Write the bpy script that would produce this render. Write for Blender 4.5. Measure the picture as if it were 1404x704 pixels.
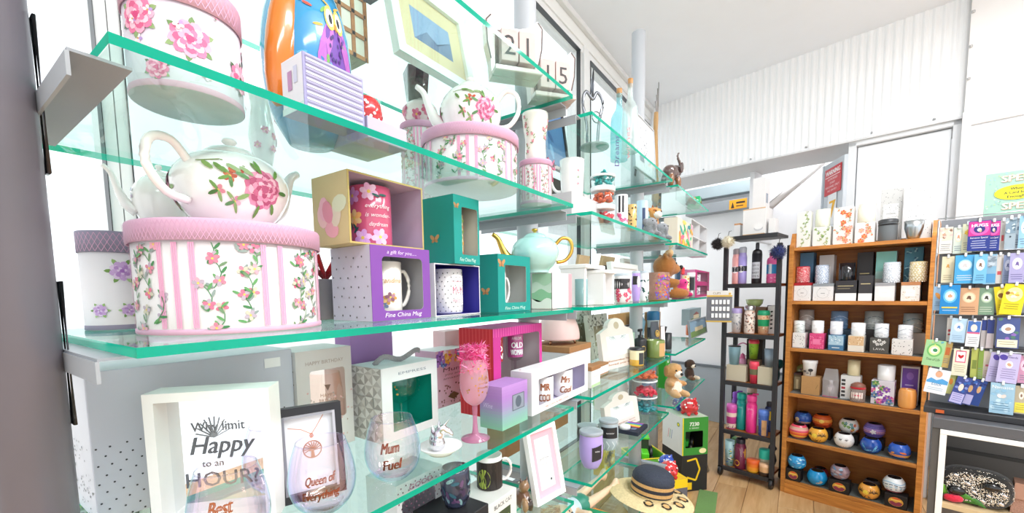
import bpy, math, random
from mathutils import Vector, Matrix
rnd = random.Random(7)
PI = math.pi
for o in list(bpy.data.objects): bpy.data.objects.remove(o)
SC = bpy.context.scene
COL = SC.collection

# ---------------------------------------------------------------- camera
FPX, PX, PY, EYE = 577.0, 702.0, 450.0, 1.32        # focal length and principal point in photo pixels, eye height in metres
def _n(v): return Vector(v).normalized()
_dv = FPX*FPX/48.0
UPC = -_n((0.015*_dv/FPX, _dv/FPX, 1.0))
EXC = Vector(((1098-PX)/FPX, (396-PY)/FPX, 1.0)); EXC = (EXC/EXC.length); EXC = (EXC-UPC*EXC.dot(UPC)).normalized()
EYC = UPC.cross(EXC)
R3 = Matrix((EXC, EYC, UPC))                          # world = R3 @ (right, down, forward)
EYEP = Vector((0, 0, EYE))
cam_d = bpy.data.cameras.new('camera'); cam = bpy.data.objects.new('camera', cam_d); COL.objects.link(cam)
cam_d.sensor_width = 36.0; cam_d.lens = 36.0*FPX/1404.0; cam_d.shift_y = (PY-352.0)/1404.0; cam_d.clip_start = 0.02
_r, _d, _f = R3.col[0], R3.col[1], R3.col[2]
cam.matrix_world = Matrix(((_r[0], -_d[0], -_f[0], 0), (_r[1], -_d[1], -_f[1], 0), (_r[2], -_d[2], -_f[2], EYE), (0, 0, 0, 1)))
SC.camera = cam

# ---------------------------------------------------------------- sky, added fill lights, exposure
W = bpy.data.worlds.new('sky'); SC.world = W; W.use_nodes = True
_bg = W.node_tree.nodes['Background']; _bg.inputs[0].default_value = (0.93, 0.97, 1.0, 1); _bg.inputs[1].default_value = 1.5
def area(name, loc, rot, sx, sy, power, col=(1, 1, 1)):
    l = bpy.data.lights.new(name, 'AREA'); l.shape = 'RECTANGLE'; l.size = sx; l.size_y = sy; l.energy = power; l.color = col
    o = bpy.data.objects.new(name, l); o.location = loc; o.rotation_euler = rot; COL.objects.link(o); return o
area('ceiling_fill_light', (0.9, -0.9, 2.85), (0, 0, 0), 1.2, 0.3, 22, (0.97, 0.98, 1.0))  # added fill from above, no fixture in view
area('ceiling_fill_light', (-0.4, -1.2, 2.85), (0, 0, 0), 1.2, 0.3, 22, (0.97, 0.98, 1.0))  # second added fill, likewise without a visible fixture
area('ceiling_fill_light', (2.2, -1.0, 2.85), (0, 0, 0), 0.3, 1.2, 26, (0.97, 0.98, 1.0))  # added to throw light onto the back wall and bookcase
area('passage_fill_light', (4.05, 0.35, 2.85), (0, 0, 0), 0.3, 0.9, 14, (0.97, 0.98, 1.0))  # added to brighten the space beyond the bulkhead, no lamp seen there
area('ceiling_up_fill', (0.6, -1.1, 2.35), (PI, 0, 0), 1.4, 0.3, 34, (0.95, 0.97, 1.0))  # added upward fill that whitens the ceiling, unseen source
VS = SC.view_settings
VS.view_transform = 'Standard'; VS.look = 'None'; VS.gamma = 1.0; VS.use_curve_mapping = False; VS.exposure = 0.2
SC.cycles.transparent_max_bounces = 24

# ---------------------------------------------------------------- placing
def ray(px, py): return R3 @ Vector(((px-PX)/FPX, (py-PY)/FPX, 1.0))
class Frame:
    """a plan frame: x along u, y into depth, turned rz about z at (ox, oy)"""
    def __init__(s, ox, oy, rz): s.o = Vector((ox, oy, 0)); s.rz = rz; s.u = Vector((math.cos(rz), math.sin(rz), 0)); s.v = Vector((-math.sin(rz), math.cos(rz), 0))
    def on(s, px, py, v):                             # point of the view ray that lies at depth v: (u, z)
        d = ray(px, py); t = (v-(EYEP-s.o).dot(s.v))/d.dot(s.v); p = EYEP+d*t
        return (p-s.o).dot(s.u), p.z
    def w(s, u, v, z=0): return s.o+s.u*u+s.v*v+Vector((0, 0, z))
    def circ(s, xl, xr, py, v):                       # round thing between two sight lines, its axis at depth v: (u, r)
        a = ray(xl, py).xy.normalized(); b = ray(xr, py).xy.normalized(); m = (a+b).normalized()
        d = Vector((m.x, m.y, 0)); t = (v-(EYEP-s.o).dot(s.v))/d.dot(s.v); p = EYEP+d*t
        return (p-s.o).dot(s.u), t*math.sin(a.angle(b)/2)
def onz(px, py, z):
    d = ray(px, py); return EYEP+d*((z-EYE)/d.z)
SH = Frame(0, 0, 0)                                   # the glass wall: u = X, v = Y
BACKDIR = math.atan2(-0.977, -0.213)
_hex = {}
def C(h):
    if h in _hex: return _hex[h]
    v = [int(h[i:i+2], 16)/255 for i in (0, 2, 4)]
    r = tuple((x/12.92 if x <= .04045 else ((x+.055)/1.055)**2.4) for x in v)+(1.0,)
    _hex[h] = r; return r

# ---------------------------------------------------------------- materials
def newmat(name):
    m = bpy.data.materials.new(name); m.use_nodes = True; nt = m.node_tree
    return m, nt, nt.nodes['Principled BSDF']
def colmat(name, rough, metal=0.0, var=0.06, scale=40.0, bump=0.0, coat=0.0, sheen=0.0, spec=0.5, bscale=None, trans=0.0):
    m, nt, b = newmat(name); N, L = nt.nodes, nt.links
    at = N.new('ShaderNodeAttribute'); at.attribute_name = 'Col'
    tc = N.new('ShaderNodeTexCoord'); nz = N.new('ShaderNodeTexNoise'); nz.inputs['Scale'].default_value = scale; nz.inputs['Detail'].default_value = 3
    L.new(tc.outputs['Object'], nz.inputs['Vector'])
    mr = N.new('ShaderNodeMapRange'); mr.inputs[3].default_value = 1-var; mr.inputs[4].default_value = 1+var*.5; L.new(nz.outputs[0], mr.inputs[0])
    mx = N.new('ShaderNodeVectorMath'); mx.operation = 'SCALE'; L.new(at.outputs['Color'], mx.inputs[0]); L.new(mr.outputs[0], mx.inputs['Scale'])
    L.new(mx.outputs[0], b.inputs['Base Color'])
    b.inputs['Roughness'].default_value = rough; b.inputs['Metallic'].default_value = metal; b.inputs['Coat Weight'].default_value = coat
    b.inputs['Coat Roughness'].default_value = 0.08; b.inputs['Sheen Weight'].default_value = sheen; b.inputs['Specular IOR Level'].default_value = spec
    if trans:
        tl = N.new('ShaderNodeBsdfTranslucent'); L.new(mx.outputs[0], tl.inputs[0]); ms = N.new('ShaderNodeMixShader'); ms.inputs[0].default_value = trans
        L.new(b.outputs[0], ms.inputs[1]); L.new(tl.outputs[0], ms.inputs[2]); L.new(ms.outputs[0], N['Material Output'].inputs[0])
    if bump:
        n2 = N.new('ShaderNodeTexNoise'); n2.inputs['Scale'].default_value = bscale or scale*4; L.new(tc.outputs['Object'], n2.inputs['Vector'])
        bp = N.new('ShaderNodeBump'); bp.inputs['Strength'].default_value = bump; bp.inputs['Distance'].default_value = 0.004; L.new(n2.outputs[0], bp.inputs['Height']); L.new(bp.outputs[0], b.inputs['Normal'])
    return m
def glassmat(name, rough=0.02, ior=1.5, boost=1.0, tint=None, iri=False, body=0.0):
    """thin clear glass: what is behind shows through, the sheen follows the angle"""
    m, nt, b = newmat(name); N, L = nt.nodes, nt.links; N.remove(b); out = N['Material Output']
    tr = N.new('ShaderNodeBsdfTransparent'); gl = N.new('ShaderNodeBsdfGlossy'); gl.inputs['Roughness'].default_value = rough
    at = N.new('ShaderNodeAttribute'); at.attribute_name = 'Col'
    if tint: tr.inputs[0].default_value = tint+(1,)
    else: L.new(at.outputs['Color'], tr.inputs[0])
    fr = N.new('ShaderNodeLayerWeight'); fr.inputs[0].default_value = .5
    pw = N.new('ShaderNodeMath'); pw.operation = 'POWER'; pw.inputs[1].default_value = 5.0; L.new(fr.outputs['Facing'], pw.inputs[0])
    mu = N.new('ShaderNodeMath'); mu.operation = 'MULTIPLY_ADD'; mu.use_clamp = True; mu.inputs[1].default_value = .85; mu.inputs[2].default_value = .04*boost; L.new(pw.outputs[0], mu.inputs[0])
    if iri:
        lw = N.new('ShaderNodeLayerWeight'); lw.inputs[0].default_value = .35; rp = N.new('ShaderNodeValToRGB'); e = rp.color_ramp.elements
        e[0].color = (1, .8, .55, 1); e[1].color = (.9, .95, 1, 1)
        for p, c in ((.3, (1, .6, .8, 1)), (.5, (.6, .65, 1, 1)), (.7, (.6, .95, .95, 1))): x = e.new(p); x.color = c
        L.new(lw.outputs['Facing'], rp.inputs[0]); L.new(rp.outputs[0], gl.inputs[0])
    ms = N.new('ShaderNodeMixShader'); L.new(mu.outputs[0], ms.inputs[0]); L.new(tr.outputs[0], ms.inputs[1]); L.new(gl.outputs[0], ms.inputs[2])
    last = ms
    if body:
        df = N.new('ShaderNodeBsdfDiffuse'); L.new(at.outputs['Color'], df.inputs[0]); m2 = N.new('ShaderNodeMixShader'); m2.inputs[0].default_value = body
        L.new(ms.outputs[0], m2.inputs[1]); L.new(df.outputs[0], m2.inputs[2]); last = m2
    L.new(last.outputs[0], out.inputs[0]); return m
def edgemat():
    m, nt, b = newmat('green_glass_edge'); N, L = nt.nodes, nt.links; out = N['Material Output']
    b.inputs['Base Color'].default_value = (0.0, .45, .29, 1); b.inputs['Roughness'].default_value = .08
    nz = N.new('ShaderNodeTexNoise'); nz.inputs['Scale'].default_value = 9; tc = N.new('ShaderNodeTexCoord'); L.new(tc.outputs['Object'], nz.inputs[0])
    rp = N.new('ShaderNodeValToRGB'); rp.color_ramp.elements[0].color = (0, .26, .16, 1); rp.color_ramp.elements[1].color = (0, .5, .34, 1); L.new(nz.outputs[0], rp.inputs[0]); L.new(rp.outputs[0], b.inputs['Base Color'])
    tl = N.new('ShaderNodeBsdfTranslucent'); tl.inputs[0].default_value = (.01, .72, .5, 1)
    ms = N.new('ShaderNodeMixShader'); ms.inputs[0].default_value = .45; L.new(b.outputs[0], ms.inputs[1]); L.new(tl.outputs[0], ms.inputs[2]); L.new(ms.outputs[0], out.inputs[0]); return m
def woodmat(name, c1, c2, rough, stretch=(1.5, 14, 14), scale=5.0):
    m, nt, b = newmat(name); N, L = nt.nodes, nt.links
    tc = N.new('ShaderNodeTexCoord'); mp = N.new('ShaderNodeMapping'); mp.inputs['Scale'].default_value = stretch; L.new(tc.outputs['Object'], mp.inputs[0])
    oi = N.new('ShaderNodeObjectInfo'); ad = N.new('ShaderNodeVectorMath'); ad.operation = 'ADD'; L.new(mp.outputs[0], ad.inputs[0]); L.new(oi.outputs['Random'], ad.inputs[1])
    nz = N.new('ShaderNodeTexNoise'); nz.inputs['Scale'].default_value = scale; nz.inputs['Detail'].default_value = 6; nz.inputs['Distortion'].default_value = .6; L.new(ad.outputs[0], nz.inputs['Vector'])
    rp = N.new('ShaderNodeValToRGB'); rp.color_ramp.elements[0].position = .3; rp.color_ramp.elements[0].color = C(c1); rp.color_ramp.elements[1].position = .7; rp.color_ramp.elements[1].color = C(c2); L.new(nz.outputs[0], rp.inputs[0])
    hs = N.new('ShaderNodeHueSaturation'); mr = N.new('ShaderNodeMapRange'); mr.inputs[3].default_value = .85; mr.inputs[4].default_value = 1.12; L.new(oi.outputs['Random'], mr.inputs[0]); L.new(mr.outputs[0], hs.inputs['Value']); L.new(rp.outputs[0], hs.inputs['Color'])
    L.new(hs.outputs[0], b.inputs['Base Color']); b.inputs['Roughness'].default_value = rough; return m
M = dict(
    paper=colmat('printed_card', .55, var=.04, scale=25, trans=.16), ink=colmat('printing_ink', .5, var=.02), foil=colmat('foil_print', .25, metal=.85, var=.05),
    ceramic=colmat('glazed_ceramic', .12, var=.02, coat=.4), plastic=colmat('moulded_plastic', .38, var=.04), paint=colmat('painted_wall', .6, var=.03, scale=6, bump=.04, bscale=60),
    fabric=colmat('soft_plush', .95, var=.25, scale=90, bump=.6, sheen=.3, bscale=260), straw=colmat('woven_straw', .85, var=.3, scale=120, bump=.7, bscale=160), wax=colmat('candle_wax', .5, var=.03),
    metal=colmat('brushed_metal', .28, metal=1, var=.08), chrome=colmat('polished_chrome', .06, metal=1, var=.02), kraft=colmat('kraft_board', .75, var=.12, scale=60),
    steel=colmat('grey_painted_steel', .35, var=.06, scale=8, spec=.4), black=colmat('black_metal', .45, var=.1), glitter=colmat('sequins', .3, metal=.5, var=.5, scale=300, bump=.8, bscale=500),
    wood=woodmat('oak_veneer', 'a8662a', 'd08c40', .42), dark_wood=woodmat('brown_veneer', '9a5820', 'b8742e', .5), floor=woodmat('floor_oak', 'b98e5e', 'd2ad7e', .28, (1.2, 12, 12), 3),
    glass=glassmat('clear_glass', boost=1.6), shelf=glassmat('shelf_glass', tint=(.86, .975, .945), boost=1.1), pane=glassmat('window_pane', tint=(.985, .995, 1), boost=.7), iri=glassmat('iridescent_glass', boost=3.6, iri=True),
    tinted=glassmat('tinted_glass', boost=1.4, body=.55), edge=edgemat(), film=glassmat('clear_film', rough=.08, boost=1.3), wash=glassmat('washed_glass', boost=1.3, body=.25),
)
MIRROR = colmat('mirror_silver', .015, metal=1, var=.01)

# ---------------------------------------------------------------- meshes
class MB:
    def __init__(s): s.v = []; s.f = []; s.c = []; s.s = []
    def add(s, vs, fs, col, sm=False, T=None):
        n = len(s.v); s.v += [tuple(T @ Vector(p)) if T else tuple(p) for p in vs]
        multi = isinstance(col, list)
        for i, f in enumerate(fs):
            s.f.append(tuple(n+k for k in f)); s.c.append(C(col[i]) if multi else C(col)); s.s.append(sm)
        return s
    def box(s, x0, x1, y0, y1, z0, z1, col, b=0.0, T=None, cols=None):
        if b <= 0:
            vs = [(x, y, z) for z in (z0, z1) for y in (y0, y1) for x in (x0, x1)]
            fs = [(0, 2, 3, 1), (4, 5, 7, 6), (0, 1, 5, 4), (1, 3, 7, 5), (3, 2, 6, 7), (2, 0, 4, 6)]   # bottom top front right back left
            return s.add(vs, fs, cols or col, False, T)
        b = min(b, (x1-x0)*.4, (y1-y0)*.4, (z1-z0)*.4)
        rings = []; q = b*.6
        for z, k in ((z0, b), (z0+b, 0), (z1-b, 0), (z1, b)):
            a, c, d, e = x0+k, x1-k, y0+k, y1-k
            rings.append([(a+q, d, z), (c-q, d, z), (c, d+q, z), (c, e-q, z), (c-q, e, z), (a+q, e, z), (a, e-q, z), (a, d+q, z)])
        vs = [p for r in rings for p in r]; fs = []; cl = []
        for j in range(3):
            for i in range(8): fs.append((j*8+i, j*8+(i+1) % 8, j*8+8+(i+1) % 8, j*8+8+i))
        fs += [tuple(reversed(range(8))), tuple(range(24, 32))]
        return s.add(vs, fs, col, False, T)
    def lathe(s, prof, col, n=24, T=None, sm=True, a0=0.0):
        """profile [(r, z)] turned about z; col one colour or one per band"""
        vs = []; idx = []
        for r, z in prof:
            if r < 1e-6: idx.append([len(vs)]*n); vs.append((0, 0, z))
            else:
                k = len(vs); idx.append(list(range(k, k+n))); vs += [(r*math.cos(a0+2*PI*i/n), r*math.sin(a0+2*PI*i/n), z) for i in range(n)]
        fs = []; cl = []
        for j in range(len(prof)-1):
            a, b = idx[j], idx[j+1]
            for i in range(n):
                k = (i+1) % n; q = [a[i], a[k], b[k], b[i]]
                q = [x for t, x in enumerate(q) if x not in q[:t]]
                if len(q) > 2: fs.append(tuple(q)); cl.append(col[j] if isinstance(col, list) else col)
        return s.add(vs, fs, cl, sm, T)
    def tube(s, pts, rad, col, n=8, T=None, closed=False, squash=1.0):
        P = [Vector(p) for p in pts]; m = len(P); vs = []
        rad = rad if isinstance(rad, (list, tuple)) else [rad]*m
        ref = Vector((0, 0, 1))
        for i in range(m):
            d = (P[(i+1) % m]-P[i-1]) if closed else (P[min(i+1, m-1)]-P[max(i-1, 0)])
            d.normalize(); a = ref.cross(d)
            if a.length < .05: a = Vector((0, 1, 0)).cross(d)
            a.normalize(); b = d.cross(a)
            vs += [P[i]+(a*math.cos(2*PI*k/n)*squash+b*math.sin(2*PI*k/n))*rad[i] for k in range(n)]
        fs = [(i*n+k, i*n+(k+1) % n, ((i+1) % m)*n+(k+1) % n, ((i+1) % m)*n+k) for i in range(m if closed else m-1) for k in range(n)]
        if not closed: fs += [tuple(reversed(range(n))), tuple(range((m-1)*n, m*n))]
        return s.add(vs, fs, col, True, T)
    def ball(s, c, r, col, n=12, T=None, rot=None):
        r = r if isinstance(r, (tuple, list)) else (r, r, r); m = max(6, n//2)
        X = Matrix.Translation(Vector(c)) @ (rot.to_4x4() if rot else Matrix()) @ Matrix.Diagonal((r[0], r[1], r[2], 1))
        if T: X = T @ X
        return s.lathe([(math.sin(PI*i/m) if 0 < i < m else 0, -math.cos(PI*i/m)) for i in range(m+1)], col, n, X)
    def prism(s, out, y0, y1, col, T=None, sm=False):
        """an outline in x,z given depth along y"""
        n = len(out); vs = [(x, y0, z) for x, z in out]+[(x, y1, z) for x, z in out]
        fs = [tuple(range(n)), tuple(reversed(range(n, 2*n)))]+[(i, i+n, (i+1) % n+n, (i+1) % n) for i in range(n)]
        return s.add(vs, fs, col, sm, T)
    def holed(s, w, z0, z1, hole, y0, y1, col, inner=None, rr=0.008, T=None):
        """an upright panel (x -w/2..w/2) with a rounded opening hole=(x0,x1,z0,z1), thick from y0 (front) to y1"""
        hx0, hx1, hz0, hz1 = hole; k = 4; O = [(-w/2, z0), (w/2, z0), (w/2, z1), (-w/2, z1)]; I = []
        for cx, cz, a in ((hx0+rr, hz0+rr, PI), (hx1-rr, hz0+rr, 1.5*PI), (hx1-rr, hz1-rr, 0), (hx0+rr, hz1-rr, .5*PI)):
            I.append([(cx+rr*math.cos(a+PI/2*i/k), cz+rr*math.sin(a+PI/2*i/k)) for i in range(k+1)])
        for y, fl in ((y0, 0), (y1, 1)):
            vs = [(x, y, z) for x, z in O]+[(x, y, z) for q in I for x, z in q]; fs = []
            for c in range(4):
                b = 4+c*(k+1)
                fs += [(c, b+i+1, b+i) if not fl else (c, b+i, b+i+1) for i in range(k)]
                nb = 4+((c+1) % 4)*(k+1); q = (c, (c+1) % 4, nb, b+k); fs.append(q if not fl else tuple(reversed(q)))
            s.add(vs, fs, col, False, T)
        L = [p for q in I for p in q]; n = len(L)
        s.add([(x, y0, z) for x, z in L]+[(x, y1, z) for x, z in L], [(i, (i+1) % n, (i+1) % n+n, i+n) for i in range(n)], inner or col, False, T)
        s.add([(x, y0, z) for x, z in O]+[(x, y1, z) for x, z in O], [(i, i+4, (i+1) % 4+4, (i+1) % 4) for i in range(4)], col, False, T)
        return s
    def build(s, name, mat, parent=None, loc=None, rz=None):
        me = bpy.data.meshes.new(name); me.from_pydata(s.v, [], s.f)
        me.polygons.foreach_set('use_smooth', s.s)
        a = me.attributes.new('Col', 'FLOAT_COLOR', 'FACE'); a.data.foreach_set('color', [x for c in s.c for x in c])
        me.materials.append(M[mat] if isinstance(mat, str) else mat); me.update()
        o = bpy.data.objects.new(name, me); COL.objects.link(o)
        if parent: o.parent = parent
        if loc is not None: o.location = loc
        if rz is not None: o.rotation_euler = (0, 0, rz)
        return o
def tag(o, label, cat, group=None, kind=None):
    if label: o['label'] = label
    if cat: o['category'] = cat
    if group: o['group'] = group
    if kind: o['kind'] = kind
    return o
def thing(name, label, cat, loc, rz=0.0, group=None):
    o = bpy.data.objects.new(name, None); COL.objects.link(o); o.location = loc; o.rotation_euler = (0, 0, rz); o.empty_display_size = .02
    return tag(o, label, cat, group)
def struct(o): o['kind'] = 'structure'; return o
def copy_tree(o, parent=None):
    c = o.copy(); COL.objects.link(c); c.parent = parent
    for ch in list(o.children): copy_tree(ch, c)
    return c

# ---------------------------------------------------------------- flat print on real surfaces
_txt = {}
def glyphs(s):
    if s not in _txt:
        cu = bpy.data.curves.new('t', 'FONT'); cu.body = s; cu.resolution_u = 2; cu.size = 1.0
        ob = bpy.data.objects.new('t', cu); me = bpy.data.meshes.new_from_object(ob)
        _txt[s] = ([(v.co.x, v.co.y) for v in me.vertices], [tuple(p.vertices) for p in me.polygons])
        bpy.data.objects.remove(ob); bpy.data.meshes.remove(me); bpy.data.curves.remove(cu)
    return _txt[s]
class Ink(MB):
    def __init__(s, fn, clip=None): super().__init__(); s.fn = fn; s.k = 0; s.clip = clip
    def poly(s, pts, col, fan=True):
        s.k += 1; e = .0004+.00003*(s.k % 60)
        if s.clip: a, b, c, d = s.clip; pts = [(min(max(p[0], a), b), min(max(p[1], c), d)) for p in pts]
        if fan:
            cu = sum(p[0] for p in pts)/len(pts); cv = sum(p[1] for p in pts)/len(pts); n = len(pts)
            s.add([s.fn(cu, cv, e)]+[s.fn(u, v, e) for u, v in pts], [(0, 1+i, 1+(i+1) % n) for i in range(n)], col)
        else: s.add([s.fn(u, v, e) for u, v in pts], [tuple(range(len(pts)))], col)
        return s
    def ell(s, u, v, a, b, col, ang=0.0, n=10):
        c, d = math.cos(ang), math.sin(ang)
        return s.poly([(u+a*math.cos(t)*c-b*math.sin(t)*d, v+a*math.cos(t)*d+b*math.sin(t)*c) for t in (2*PI*i/n for i in range(n))], col)
    def rect(s, u0, u1, v0, v1, col, nu=1):
        s.k += 1; e = .0004+.00003*(s.k % 60)
        for i in range(nu):
            a = u0+(u1-u0)*i/nu; b = u0+(u1-u0)*(i+1)/nu
            s.add([s.fn(a, v0, e), s.fn(b, v0, e), s.fn(b, v1, e), s.fn(a, v1, e)], [(0, 1, 2, 3)], col)
        return s
    def line(s, u0, v0, u1, v1, w, col):
        d = Vector((u1-u0, v1-v0)); L = d.length or 1; nx, ny = -d.y/L*w/2, d.x/L*w/2
        return s.poly([(u0+nx, v0+ny), (u1+nx, v1+ny), (u1-nx, v1-ny), (u0-nx, v0-ny)], col, False)
    def path(s, pts, w, col):
        for a, b in zip(pts, pts[1:]): s.line(a[0], a[1], b[0], b[1], w, col)
        return s
    def leaf(s, u, v, L, ang, col, fat=.32):
        return s.ell(u+L/2*math.cos(ang), v+L/2*math.sin(ang), L/2, L/2*fat, col, ang, 8)
    def flower(s, u, v, R, cols, petals=6, rings=1, a0=None, heart='e8c95a'):
        a0 = rnd.random()*6 if a0 is None else a0
        for k in range(rings):
            rr = R*(1-k/(rings+.35)); pn = max(4, petals-k)
            for i in range(pn):
                a = a0+k*.5+2*PI*i/pn; s.ell(u+rr*.58*math.cos(a), v+rr*.58*math.sin(a), rr*.45, rr*.34, cols[(k+i) % len(cols)] if rings == 1 else cols[(k*2+i % 2) % len(cols)], a, 8)
        return s.ell(u, v, R*.2, R*.2, heart, 0, 8)
    def spray(s, u, v, sz, reds, greens=('6f9a4a', '8db06a', '4f7d3c'), n=6):
        """a small sprig: a curved stem, leaves and blossoms"""
        a = rnd.uniform(1.0, 2.1); pts = [(u+sz*t*math.cos(a)+sz*.25*math.sin(3*t), v+sz*(t-.5)*math.sin(a)) for t in (0, .25, .5, .75, 1)]
        s.path(pts, sz*.03, greens[0])
        for i in range(n):
            p = pts[i % 5]; s.leaf(p[0], p[1], sz*.3, a+rnd.choice((-1, 1))*rnd.uniform(.5, 1.2), rnd.choice(greens))
        for i in (1, 4): s.flower(pts[i][0]+rnd.uniform(-.1, .1)*sz, pts[i][1], sz*.2, [rnd.choice(reds), rnd.choice(reds)], 5)
        return s
    def dots(s, u0, u1, v0, v1, n, r, cols, jit=.3):
        for i in range(n): s.ell(rnd.uniform(u0, u1), rnd.uniform(v0, v1), r*rnd.uniform(1-jit, 1+jit), r*rnd.uniform(1-jit, 1+jit), cols[i % len(cols)], 0, 6)
        return s
    def grid(s, u0, u1, v0, v1, st, r, cols, jit=.1):
        j = 0; v = v0
        while v < v1:
            u = u0+(st/2 if j % 2 else 0)
            while u < u1: s.ell(u+rnd.uniform(-jit, jit)*st, v+rnd.uniform(-jit, jit)*st, r, r, cols[int(rnd.random()*len(cols))], 0, 6); u += st
            v += st*.8; j += 1
        return s
    def text(s, t, u, v, h, col, w=None, shear=0.0, rot=0.0, align=0.5, bold=0.0):
        """t centred on u with its baseline at v, capitals h high"""
        vs, fs = glyphs(t)
        if not vs: return s
        k = h/.7; x0 = min(p[0] for p in vs); x1 = max(p[0] for p in vs); ks = k if not w else w/(x1-x0); c, d = math.cos(rot), math.sin(rot)
        s.k += 1; e = .0005+.00003*(s.k % 60)
        for dx in ((0, bold*h) if bold else (0,)):
            pts = [((p[0]-x0-(x1-x0)*align)*ks+p[1]*k*shear+dx, p[1]*k) for p in vs]
            s.add([s.fn(u+a*c-b*d, v+a*d+b*c, e+dx*.01) for a, b in pts], fs, col)
        return s
    def out(s, name, parent, mat='ink'):
        if not s.f: return None
        o = s.build(name, mat, parent); o['kind'] = 'stuff'; return o
def front(y): return lambda u, v, e: (u, y-e, v)
def leftside(x, yb): return lambda u, v, e: (x-e, yb-u, v)
def rightside(x, yf): return lambda u, v, e: (x+e, yf+u, v)
def topside(z): return lambda u, v, e: (u, v, z+e)
def round_(rf):                                          # rf: radius, or a function of height; u is the arc from the front (-y)
    r0 = rf if not callable(rf) else None
    def fn(u, v, e):
        r = r0 if r0 is not None else rf(v); ru = r0 if r0 is not None else rf.ref
        a = -PI/2+u/ru; return ((r+e)*math.cos(a), (r+e)*math.sin(a), v)
    return fn
class Prof:
    def __init__(s, prof, ref=None): s.p = prof; s.ref = ref or max(r for r, z in prof)
    def __call__(s, z):
        for (r0, z0), (r1, z1) in zip(s.p, s.p[1:]):
            if z0 <= z <= z1 and z1 > z0: return r0+(r1-r0)*(z-z0)/(z1-z0)
        return s.p[-1][0] if z > s.p[-1][1] else s.p[0][0]
def smooth(prof, n=3):                                   # rounder profile through the given points
    out = []
    for i in range(len(prof)-1):
        p0, p1, p2, p3 = prof[max(i-1, 0)], prof[i], prof[i+1], prof[min(i+2, len(prof)-1)]
        for k in range(n):
            t = k/n; out.append(tuple(max(0, .5*(2*p1[j]+(p2[j]-p0[j])*t+(2*p0[j]-5*p1[j]+4*p2[j]-p3[j])*t*t+(3*p1[j]-p0[j]-3*p2[j]+p3[j])*t**3)) for j in (0, 1)))
    return out+[prof[-1]]
def blob(mb, prims, vox, col_noise=0.0):
    """one continuous skin over overlapping balls; prims: (centre, radii, colour)"""
    t = MB()
    for c, r, col in prims: t.ball(c, r, col, 12)
    me = bpy.data.meshes.new('b'); me.from_pydata(t.v, [], t.f); ob = bpy.data.objects.new('b', me); COL.objects.link(ob)
    md = ob.modifiers.new('r', 'REMESH'); md.mode = 'VOXEL'; md.voxel_size = vox
    m2 = ob.modifiers.new('s', 'SMOOTH'); m2.iterations = 2
    dg = bpy.context.evaluated_depsgraph_get(); ev = ob.evaluated_get(dg); r = ev.to_mesh()
    vs = [tuple(v.co) for v in r.vertices]; fs = [tuple(p.vertices) for p in r.polygons]; cs = []
    for p in r.polygons:
        q = p.center; best = None
        for c, rr, col in prims:
            rr = rr if isinstance(rr, (tuple, list)) else (rr, rr, rr)
            d = (sum(((q[i]-c[i])/rr[i])**2 for i in range(3))**.5-1)*min(rr)
            if best is None or d < best[0]-1e-5: best = (d, col)
        cs.append(best[1])
    ev.to_mesh_clear(); bpy.data.objects.remove(ob); bpy.data.meshes.remove(me)
    return mb.add(vs, fs, cs, True)

# ================================================================ SETTING
WALLF = Frame(3.5, -0.73, BACKDIR)                    # plane of the back wall: u to the right, v into it
# oak floor laid as planks
fl = MB().box(-2.6, 6.2, -4.2, 1.15, -0.06, -0.009, '9a744a').build('floor', 'floor'); struct(fl)
_pl = {}
for j in range(15):
    y0 = -1.55+j*.18; x = 1.2-(j*.47 % 1.1)
    while x < 4.7:
        L = 1.1
        k = (L,)
        if k not in _pl: _pl[k] = MB().box(.0012, L-.0012, .0012, .1788, -.012, 0, 'c49a68', b=.0012)
        if L in _pl and 0: pass
        o = bpy.data.objects.new('plank', _plm) if '_plm' in globals() else _pl[k].build('plank', 'floor')
        if '_plm' not in globals(): _plm = o.data
        else: COL.objects.link(o)
        o.parent = fl; o.location = (x, y0, 0); x += L
struct(MB().box(-2.6, 6.2, -4.2, 1.35, 2.93, 3.0, 'f4f7fc').build('ceiling', 'paint'))
# window wall behind the glass shelves
wy = 1.15
struct(MB().box(-2.6, 4.4, wy, wy+.12, -.06, .32, 'f2f2f0').build('wall_window', 'paint'))
struct(MB().box(-2.6, 4.4, wy, wy+.12, 2.83, 2.93, 'f8f8f6').build('trim_1', 'paint'))
struct(MB().box(-2.6, 4.4, wy-.03, wy, 2.895, 2.93, 'e9e9e8', b=.004).build('trim_2', 'paint'))
for i, (x0, x1) in enumerate(((-1.6, .262), (.30, 2.47), (2.62, 4.3))):
    fr = MB()
    for a in ((x0-.04, x1+.04, .32, .36), (x0-.04, x1+.04, 2.79, 2.83)): fr.box(a[0], a[1], wy+.01, wy+.09, a[2], a[3], 'f4f5f5')
    for a in (x0-.018, x1): fr.box(a, a+.018, wy+.01, wy+.09, .36, 2.79, 'f4f5f5')
    fo = struct(fr.build('window_%d' % (i+1), 'paint'))
    gk = MB()
    for a in ((x0, x1, .36, .364), (x0, x1, 2.785, 2.79)): gk.box(a[0], a[1], wy+.004, wy+.03, a[2], a[3], '4a4d51')
    for a, g in ((x0, .003 if i < 2 else .008), (x1-(.003 if i < 1 else .008), .003 if i < 1 else .008)): gk.box(a, a+g*.5, wy+.004, wy+.03, .36, 2.79, '3a3d40')
    gk.build('gasket', 'plastic', fo)
    MB().box(x0, x1, wy+.04, wy+.046, .36, 2.79, 'ffffff').build('pane', 'pane', fo)
struct(MB().box(2.51, 2.58, wy, wy+.12, .32, 2.83, 'f4f5f5').build('trim_3', 'paint'))
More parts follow.
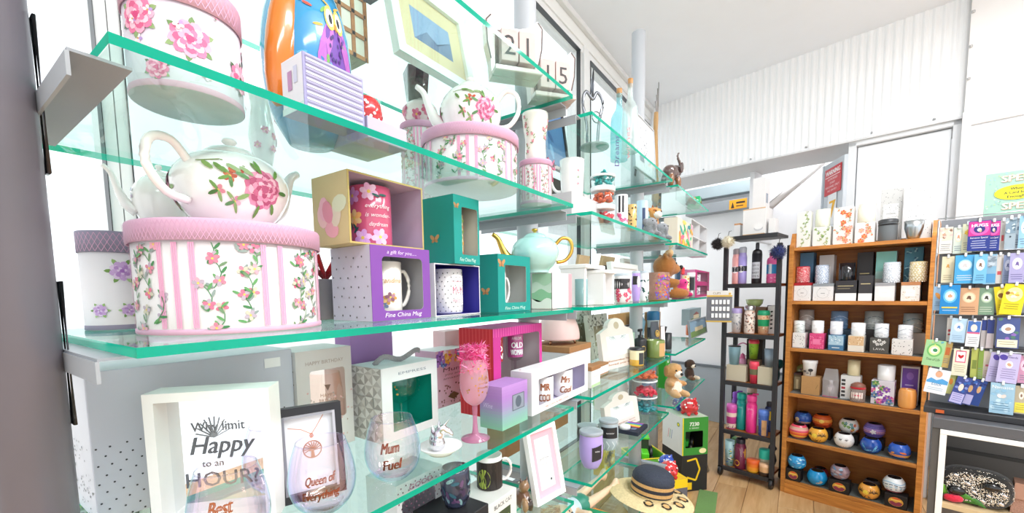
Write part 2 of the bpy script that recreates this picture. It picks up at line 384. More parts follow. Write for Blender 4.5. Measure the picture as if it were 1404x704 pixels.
# street outside: pale pavement and a low hedge seen below the shelves
struct(MB().box(-8, 9, 1.3, 14, -.12, -.02, 'd8d8d4').build('pavement', 'paint'))
hd = MB(); rnd.seed(3)
for i in range(2600):
    x = rnd.uniform(-1.6, .7); y = 3.4+rnd.uniform(-.4, .4); z = rnd.uniform(0, 1.02); a = rnd.uniform(0, 6.3); s = rnd.uniform(.05, .1); t = rnd.uniform(-.6, .6)
    d = Vector((math.cos(a), math.sin(a), t)).normalized()*s; n = Vector((-math.sin(a), math.cos(a), rnd.uniform(-.5, .5)))*s*.35; p = Vector((x, y, z))
    hd.add([p-d, p+n, p+d, p-n], [(0, 1, 2, 3)], rnd.choice(('7f9a3c', '9db84f', 'b8c867', '5f7a2e')))
tag(hd.build('hedge', 'ink'), 'clipped green hedge outside the window', None, None, 'stuff')

# corrugated bulkhead over the back of the shop
zb, u0, u1 = 2.28, -2.1, 0.0
n = int((u1-u0)/.008); pr = []
def rib(u):
    p = ((u+1e-6) % .042)/.042; return 0 if p < .3 else (-.007 if .55 < p < .75 else (-.007*(p-.3)/.25 if p < .55 else -.007*(1-(p-.75)/.25)))
bh = MB(); us = [u0]
k = math.floor(u0/.042)
while True:
    for q in (0, .3, .55, .75):
        uu = (k+q)*.042
        if u0 < uu < u1: us.append(uu)
    k += 1
    if k*.042 > u1: break
us.append(u1); us = sorted(us)
vs = [(u, rib(u), z) for u in us for z in (zb, 2.93)]
bh.add(vs, [(2*i, 2*i+2, 2*i+3, 2*i+1) for i in range(len(us)-1)], 'f3f4f5')
bh.box(u0, u1, .012, .06, zb, 2.93, 'eeeeee')
bo = struct(bh.build('wall_bulkhead', 'paint', None, WALLF.w(0, 0), BACKDIR))
sc = MB()
for u in (-1.45, -1.1, -.75, -.4, -.12): sc.lathe([(0, -.014), (.006, -.013), (.007, 0)], 'b8babb', 8, Matrix.Translation((u, -.0, zb+.02)) @ Matrix.Rotation(PI/2, 4, 'X') @ Matrix.Diagonal((1, 1, -1, 1)))
sc.build('screw', 'metal', bo)['kind'] = 'stuff'
struct(MB().box(u0, 0, -.02, .42, zb-.012, zb, 'd9dadb').build('trim_5', 'paint', None, WALLF.w(0, 0), BACKDIR))     # soffit lip
# flat door panel and its frame behind the bookcase
dw = MB().box(-.47, -.045, .03, .07, 0, 2.235, 'e7e9eb', b=.003)
do = struct(dw.build('door_1', 'paint', None, WALLF.w(0, 0), BACKDIR))
df = MB().box(-.515, -.475, .0, .09, 0, 2.265, 'dfe2e4', b=.003).box(-.04, .0, .0, .09, 0, 2.28, 'e3e5e7', b=.003).box(-.515, 0, .0, .09, 2.24, 2.28, 'e3e5e7', b=.003)
df.build('door_frame', 'paint', do)
# white clad wall to the right of it
wr = MB().box(.012, 3.2, -.045, .1, 0, 2.93, 'eceae9')
wo = struct(wr.build('wall_right', 'paint', None, WALLF.w(0, 0), BACKDIR))
MB().box(.0, .6, -.06, -.046, 2.21, 2.93, 'f1efee', b=.003).build('cladding_panel', 'paint', wo)
MB().box(.03, .6, -.06, -.046, 0, 2.2, 'f3f1f0', b=.003).build('cladding_panel', 'paint', wo)
MB().box(-.005, .03, -.07, -.04, 0, 2.285, 'e4e4e5', b=.003).build('corner_trim', 'paint', wo)
s2 = MB()
for z in (2.8, 2.62, 2.45): s2.lathe([(0, 0), (.008, .002), (.008, .012), (0, .014)], 'c8c8c8', 8, Matrix.Translation((.008, -.075, z)))
s2.build('screw', 'metal', wo)['kind'] = 'stuff'
# open door leaf with its warning signs, hinged on the frame
hx = WALLF.w(-.515, .0); ang = math.atan2(R3[1][2], R3[0][2])-math.atan2(148, 577)
ld = Vector((math.cos(ang), math.sin(ang), 0)); L = .30
lo = MB().box(0, L, -.02, .02, 0, 2.2, 'c9d0d6', b=.003)
leaf = struct(lo.build('door_2', 'paint', None, hx+ld*L, ang+PI))
MB().box(.0, .025, -.026, .026, 0, 2.2, 'b9c2ca', b=.002).build('door_edge_trim', 'steel', leaf)
MB().box(.06, L-.02, -.024, -.019, .9, 1.80, 'dbe1e5').build('door_panel', 'paint', leaf)
leaff = Frame((hx+ld*L).x, (hx+ld*L).y, ang+PI)
def leafsign(xl, xr, yt, yb):
    a, z1 = leaff.on(xl, yt, -.03); b, _ = leaff.on(xr, yt, -.03); _, z0 = leaff.on(xl, yb, -.03); return a, b, z0, z1
a, b, z0, z1 = leafsign(1131, 1155, 235, 270); b = min(b, L-.02); w = b-a; h = z1-z0
sg = thing('warning_sign', 'red warning sign with white lettering on the open grey door', 'sign', leaff.w((a+b)/2, -.0245, z0), ang+PI)
MB().box(-w/2, w/2, -.003, 0, 0, h, 'c8202c', b=.001).build('sign_plate', 'plastic', sg)
ik = Ink(front(-.003)); ik.text('WARNING', 0, h*.74, h*.17, 'ffffff', w*.86, bold=.08); ik.rect(-w*.45, w*.45, h*.66, h*.68, 'ffffff')
for i, t in enumerate(('AUTHORISED', 'STAFF', 'PERSONNEL ONLY', 'NO ENTRY')): ik.text(t, 0, h*(.53-.14*i), h*.075, 'f6d8d8', w*(.6, .32, .84, .55)[i], bold=.05)
ik.out('lettering', sg)
a, b, z0, z1 = leafsign(1137, 1149, 276, 305); w = .12; h = z1-z0
sg = thing('number_sign', 'white plate with a bold yellow numeral seven on the open grey door', 'sign', leaff.w(L*.56, -.0245, z0-.02), ang+PI)
MB().box(-w/2, w/2, -.002, 0, 0, h+.09, 'eef1f2', b=.001).build('sign_plate', 'plastic', sg)
Ink(front(-.002)).text('7', 0, .05, h*.8, 'f0b416', w*.62, bold=.14).out('numeral', sg)

# the roller door corner beyond: white wall, galvanised lintel, shutter box
BKF = Frame(*WALLF.w(0, .75).xy, BACKDIR)
wb = MB().box(-2.7, .8, 0, .1, 0, 2.93, 'f1f1f2')
wbo = struct(wb.build('wall_back', 'paint', None, BKF.w(0, 0), BACKDIR))
MB().box(-2.7, .3, -.03, 0, 0, .55, 'aab4bc', b=.003).build('galvanised_panel', 'steel', wbo)
MB().box(-2.7, .3, -.045, -.0305, .55, .575, '6d757c', b=.003).build('rail', 'steel', wbo)
def bkbox(name, xl, xr, yt, yb, v0, v1, col, mat, label=None, cat=None):
    a, z1 = BKF.on(xl, yt, v0); b, _ = BKF.on(xr, yt, v0); _, z0 = BKF.on(xl, yb, v0)
    return MB().box(a, b, v0, v1, z0, z1, col, b=.003), a, b, z0, z1
m_, a, b, z0, z1 = bkbox('lintel', 940, 1049, 262, 277, -.10, -.001, '93a0a4', 'steel'); lt = struct(m_.build('beam_galvanised', 'steel', None, BKF.w(0, 0), BACKDIR))
m_, a, b, z0, z1 = bkbox('hood', 940, 1026, 284, 297, -.12, -.001, '8b9094', 'steel'); hdn = struct(m_.build('trim_6', 'steel', None, BKF.w(0, 0), BACKDIR))
ik = Ink(lambda u, v, e: (u, -.1205-e, v)); c = BKF.on(1012, 275, -.12)[0]
stk = thing('hazard_sticker', 'small orange hazard sticker on the grey shutter box', 'sticker', BKF.w(c, -.121, z0+.002), BACKDIR)
hh = (z1-z0)*.9; MB().box(-.075, .075, -.001, 0, 0, hh, 'e39a1c').build('sticker_sheet', 'plastic', stk)
ik = Ink(front(-.001)); ik.poly([(-.06, .01), (-.03, .01), (-.045, hh*.8)], '2a2018'); ik.rect(-.015, .06, hh*.55, hh*.75, '2a2018'); ik.rect(-.015, .045, hh*.25, hh*.35, '2a2018'); ik.out('hazard_mark', stk)
# side wall of that corner with a steel edge and the sloping white awning rail
a, z1 = BKF.on(1049, 237, -.12)
sw = MB().box(a, a+.04, -.5, -.001, 1.72, z1+.05, 'e9eaec', b=.004); struct(sw.build('wall_return', 'paint', None, BKF.w(0, 0), BACKDIR))
rl = MB(); p0 = BKF.w(*[BKF.on(1056, 283, -.35)[0], -.35], BKF.on(1056, 283, -.35)[1]); p1 = BKF.w(BKF.on(1128, 222, -.05)[0], -.05, BKF.on(1128, 222, -.05)[1])
rl.tube([p0, p1], .03, 'eee9e6', 4); ro = struct(rl.build('trim_7', 'paint')); MB().tube([p0+Vector((0, 0, .028)), p1+Vector((0, 0, .028))], .007, '6f6c69', 6).build('rail_groove', 'plastic', ro)

# ================================================================ GLASS WALL: posts, brackets, shelves
Z = {1: 1.82, 2: 1.545, 3: 1.27, 4: 1.003, 5: .736, 6: .44}
T = .005
BAY = {1: (.121, 1.022), 2: (1.142, 2.045), 3: (2.15, 2.955)}
POST = (.070, 1.082, 2.098, 3.04)
nm = ('nearest', 'second', 'third', 'last')
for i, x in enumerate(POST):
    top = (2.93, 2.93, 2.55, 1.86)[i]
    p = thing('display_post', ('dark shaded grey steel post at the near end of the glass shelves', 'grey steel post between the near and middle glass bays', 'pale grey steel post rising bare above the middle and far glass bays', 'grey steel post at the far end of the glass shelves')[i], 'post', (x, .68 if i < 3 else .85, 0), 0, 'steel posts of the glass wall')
    MB().lathe([(0, 0), (.032, 0), (.032, top-.004), (.028, top), (0, top)], ('6d6a72' if i == 0 else 'b9bec3'), 28).build('post_tube', 'steel', p)  # near tube's shade is put into its darker grey
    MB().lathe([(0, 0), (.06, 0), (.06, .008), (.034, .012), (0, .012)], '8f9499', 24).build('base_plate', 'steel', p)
    for k, z in Z.items():
        if k == 6 and i not in (1, 2): continue
        z_ = z-T
        b = MB()
        for sx in (-1, 1):
            if (i == 0 and sx < 0) or (i == 3 and sx > 0): continue
            x0 = sx*.031; x1 = sx*(.062 if i else .075); lo_, hi_ = min(x0, x1), max(x0, x1)
            b.box(lo_, hi_, -.145, .2, z_-.003, z_-.0002, '959aa0'); b.box(sx*.031-.0015, sx*.031+.0015, -.145, .2, z_-.024, z_-.003, 'a2a7ac')
        br = b.build('bracket', 'steel', p)
        if i == 0:
            h = MB(); h.tube([(.0335, -.015, z_-.085), (.0335, -.015, z_+.075), (.0335, -.001, z_+.075), (.0335, -.001, z_-.085)], .0016, '4a4a4e', 6, closed=True); h.build('wire_hook', 'metal', br)
lev = {1: 'topmost', 2: 'second highest', 3: 'eye level', 4: 'waist level', 5: 'thigh level', 6: 'knee level'}
for b_, (x0, x1) in BAY.items():
    for k, z in Z.items():
        if k == 6 and b_ != 2: continue
        s = thing('glass_shelf', 'green edged glass shelf, %s one of the %s bay' % (lev[k], {1: 'near', 2: 'middle', 3: 'far'}[b_]), 'shelf', (x0, .5, z-T), 0, 'glass shelves')
        w = x1-x0; d = .42
        MB().add([(.0008, .0008, 0), (w-.0008, .0008, 0), (w-.0008, d-.0008, 0), (.0008, d-.0008, 0), (.0008, .0008, 2*T), (w-.0008, .0008, 2*T), (w-.0008, d-.0008, 2*T), (.0008, d-.0008, 2*T)], [(3, 2, 1, 0), (4, 5, 6, 7)], 'ffffff').build('glass_sheet', 'shelf', s)
        MB().add([(0, 0, 0), (w, 0, 0), (w, d, 0), (0, d, 0), (0, 0, 2*T), (w, 0, 2*T), (w, d, 2*T), (0, d, 2*T)], [(0, 1, 5, 4), (1, 2, 6, 5), (2, 3, 7, 6), (3, 0, 4, 7)], '00a070').build('polished_edge', 'edge', s)

# ================================================================ BUILDERS (each thing stands at its own base point, front to -y)
PINKS = ('e58fa8', 'd9718f', 'f2b3c4', 'c95f80'); GREENS = ('6f9a4a', '8db06a', '4f7d3c', '5f8f5a')
def pos(fr, xl, xr, py, v, z):
    """round thing between sight lines xl..xr with its axis at depth v: base point, radius"""
    u, r = fr.circ(xl, xr, py, v); return fr.w(u, v, z), r, u
def ztop(fr, u, v, px, py):
    return fr.on(px, py, v)[1]
def flat(fr, xl, xr, yt, v, z, yb=None):
    """front face between xl..xr at depth v: base point, width, height"""
    ym = yt
    a, z1 = fr.on(xl, yt, v); b, z2 = fr.on(xr, yt, v)
    return a, b, z1
def hatbox(label, p, r, h, lid_h, body='f6f2f0', lid='e6b9d2', style='stripe', group='floral hat boxes', bow=False):
    t = thing('hat_box', label, 'box', p, 0, group); H = h-lid_h*.35
    MB().lathe([(0, 0), (r*.955, 0), (r*.96, .003), (r*.96, H), (0, H)], body, 48).build('box_body', 'paper', t)
    MB().lathe([(r*.963, .0), (r*.972, .001), (r*.972, .006), (r*.963, .007)], lid, 48).build('base_trim', 'paper', t)
    L = MB(); L.lathe([(r*.985, h-lid_h), (r*1.0, h-lid_h), (r*1.0, h-.002), (r*.992, h), (0, h)], lid, 48); ld = L.build('lid', 'paper', t)
    ik = Ink(round_(r)); st = lid_h*.22; n = int(2.6*r/st)
    if style != 'plain':
        for i in range(-n, n):
            for s in (-1, 1):
                u = i*st; ik.line(u-s*lid_h*.22, h-lid_h+.001, u+s*lid_h*.22, h-.003, .0005, 'dca9c8')
        ik.out('quilted_print', ld)
    zt = h-lid_h-.002; ik = Ink(round_(r*.96), (-9, 9, .006, zt))
    if style == 'stripe':
        per = r*.9; k = -4
        while k*per < 3.0*r:
            u = k*per
            for d in ((-.18, 0, .18) if k % 2 else (-.1, .1)):
                for e in (0, .022, .044): ik.rect(u+(d+e-.02)*per-.0009, u+(d+e-.02)*per+.0009, .008, zt, 'e8a2c2')
            z = .016
            while z < zt-.004:
                for fx in (.32, .68): ik.spray(u+per*(fx+rnd.uniform(-.06, .06)), z, per*.34, ('cf7f93', 'e3a3b1', 'c9c3ad', 'b7a6b4', 'd9708c'), ('3f7f4a', '5f9a5c', '8c9a94', '6f8f68'), 7); z += per*.14
            k += 1
    elif style == 'rose':
        for i, (u, z, R) in enumerate(((-.25*r, .45*h, .34*r), (.75*r, .30*h, .3*r), (-1.1*r, .6*h, .33*r), (.2*r, .78*h, .12*r), (1.4*r, .6*h, .25*r), (-.8*r, .15*h, .2*r))):
            for a in range(6): ik.leaf(u, z, R*1.25, a*1.05+.4, rnd.choice(('6f8f55', '8fa86e', '4d6b45')), .3)
            ik.flower(u, z, R, ('f4a9c0', 'e8799f', 'f7c5d3', 'd85f8a'), 9, 4, None, 'd2447a')
        for i in range(9): ik.flower(rnd.uniform(-1.4, 1.4)*r, rnd.uniform(.1, .8)*h, .09*r, ('fbf3ea', 'f1dfe8', 'b592cf'), 5, 1, None, 'd9a441')
    elif style == 'thistle':
        for u, z, R in ((0, .6*h, .36*r), (-.7*r, .2*h, .22*r), (.75*r, .22*h, .26*r), (.1*r, .2*h, .22*r)):
            for a in range(6): ik.leaf(u, z, R*1.4, a*1.05, rnd.choice(('8fb56a', 'a9c98a', '6f9a4a')))
            ik.flower(u, z, R, ('c9a6d8', 'e2cdea', 'b58ac9'), 9, 3, None, 'a46fc0')
    ik.out('floral_print', t)
    if bow:
        b = MB()
        for s in (-1, 1): b.tube([(r*.8, -r*.6, h-lid_h*.6), (r*.8+s*.016, -r*.62, h+.012), (r*.8+s*.02, -r*.62, h-.01), (r*.8, -r*.6, h-lid_h*.6)], .003, 'e0729b', 6); b.tube([(r*.8, -r*.62, h-lid_h*.6), (r*.8+s*.008, -r*.64, h-.045)], .0025, 'e0729b', 6)
        b.build('ribbon_bow', 'fabric', t)
    return t
def teapot(label, p, r, h, rz=0.0, body='f7f4ef', gold=None, decor='peony', lidc=None, turn=0.0):
    """body axis at p, spout towards +x before turning"""
    t = thing('teapot', label, 'teapot', p, rz, None); g = gold or body; k = h/.8
    pf = smooth([(r*.58, 0), (r*.6, .008), (r*.82, k*.16), (r*1.0, k*.36), (r*.93, k*.52), (r*.68, k*.64), (r*.5, k*.665)])
    MB().lathe([(0, 0)]+pf, body, 40).build('pot_body', 'ceramic', t)
    ld = MB().lathe([(r*.51, k*.66)]+smooth([(r*.49, k*.68), (r*.36, k*.735), (r*.13, k*.765)])+[(0, k*.77)], lidc or body, 32).build('lid', 'ceramic', t)
    MB().lathe(smooth([(r*.06, k*.76), (r*.06, k*.78), (r*.13, k*.81), (r*.1, k*.84), (0, k*.85)]), g, 16).build('knob', 'ceramic' if not gold else 'metal', ld)
    sp = [(r*.82, 0, k*.22), (r*1.15, 0, k*.30), (r*1.38, 0, k*.48), (r*1.55, 0, k*.66), (r*1.78, 0, k*.74)]
    MB().tube(smooth3(sp, 3), lerp([r*.25, r*.2, r*.13, r*.1, r*.085], 13), g, 14).build('spout', 'ceramic' if not gold else 'metal', t)
    hp = [(-r*.85, 0, k*.52), (-r*1.15, 0, k*.66), (-r*1.5, 0, k*.62), (-r*1.58, 0, k*.42), (-r*1.3, 0, k*.24), (-r*.92, 0, k*.2)]
    MB().tube(smooth3(hp, 4), r*.075, g, 10).build('handle', 'ceramic' if not gold else 'metal', t)
    ik = Ink(round_(Prof(pf, r)))
    def garland(u0):
        ik.flower(u0+.42*r, k*.33, r*.36, ('e79ab5', 'cf6d90', 'f0bccb', 'b95478'), 11, 5, None, 'c05a80')
        for a in range(7): ik.leaf(u0+.42*r+.3*r*math.cos(a*.9), k*.33+.3*r*math.sin(a*.9), r*.24, a*.9, rnd.choice(GREENS))
        for i in range(5): ik.leaf(u0-r*.6+i*r*.2, k*.5+rnd.uniform(-.02, .05)*k, r*.26, rnd.uniform(-.9, .9), rnd.choice(('7f9a55', '6b8a46', '93a878')))
        ik.path([(u0-r*.7, k*.52), (u0-r*.3, k*.54), (u0+r*.1, k*.5)], r*.02, '7b8a4a')
        for u, z, c in ((-.15, .4, ('b5543f', 'c9704a')), (-.35, .28, ('d88b96', 'e8b3a8')), (-.1, .2, ('d58fa3', 'e2b4be'))):
            ik.flower(u0+u*r, k*z, r*.11, c, 5)
            for a in range(3): ik.leaf(u0+u*r, k*z, r*.2, 2.2+a*1.3, rnd.choice(GREENS))
        ik.ell(u0-.05*r+r*.06, k*.44, r*.07, r*.04, 'b8452f', .6); ik.ell(u0-.05*r-r*.06, k*.45, r*.07, r*.04, 'c25a38', -.5)
    if decor == 'peony':
        for u0 in (turn*r, turn*r-2.2*r, turn*r+2.2*r): garland(u0)
    elif decor == 'sprig':
        for i in range(7): ik.spray(-1.6*r+i*.55*r, k*rnd.uniform(.2, .45), r*.4, ('7f8fc0', '9fa8d0', 'b7a2c8'), ('8d9c94', '9aa8a0', '7a8f92'))
    ik.out('floral_print', t); return t
def smooth3(pts, n):
    out = []
    for i in range(len(pts)-1):
        p = [Vector(pts[max(i-1, 0)]), Vector(pts[i]), Vector(pts[i+1]), Vector(pts[min(i+2, len(pts)-1)])]
        for k in range(n):
            t = k/n; out.append(.5*(2*p[1]+(p[2]-p[0])*t+(2*p[0]-5*p[1]+4*p[2]-p[3])*t*t+(3*p[1]-p[0]-3*p[2]+p[3])*t**3))
    return out+[Vector(pts[-1])]
def lerp(v, n): return [v[min(int(i*(len(v)-1)/(n-1)), len(v)-2)]+(v[min(int(i*(len(v)-1)/(n-1)), len(v)-2)+1]-v[min(int(i*(len(v)-1)/(n-1)), len(v)-2)])*(i*(len(v)-1)/(n-1)-min(int(i*(len(v)-1)/(n-1)), len(v)-2)) for i in range(n)]
def carton(name, label, p, w, d, h, col, rz=0.0, group=None, side=None, top=None, cat='box', art=None, sideart=None, topart=None, bev=.0012, mat='paper', lid=None, lid_h=0, rart=None):
    """a closed box; lid: colour of a lift-off lid lid_h high"""
    t = thing(name, label, cat, p, rz, group); hb = h-lid_h*.6 if lid else h
    m = MB().box(-w/2, w/2, 0, d, 0, hb, col, b=bev)
    if side or top: m.c = [C(top or col) if i == 25 else m.c[i] for i in range(26)]
    bo = m.build('carton', mat, t)
    if side:
        s = MB(); s.add([(-w/2-.0002, 0+bev, bev), (-w/2-.0002, d-bev, bev), (-w/2-.0002, d-bev, hb-bev), (-w/2-.0002, bev, hb-bev)], [(0, 3, 2, 1)], side); s.build('side_panel', mat, t)
    if lid: MB().box(-w/2-.001, w/2+.001, -.001, d+.001, h-lid_h, h, lid, b=bev).build('lid', mat, t)
    if art: ik = Ink(front(0), (-w/2, w/2, 0, h)); art(ik, w, h); ik.out('front_print', t)
    if sideart: ik = Ink(leftside(-w/2-.0003, d), (0, d, 0, h)); sideart(ik, d, h); ik.out('side_print', t)
    if rart: ik = Ink(rightside(w/2+.0003, 0), (0, d, 0, h)); rart(ik, d, h); ik.out('side_print', t)
    if topart: ik = Ink(topside(h), (-w/2, w/2, 0, d)); topart(ik, w, d); ik.out('top_print', t)
    return t
def window_box(label, p, w, d, h, col, hole, rz=0.0, side=None, inner='d9d9dc', art=None, sideart=None, film=False, group=None, rr=.008, top=None, topart=None, name='gift_box', backc=None):
    """an open-fronted gift carton: hole = (x0, x1, z0, z1) in the front panel, as fractions of w and h"""
    t = thing(name, label, 'box', p, rz, group); sd = side or col; th = .0012
    hx = (-w/2+hole[0]*w, -w/2+hole[1]*w, hole[2]*h, hole[3]*h)
    m = MB(); m.holed(w, 0, h, hx, 0, th, col, inner, min(rr, (hx[1]-hx[0])*.45)); m.build('front_panel', 'paper', t)
    m = MB().box(-w/2, -w/2+th, th, d, 0, h, sd, cols=[sd, sd, sd, inner, sd, sd]).box(w/2-th, w/2, th, d, 0, h, sd, cols=[sd, sd, sd, sd, sd, inner])
    if backc == 'open': m.box(-w/2+th, w/2-th, d-th, d, th, h*.25, sd); m.box(-w/2+th, w/2-th, d-th, d, h*.85, h-th, sd)
    else: m.box(-w/2+th, w/2-th, d-th, d, th, h-th, sd, cols=[sd, sd, backc or inner, sd, sd, sd])
    m.box(-w/2+th, w/2-th, th, d, 0, th, sd, cols=[sd, inner, sd, sd, sd, sd]).box(-w/2+th, w/2-th, th, d, h-th, h, top or sd, cols=[inner, top or sd, sd, sd, sd, sd])
    m.build('carton', 'paper', t)
    if film: MB().add([(hx[0], th*1.5, hx[2]), (hx[1], th*1.5, hx[2]), (hx[1], th*1.5, hx[3]), (hx[0], th*1.5, hx[3])], [(0, 1, 2, 3)], 'ffffff').build('window_film', 'film', t)
    if art: ik = Ink(front(0), (-w/2, w/2, 0, h)); art(ik, w, h); ik.out('front_print', t)
    if sideart: ik = Ink(leftside(-w/2, d), (0, d, 0, h)); sideart(ik, d, h); ik.out('side_print', t)
    if topart: ik = Ink(topside(h), (-w/2, w/2, 0, d)); topart(ik, w, d); ik.out('top_print', t)
    return t
def mug(label, p, r, h, col, rz=0.0, art=None, inner=None, taper=1.0, group=None, handle=True, name='mug', cat='mug', hcol=None, n=28):
    """handle towards +x before turning; art(ink, r, h) prints round the front of the turned mug"""
    t = thing(name, label, cat, p, 0, group); rb = r*taper
    MB().lathe([(0, 0), (rb*.9, 0), (rb, .004), (r, h-.001), (r-.0015, h), (r-.003, h-.001), (rb-.003, .006), (0, .006)], [col]*4+[inner or col]*3, n).build('cup', 'ceramic', t)
    if handle:
        pts = [(r*.96, 0, h*.80), (r*1.35, 0, h*.84), (r*1.68, 0, h*.66), (r*1.62, 0, h*.4), (r*1.3, 0, h*.22), (rb*.97, 0, h*.2)]
        MB().tube(smooth3(pts, 3), r*.12, hcol or col, 8, Matrix.Rotation(rz, 4, 'Z')).build('handle', 'ceramic', t)
    if art: ik = Ink(round_(Prof([(rb, 0), (r, h)], r))); art(ik, r, h); face(ik.out('printed_design', t), p)
    return t
def face(o, p, rz=0.0, k=.75):                          # turn a round thing's print towards the shop floor
    if o and not rz: o.rotation_euler = (0, 0, -k*math.atan2(p[0], p[1]))
def turned(name, label, cat, p, parts, group=None, rz=0.0, n=24, art=None, ref=None):
    """parts: (part name, profile, colour or colours, material)"""
    t = thing(name, label, cat, p, rz, group)
    for pn, pf, col, mat in parts: MB().lathe(pf, col, n).build(pn, mat, t)
    if art: ik = Ink(round_(ref)); art(ik); face(ik.out('printed_design', t), p, rz)
    return t
def candle_glass(label, p, r, h, glass, wax, group=None, art=None, mat='ceramic'):
    return turned('candle', label, 'candle', p, [('candle_cup', [(0, 0), (r*.92, 0), (r, .005), (r, h), (r-.003, h), (r-.003, h*.8)], glass, mat), ('wax', [(r-.0035, h*.79), (0, h*.8)], wax, 'wax')], group, 0, 22, art, r)
def pframe(label, p, w, h, border, fcol, tilt, rz=0.0, mat_col=None, mat_w=0.0, pic='f4f4f2', art=None, depth=.014, fart=None, group=None, name='photo_frame', mat='plastic', back='4a4a4a', glaze=False, legs=True):
    """a standing frame leaning back by tilt"""
    t = thing(name, label, 'frame', p, rz, group); X = Matrix.Rotation(-tilt, 4, 'X')
    m = MB(); b = border
    m.holed(w, 0, h, (-w/2+b, w/2-b, b, h-b), 0, depth, fcol, None, .0015, X); m.build('frame_border', mat, t)
    MB().box(-w/2+b*.5, w/2-b*.5, depth*.7, depth*.9, b*.5, h-b*.5, back, T=X).build('backing', 'paper', t)
    fm = lambda u, v, e: tuple(X @ Vector((u, depth*.45-e, v)))
    ik = Ink(fm); iw, ih = w/2-b, h-2*b
    if mat_col: ik.rect(-iw, iw, b, h-b, mat_col)
    ik.rect(-iw+mat_w, iw-mat_w, b+mat_w, h-b-mat_w, pic)
    if art: art(ik, iw-mat_w, b+mat_w, h-b-mat_w)
    ik.out('picture', t)
    if fart: ik = Ink(lambda u, v, e: tuple(X @ Vector((u, -e, v)))); fart(ik, w, h); ik.out('border_print', t)
    if legs: MB().box(-.012, .012, depth, depth+.002, 0, h*.7, back, T=Matrix.Translation((0, math.sin(tilt)*h*.7+.03, 0)) @ Matrix.Rotation(math.atan2(.026, h*.7), 4, 'X')).build('easel_leg', 'paper', t)
    return t
def plush(name, label, cat, p, prims, vox, rz=0.0, eyes=(), extra=None, mat='fabric', group=None):
    t = thing(name, label, cat, p, rz, group); m = MB(); blob(m, prims, vox); m.build('body', mat, t)
    if eyes:
        for e in eyes:
            c, r = e[0], e[1]; MB().ball(c, r, e[2] if len(e) > 2 else '15100c', 8).build('nose' if len(e) > 3 else 'eye', 'plastic', t)
    if extra: extra(t)
    return t
def stemless(label, p, r, h, words, col='8a4a34'):
    t = thing('stemless_wine_glass', label, 'glass', p, 0, 'stemless wine glasses')
    pf = smooth([(r*.55, .0), (r*.86, h*.16), (r*1.0, h*.42), (r*.9, h*.75), (r*.73, h)], 5)
    MB().lathe([(0, .0015)]+pf, 'fbfaff', 44).build('bowl', 'iri', t)
    MB().lathe([(r*.73, h-.0012), (r*.74, h), (r*.73, h+.0012), (r*.72, h), (r*.73, h-.0012)], 'fbfaff', 44).build('rim', 'glass', t)
    MB().lathe([(0, .006), (r*.5, .005), (r*.6, .012)], 'f4f4fa', 32).build('thick_base', 'glass', t)
    ik = Ink(round_(Prof(pf, r)))
    for s, u, v, hh, w in words: ik.text(s, u*r, v*h, hh*h, col, w*r if w else None, .25, .1, bold=.1)
    face(ik.out('lettering', t, 'foil'), p, 0, .9); return t
def bbox(fr, xl, xr, yt, v, z):
    a, z1 = fr.on(xl, yt, v); b, z2 = fr.on(xr, yt, v); return fr.w((a+b)/2, v, z), b-a, (z1+z2)/2-z
def bx2(fr, xl, xr, ytl, v, z):                       # height read at the left front edge
    a, z1 = fr.on(xl, ytl, v); b, _ = fr.on(xr, ytl, v); return fr.w((a+b)/2, v, z), b-a, z1-z

# ================================================================ NEAR BAY
def zt(k): return Z[k]+T+.0006
def bdep(fr, xb, xf, py, v):                          # depth of a box whose left side runs from sight line xf (front, depth v) to xb (back)
    u = fr.on(xf, py, v)[0]; d = ray(xb, py); e = EYEP-fr.o
    t = (u-e.dot(fr.u))/d.dot(fr.u); return e.dot(fr.v)+t*d.dot(fr.v)-v
def hat(label, xl, xr, py, v, k, pytop, lid_h, z=None, **kw):
    z = zt(k) if z is None else z; p, r, u = pos(SH, xl, xr, py, v, z); h = SH.on((xl+xr)/2, pytop, v-r*.75)[1]-z
    hatbox(label, p, r, h, lid_h, **kw); return p, r, h
# --- eye level shelf
hp, hr, hh = hat('large oval striped floral hat box with quilted pink lid, under the big teapot', 175, 441, 390, .668, 3, 303, .026)
tp, tr, _ = pos(SH, 228, 397, 250, .672, zt(3)+hh+.001)
th_ = SH.on(312, 178, .66)[1]-tp.z
teapot('big white peony teapot standing on the large pink-lidded hat box', tp, tr*.98, th_*.89, math.radians(20), turn=-.62)
hat('lilac thistle hat box with a violet grey lid, behind the large striped one', 108, 205, 390, .845, 3, 318, .03, style='thistle', lid='9b97ad', body='f7f5f7')
p, r, _ = pos(SH, 172, 262, 250, .87, zt(3)+.155); teapot('white sprig teapot with long spout, behind the big peony teapot', p, r*.9, .1, math.radians(172), decor='sprig')
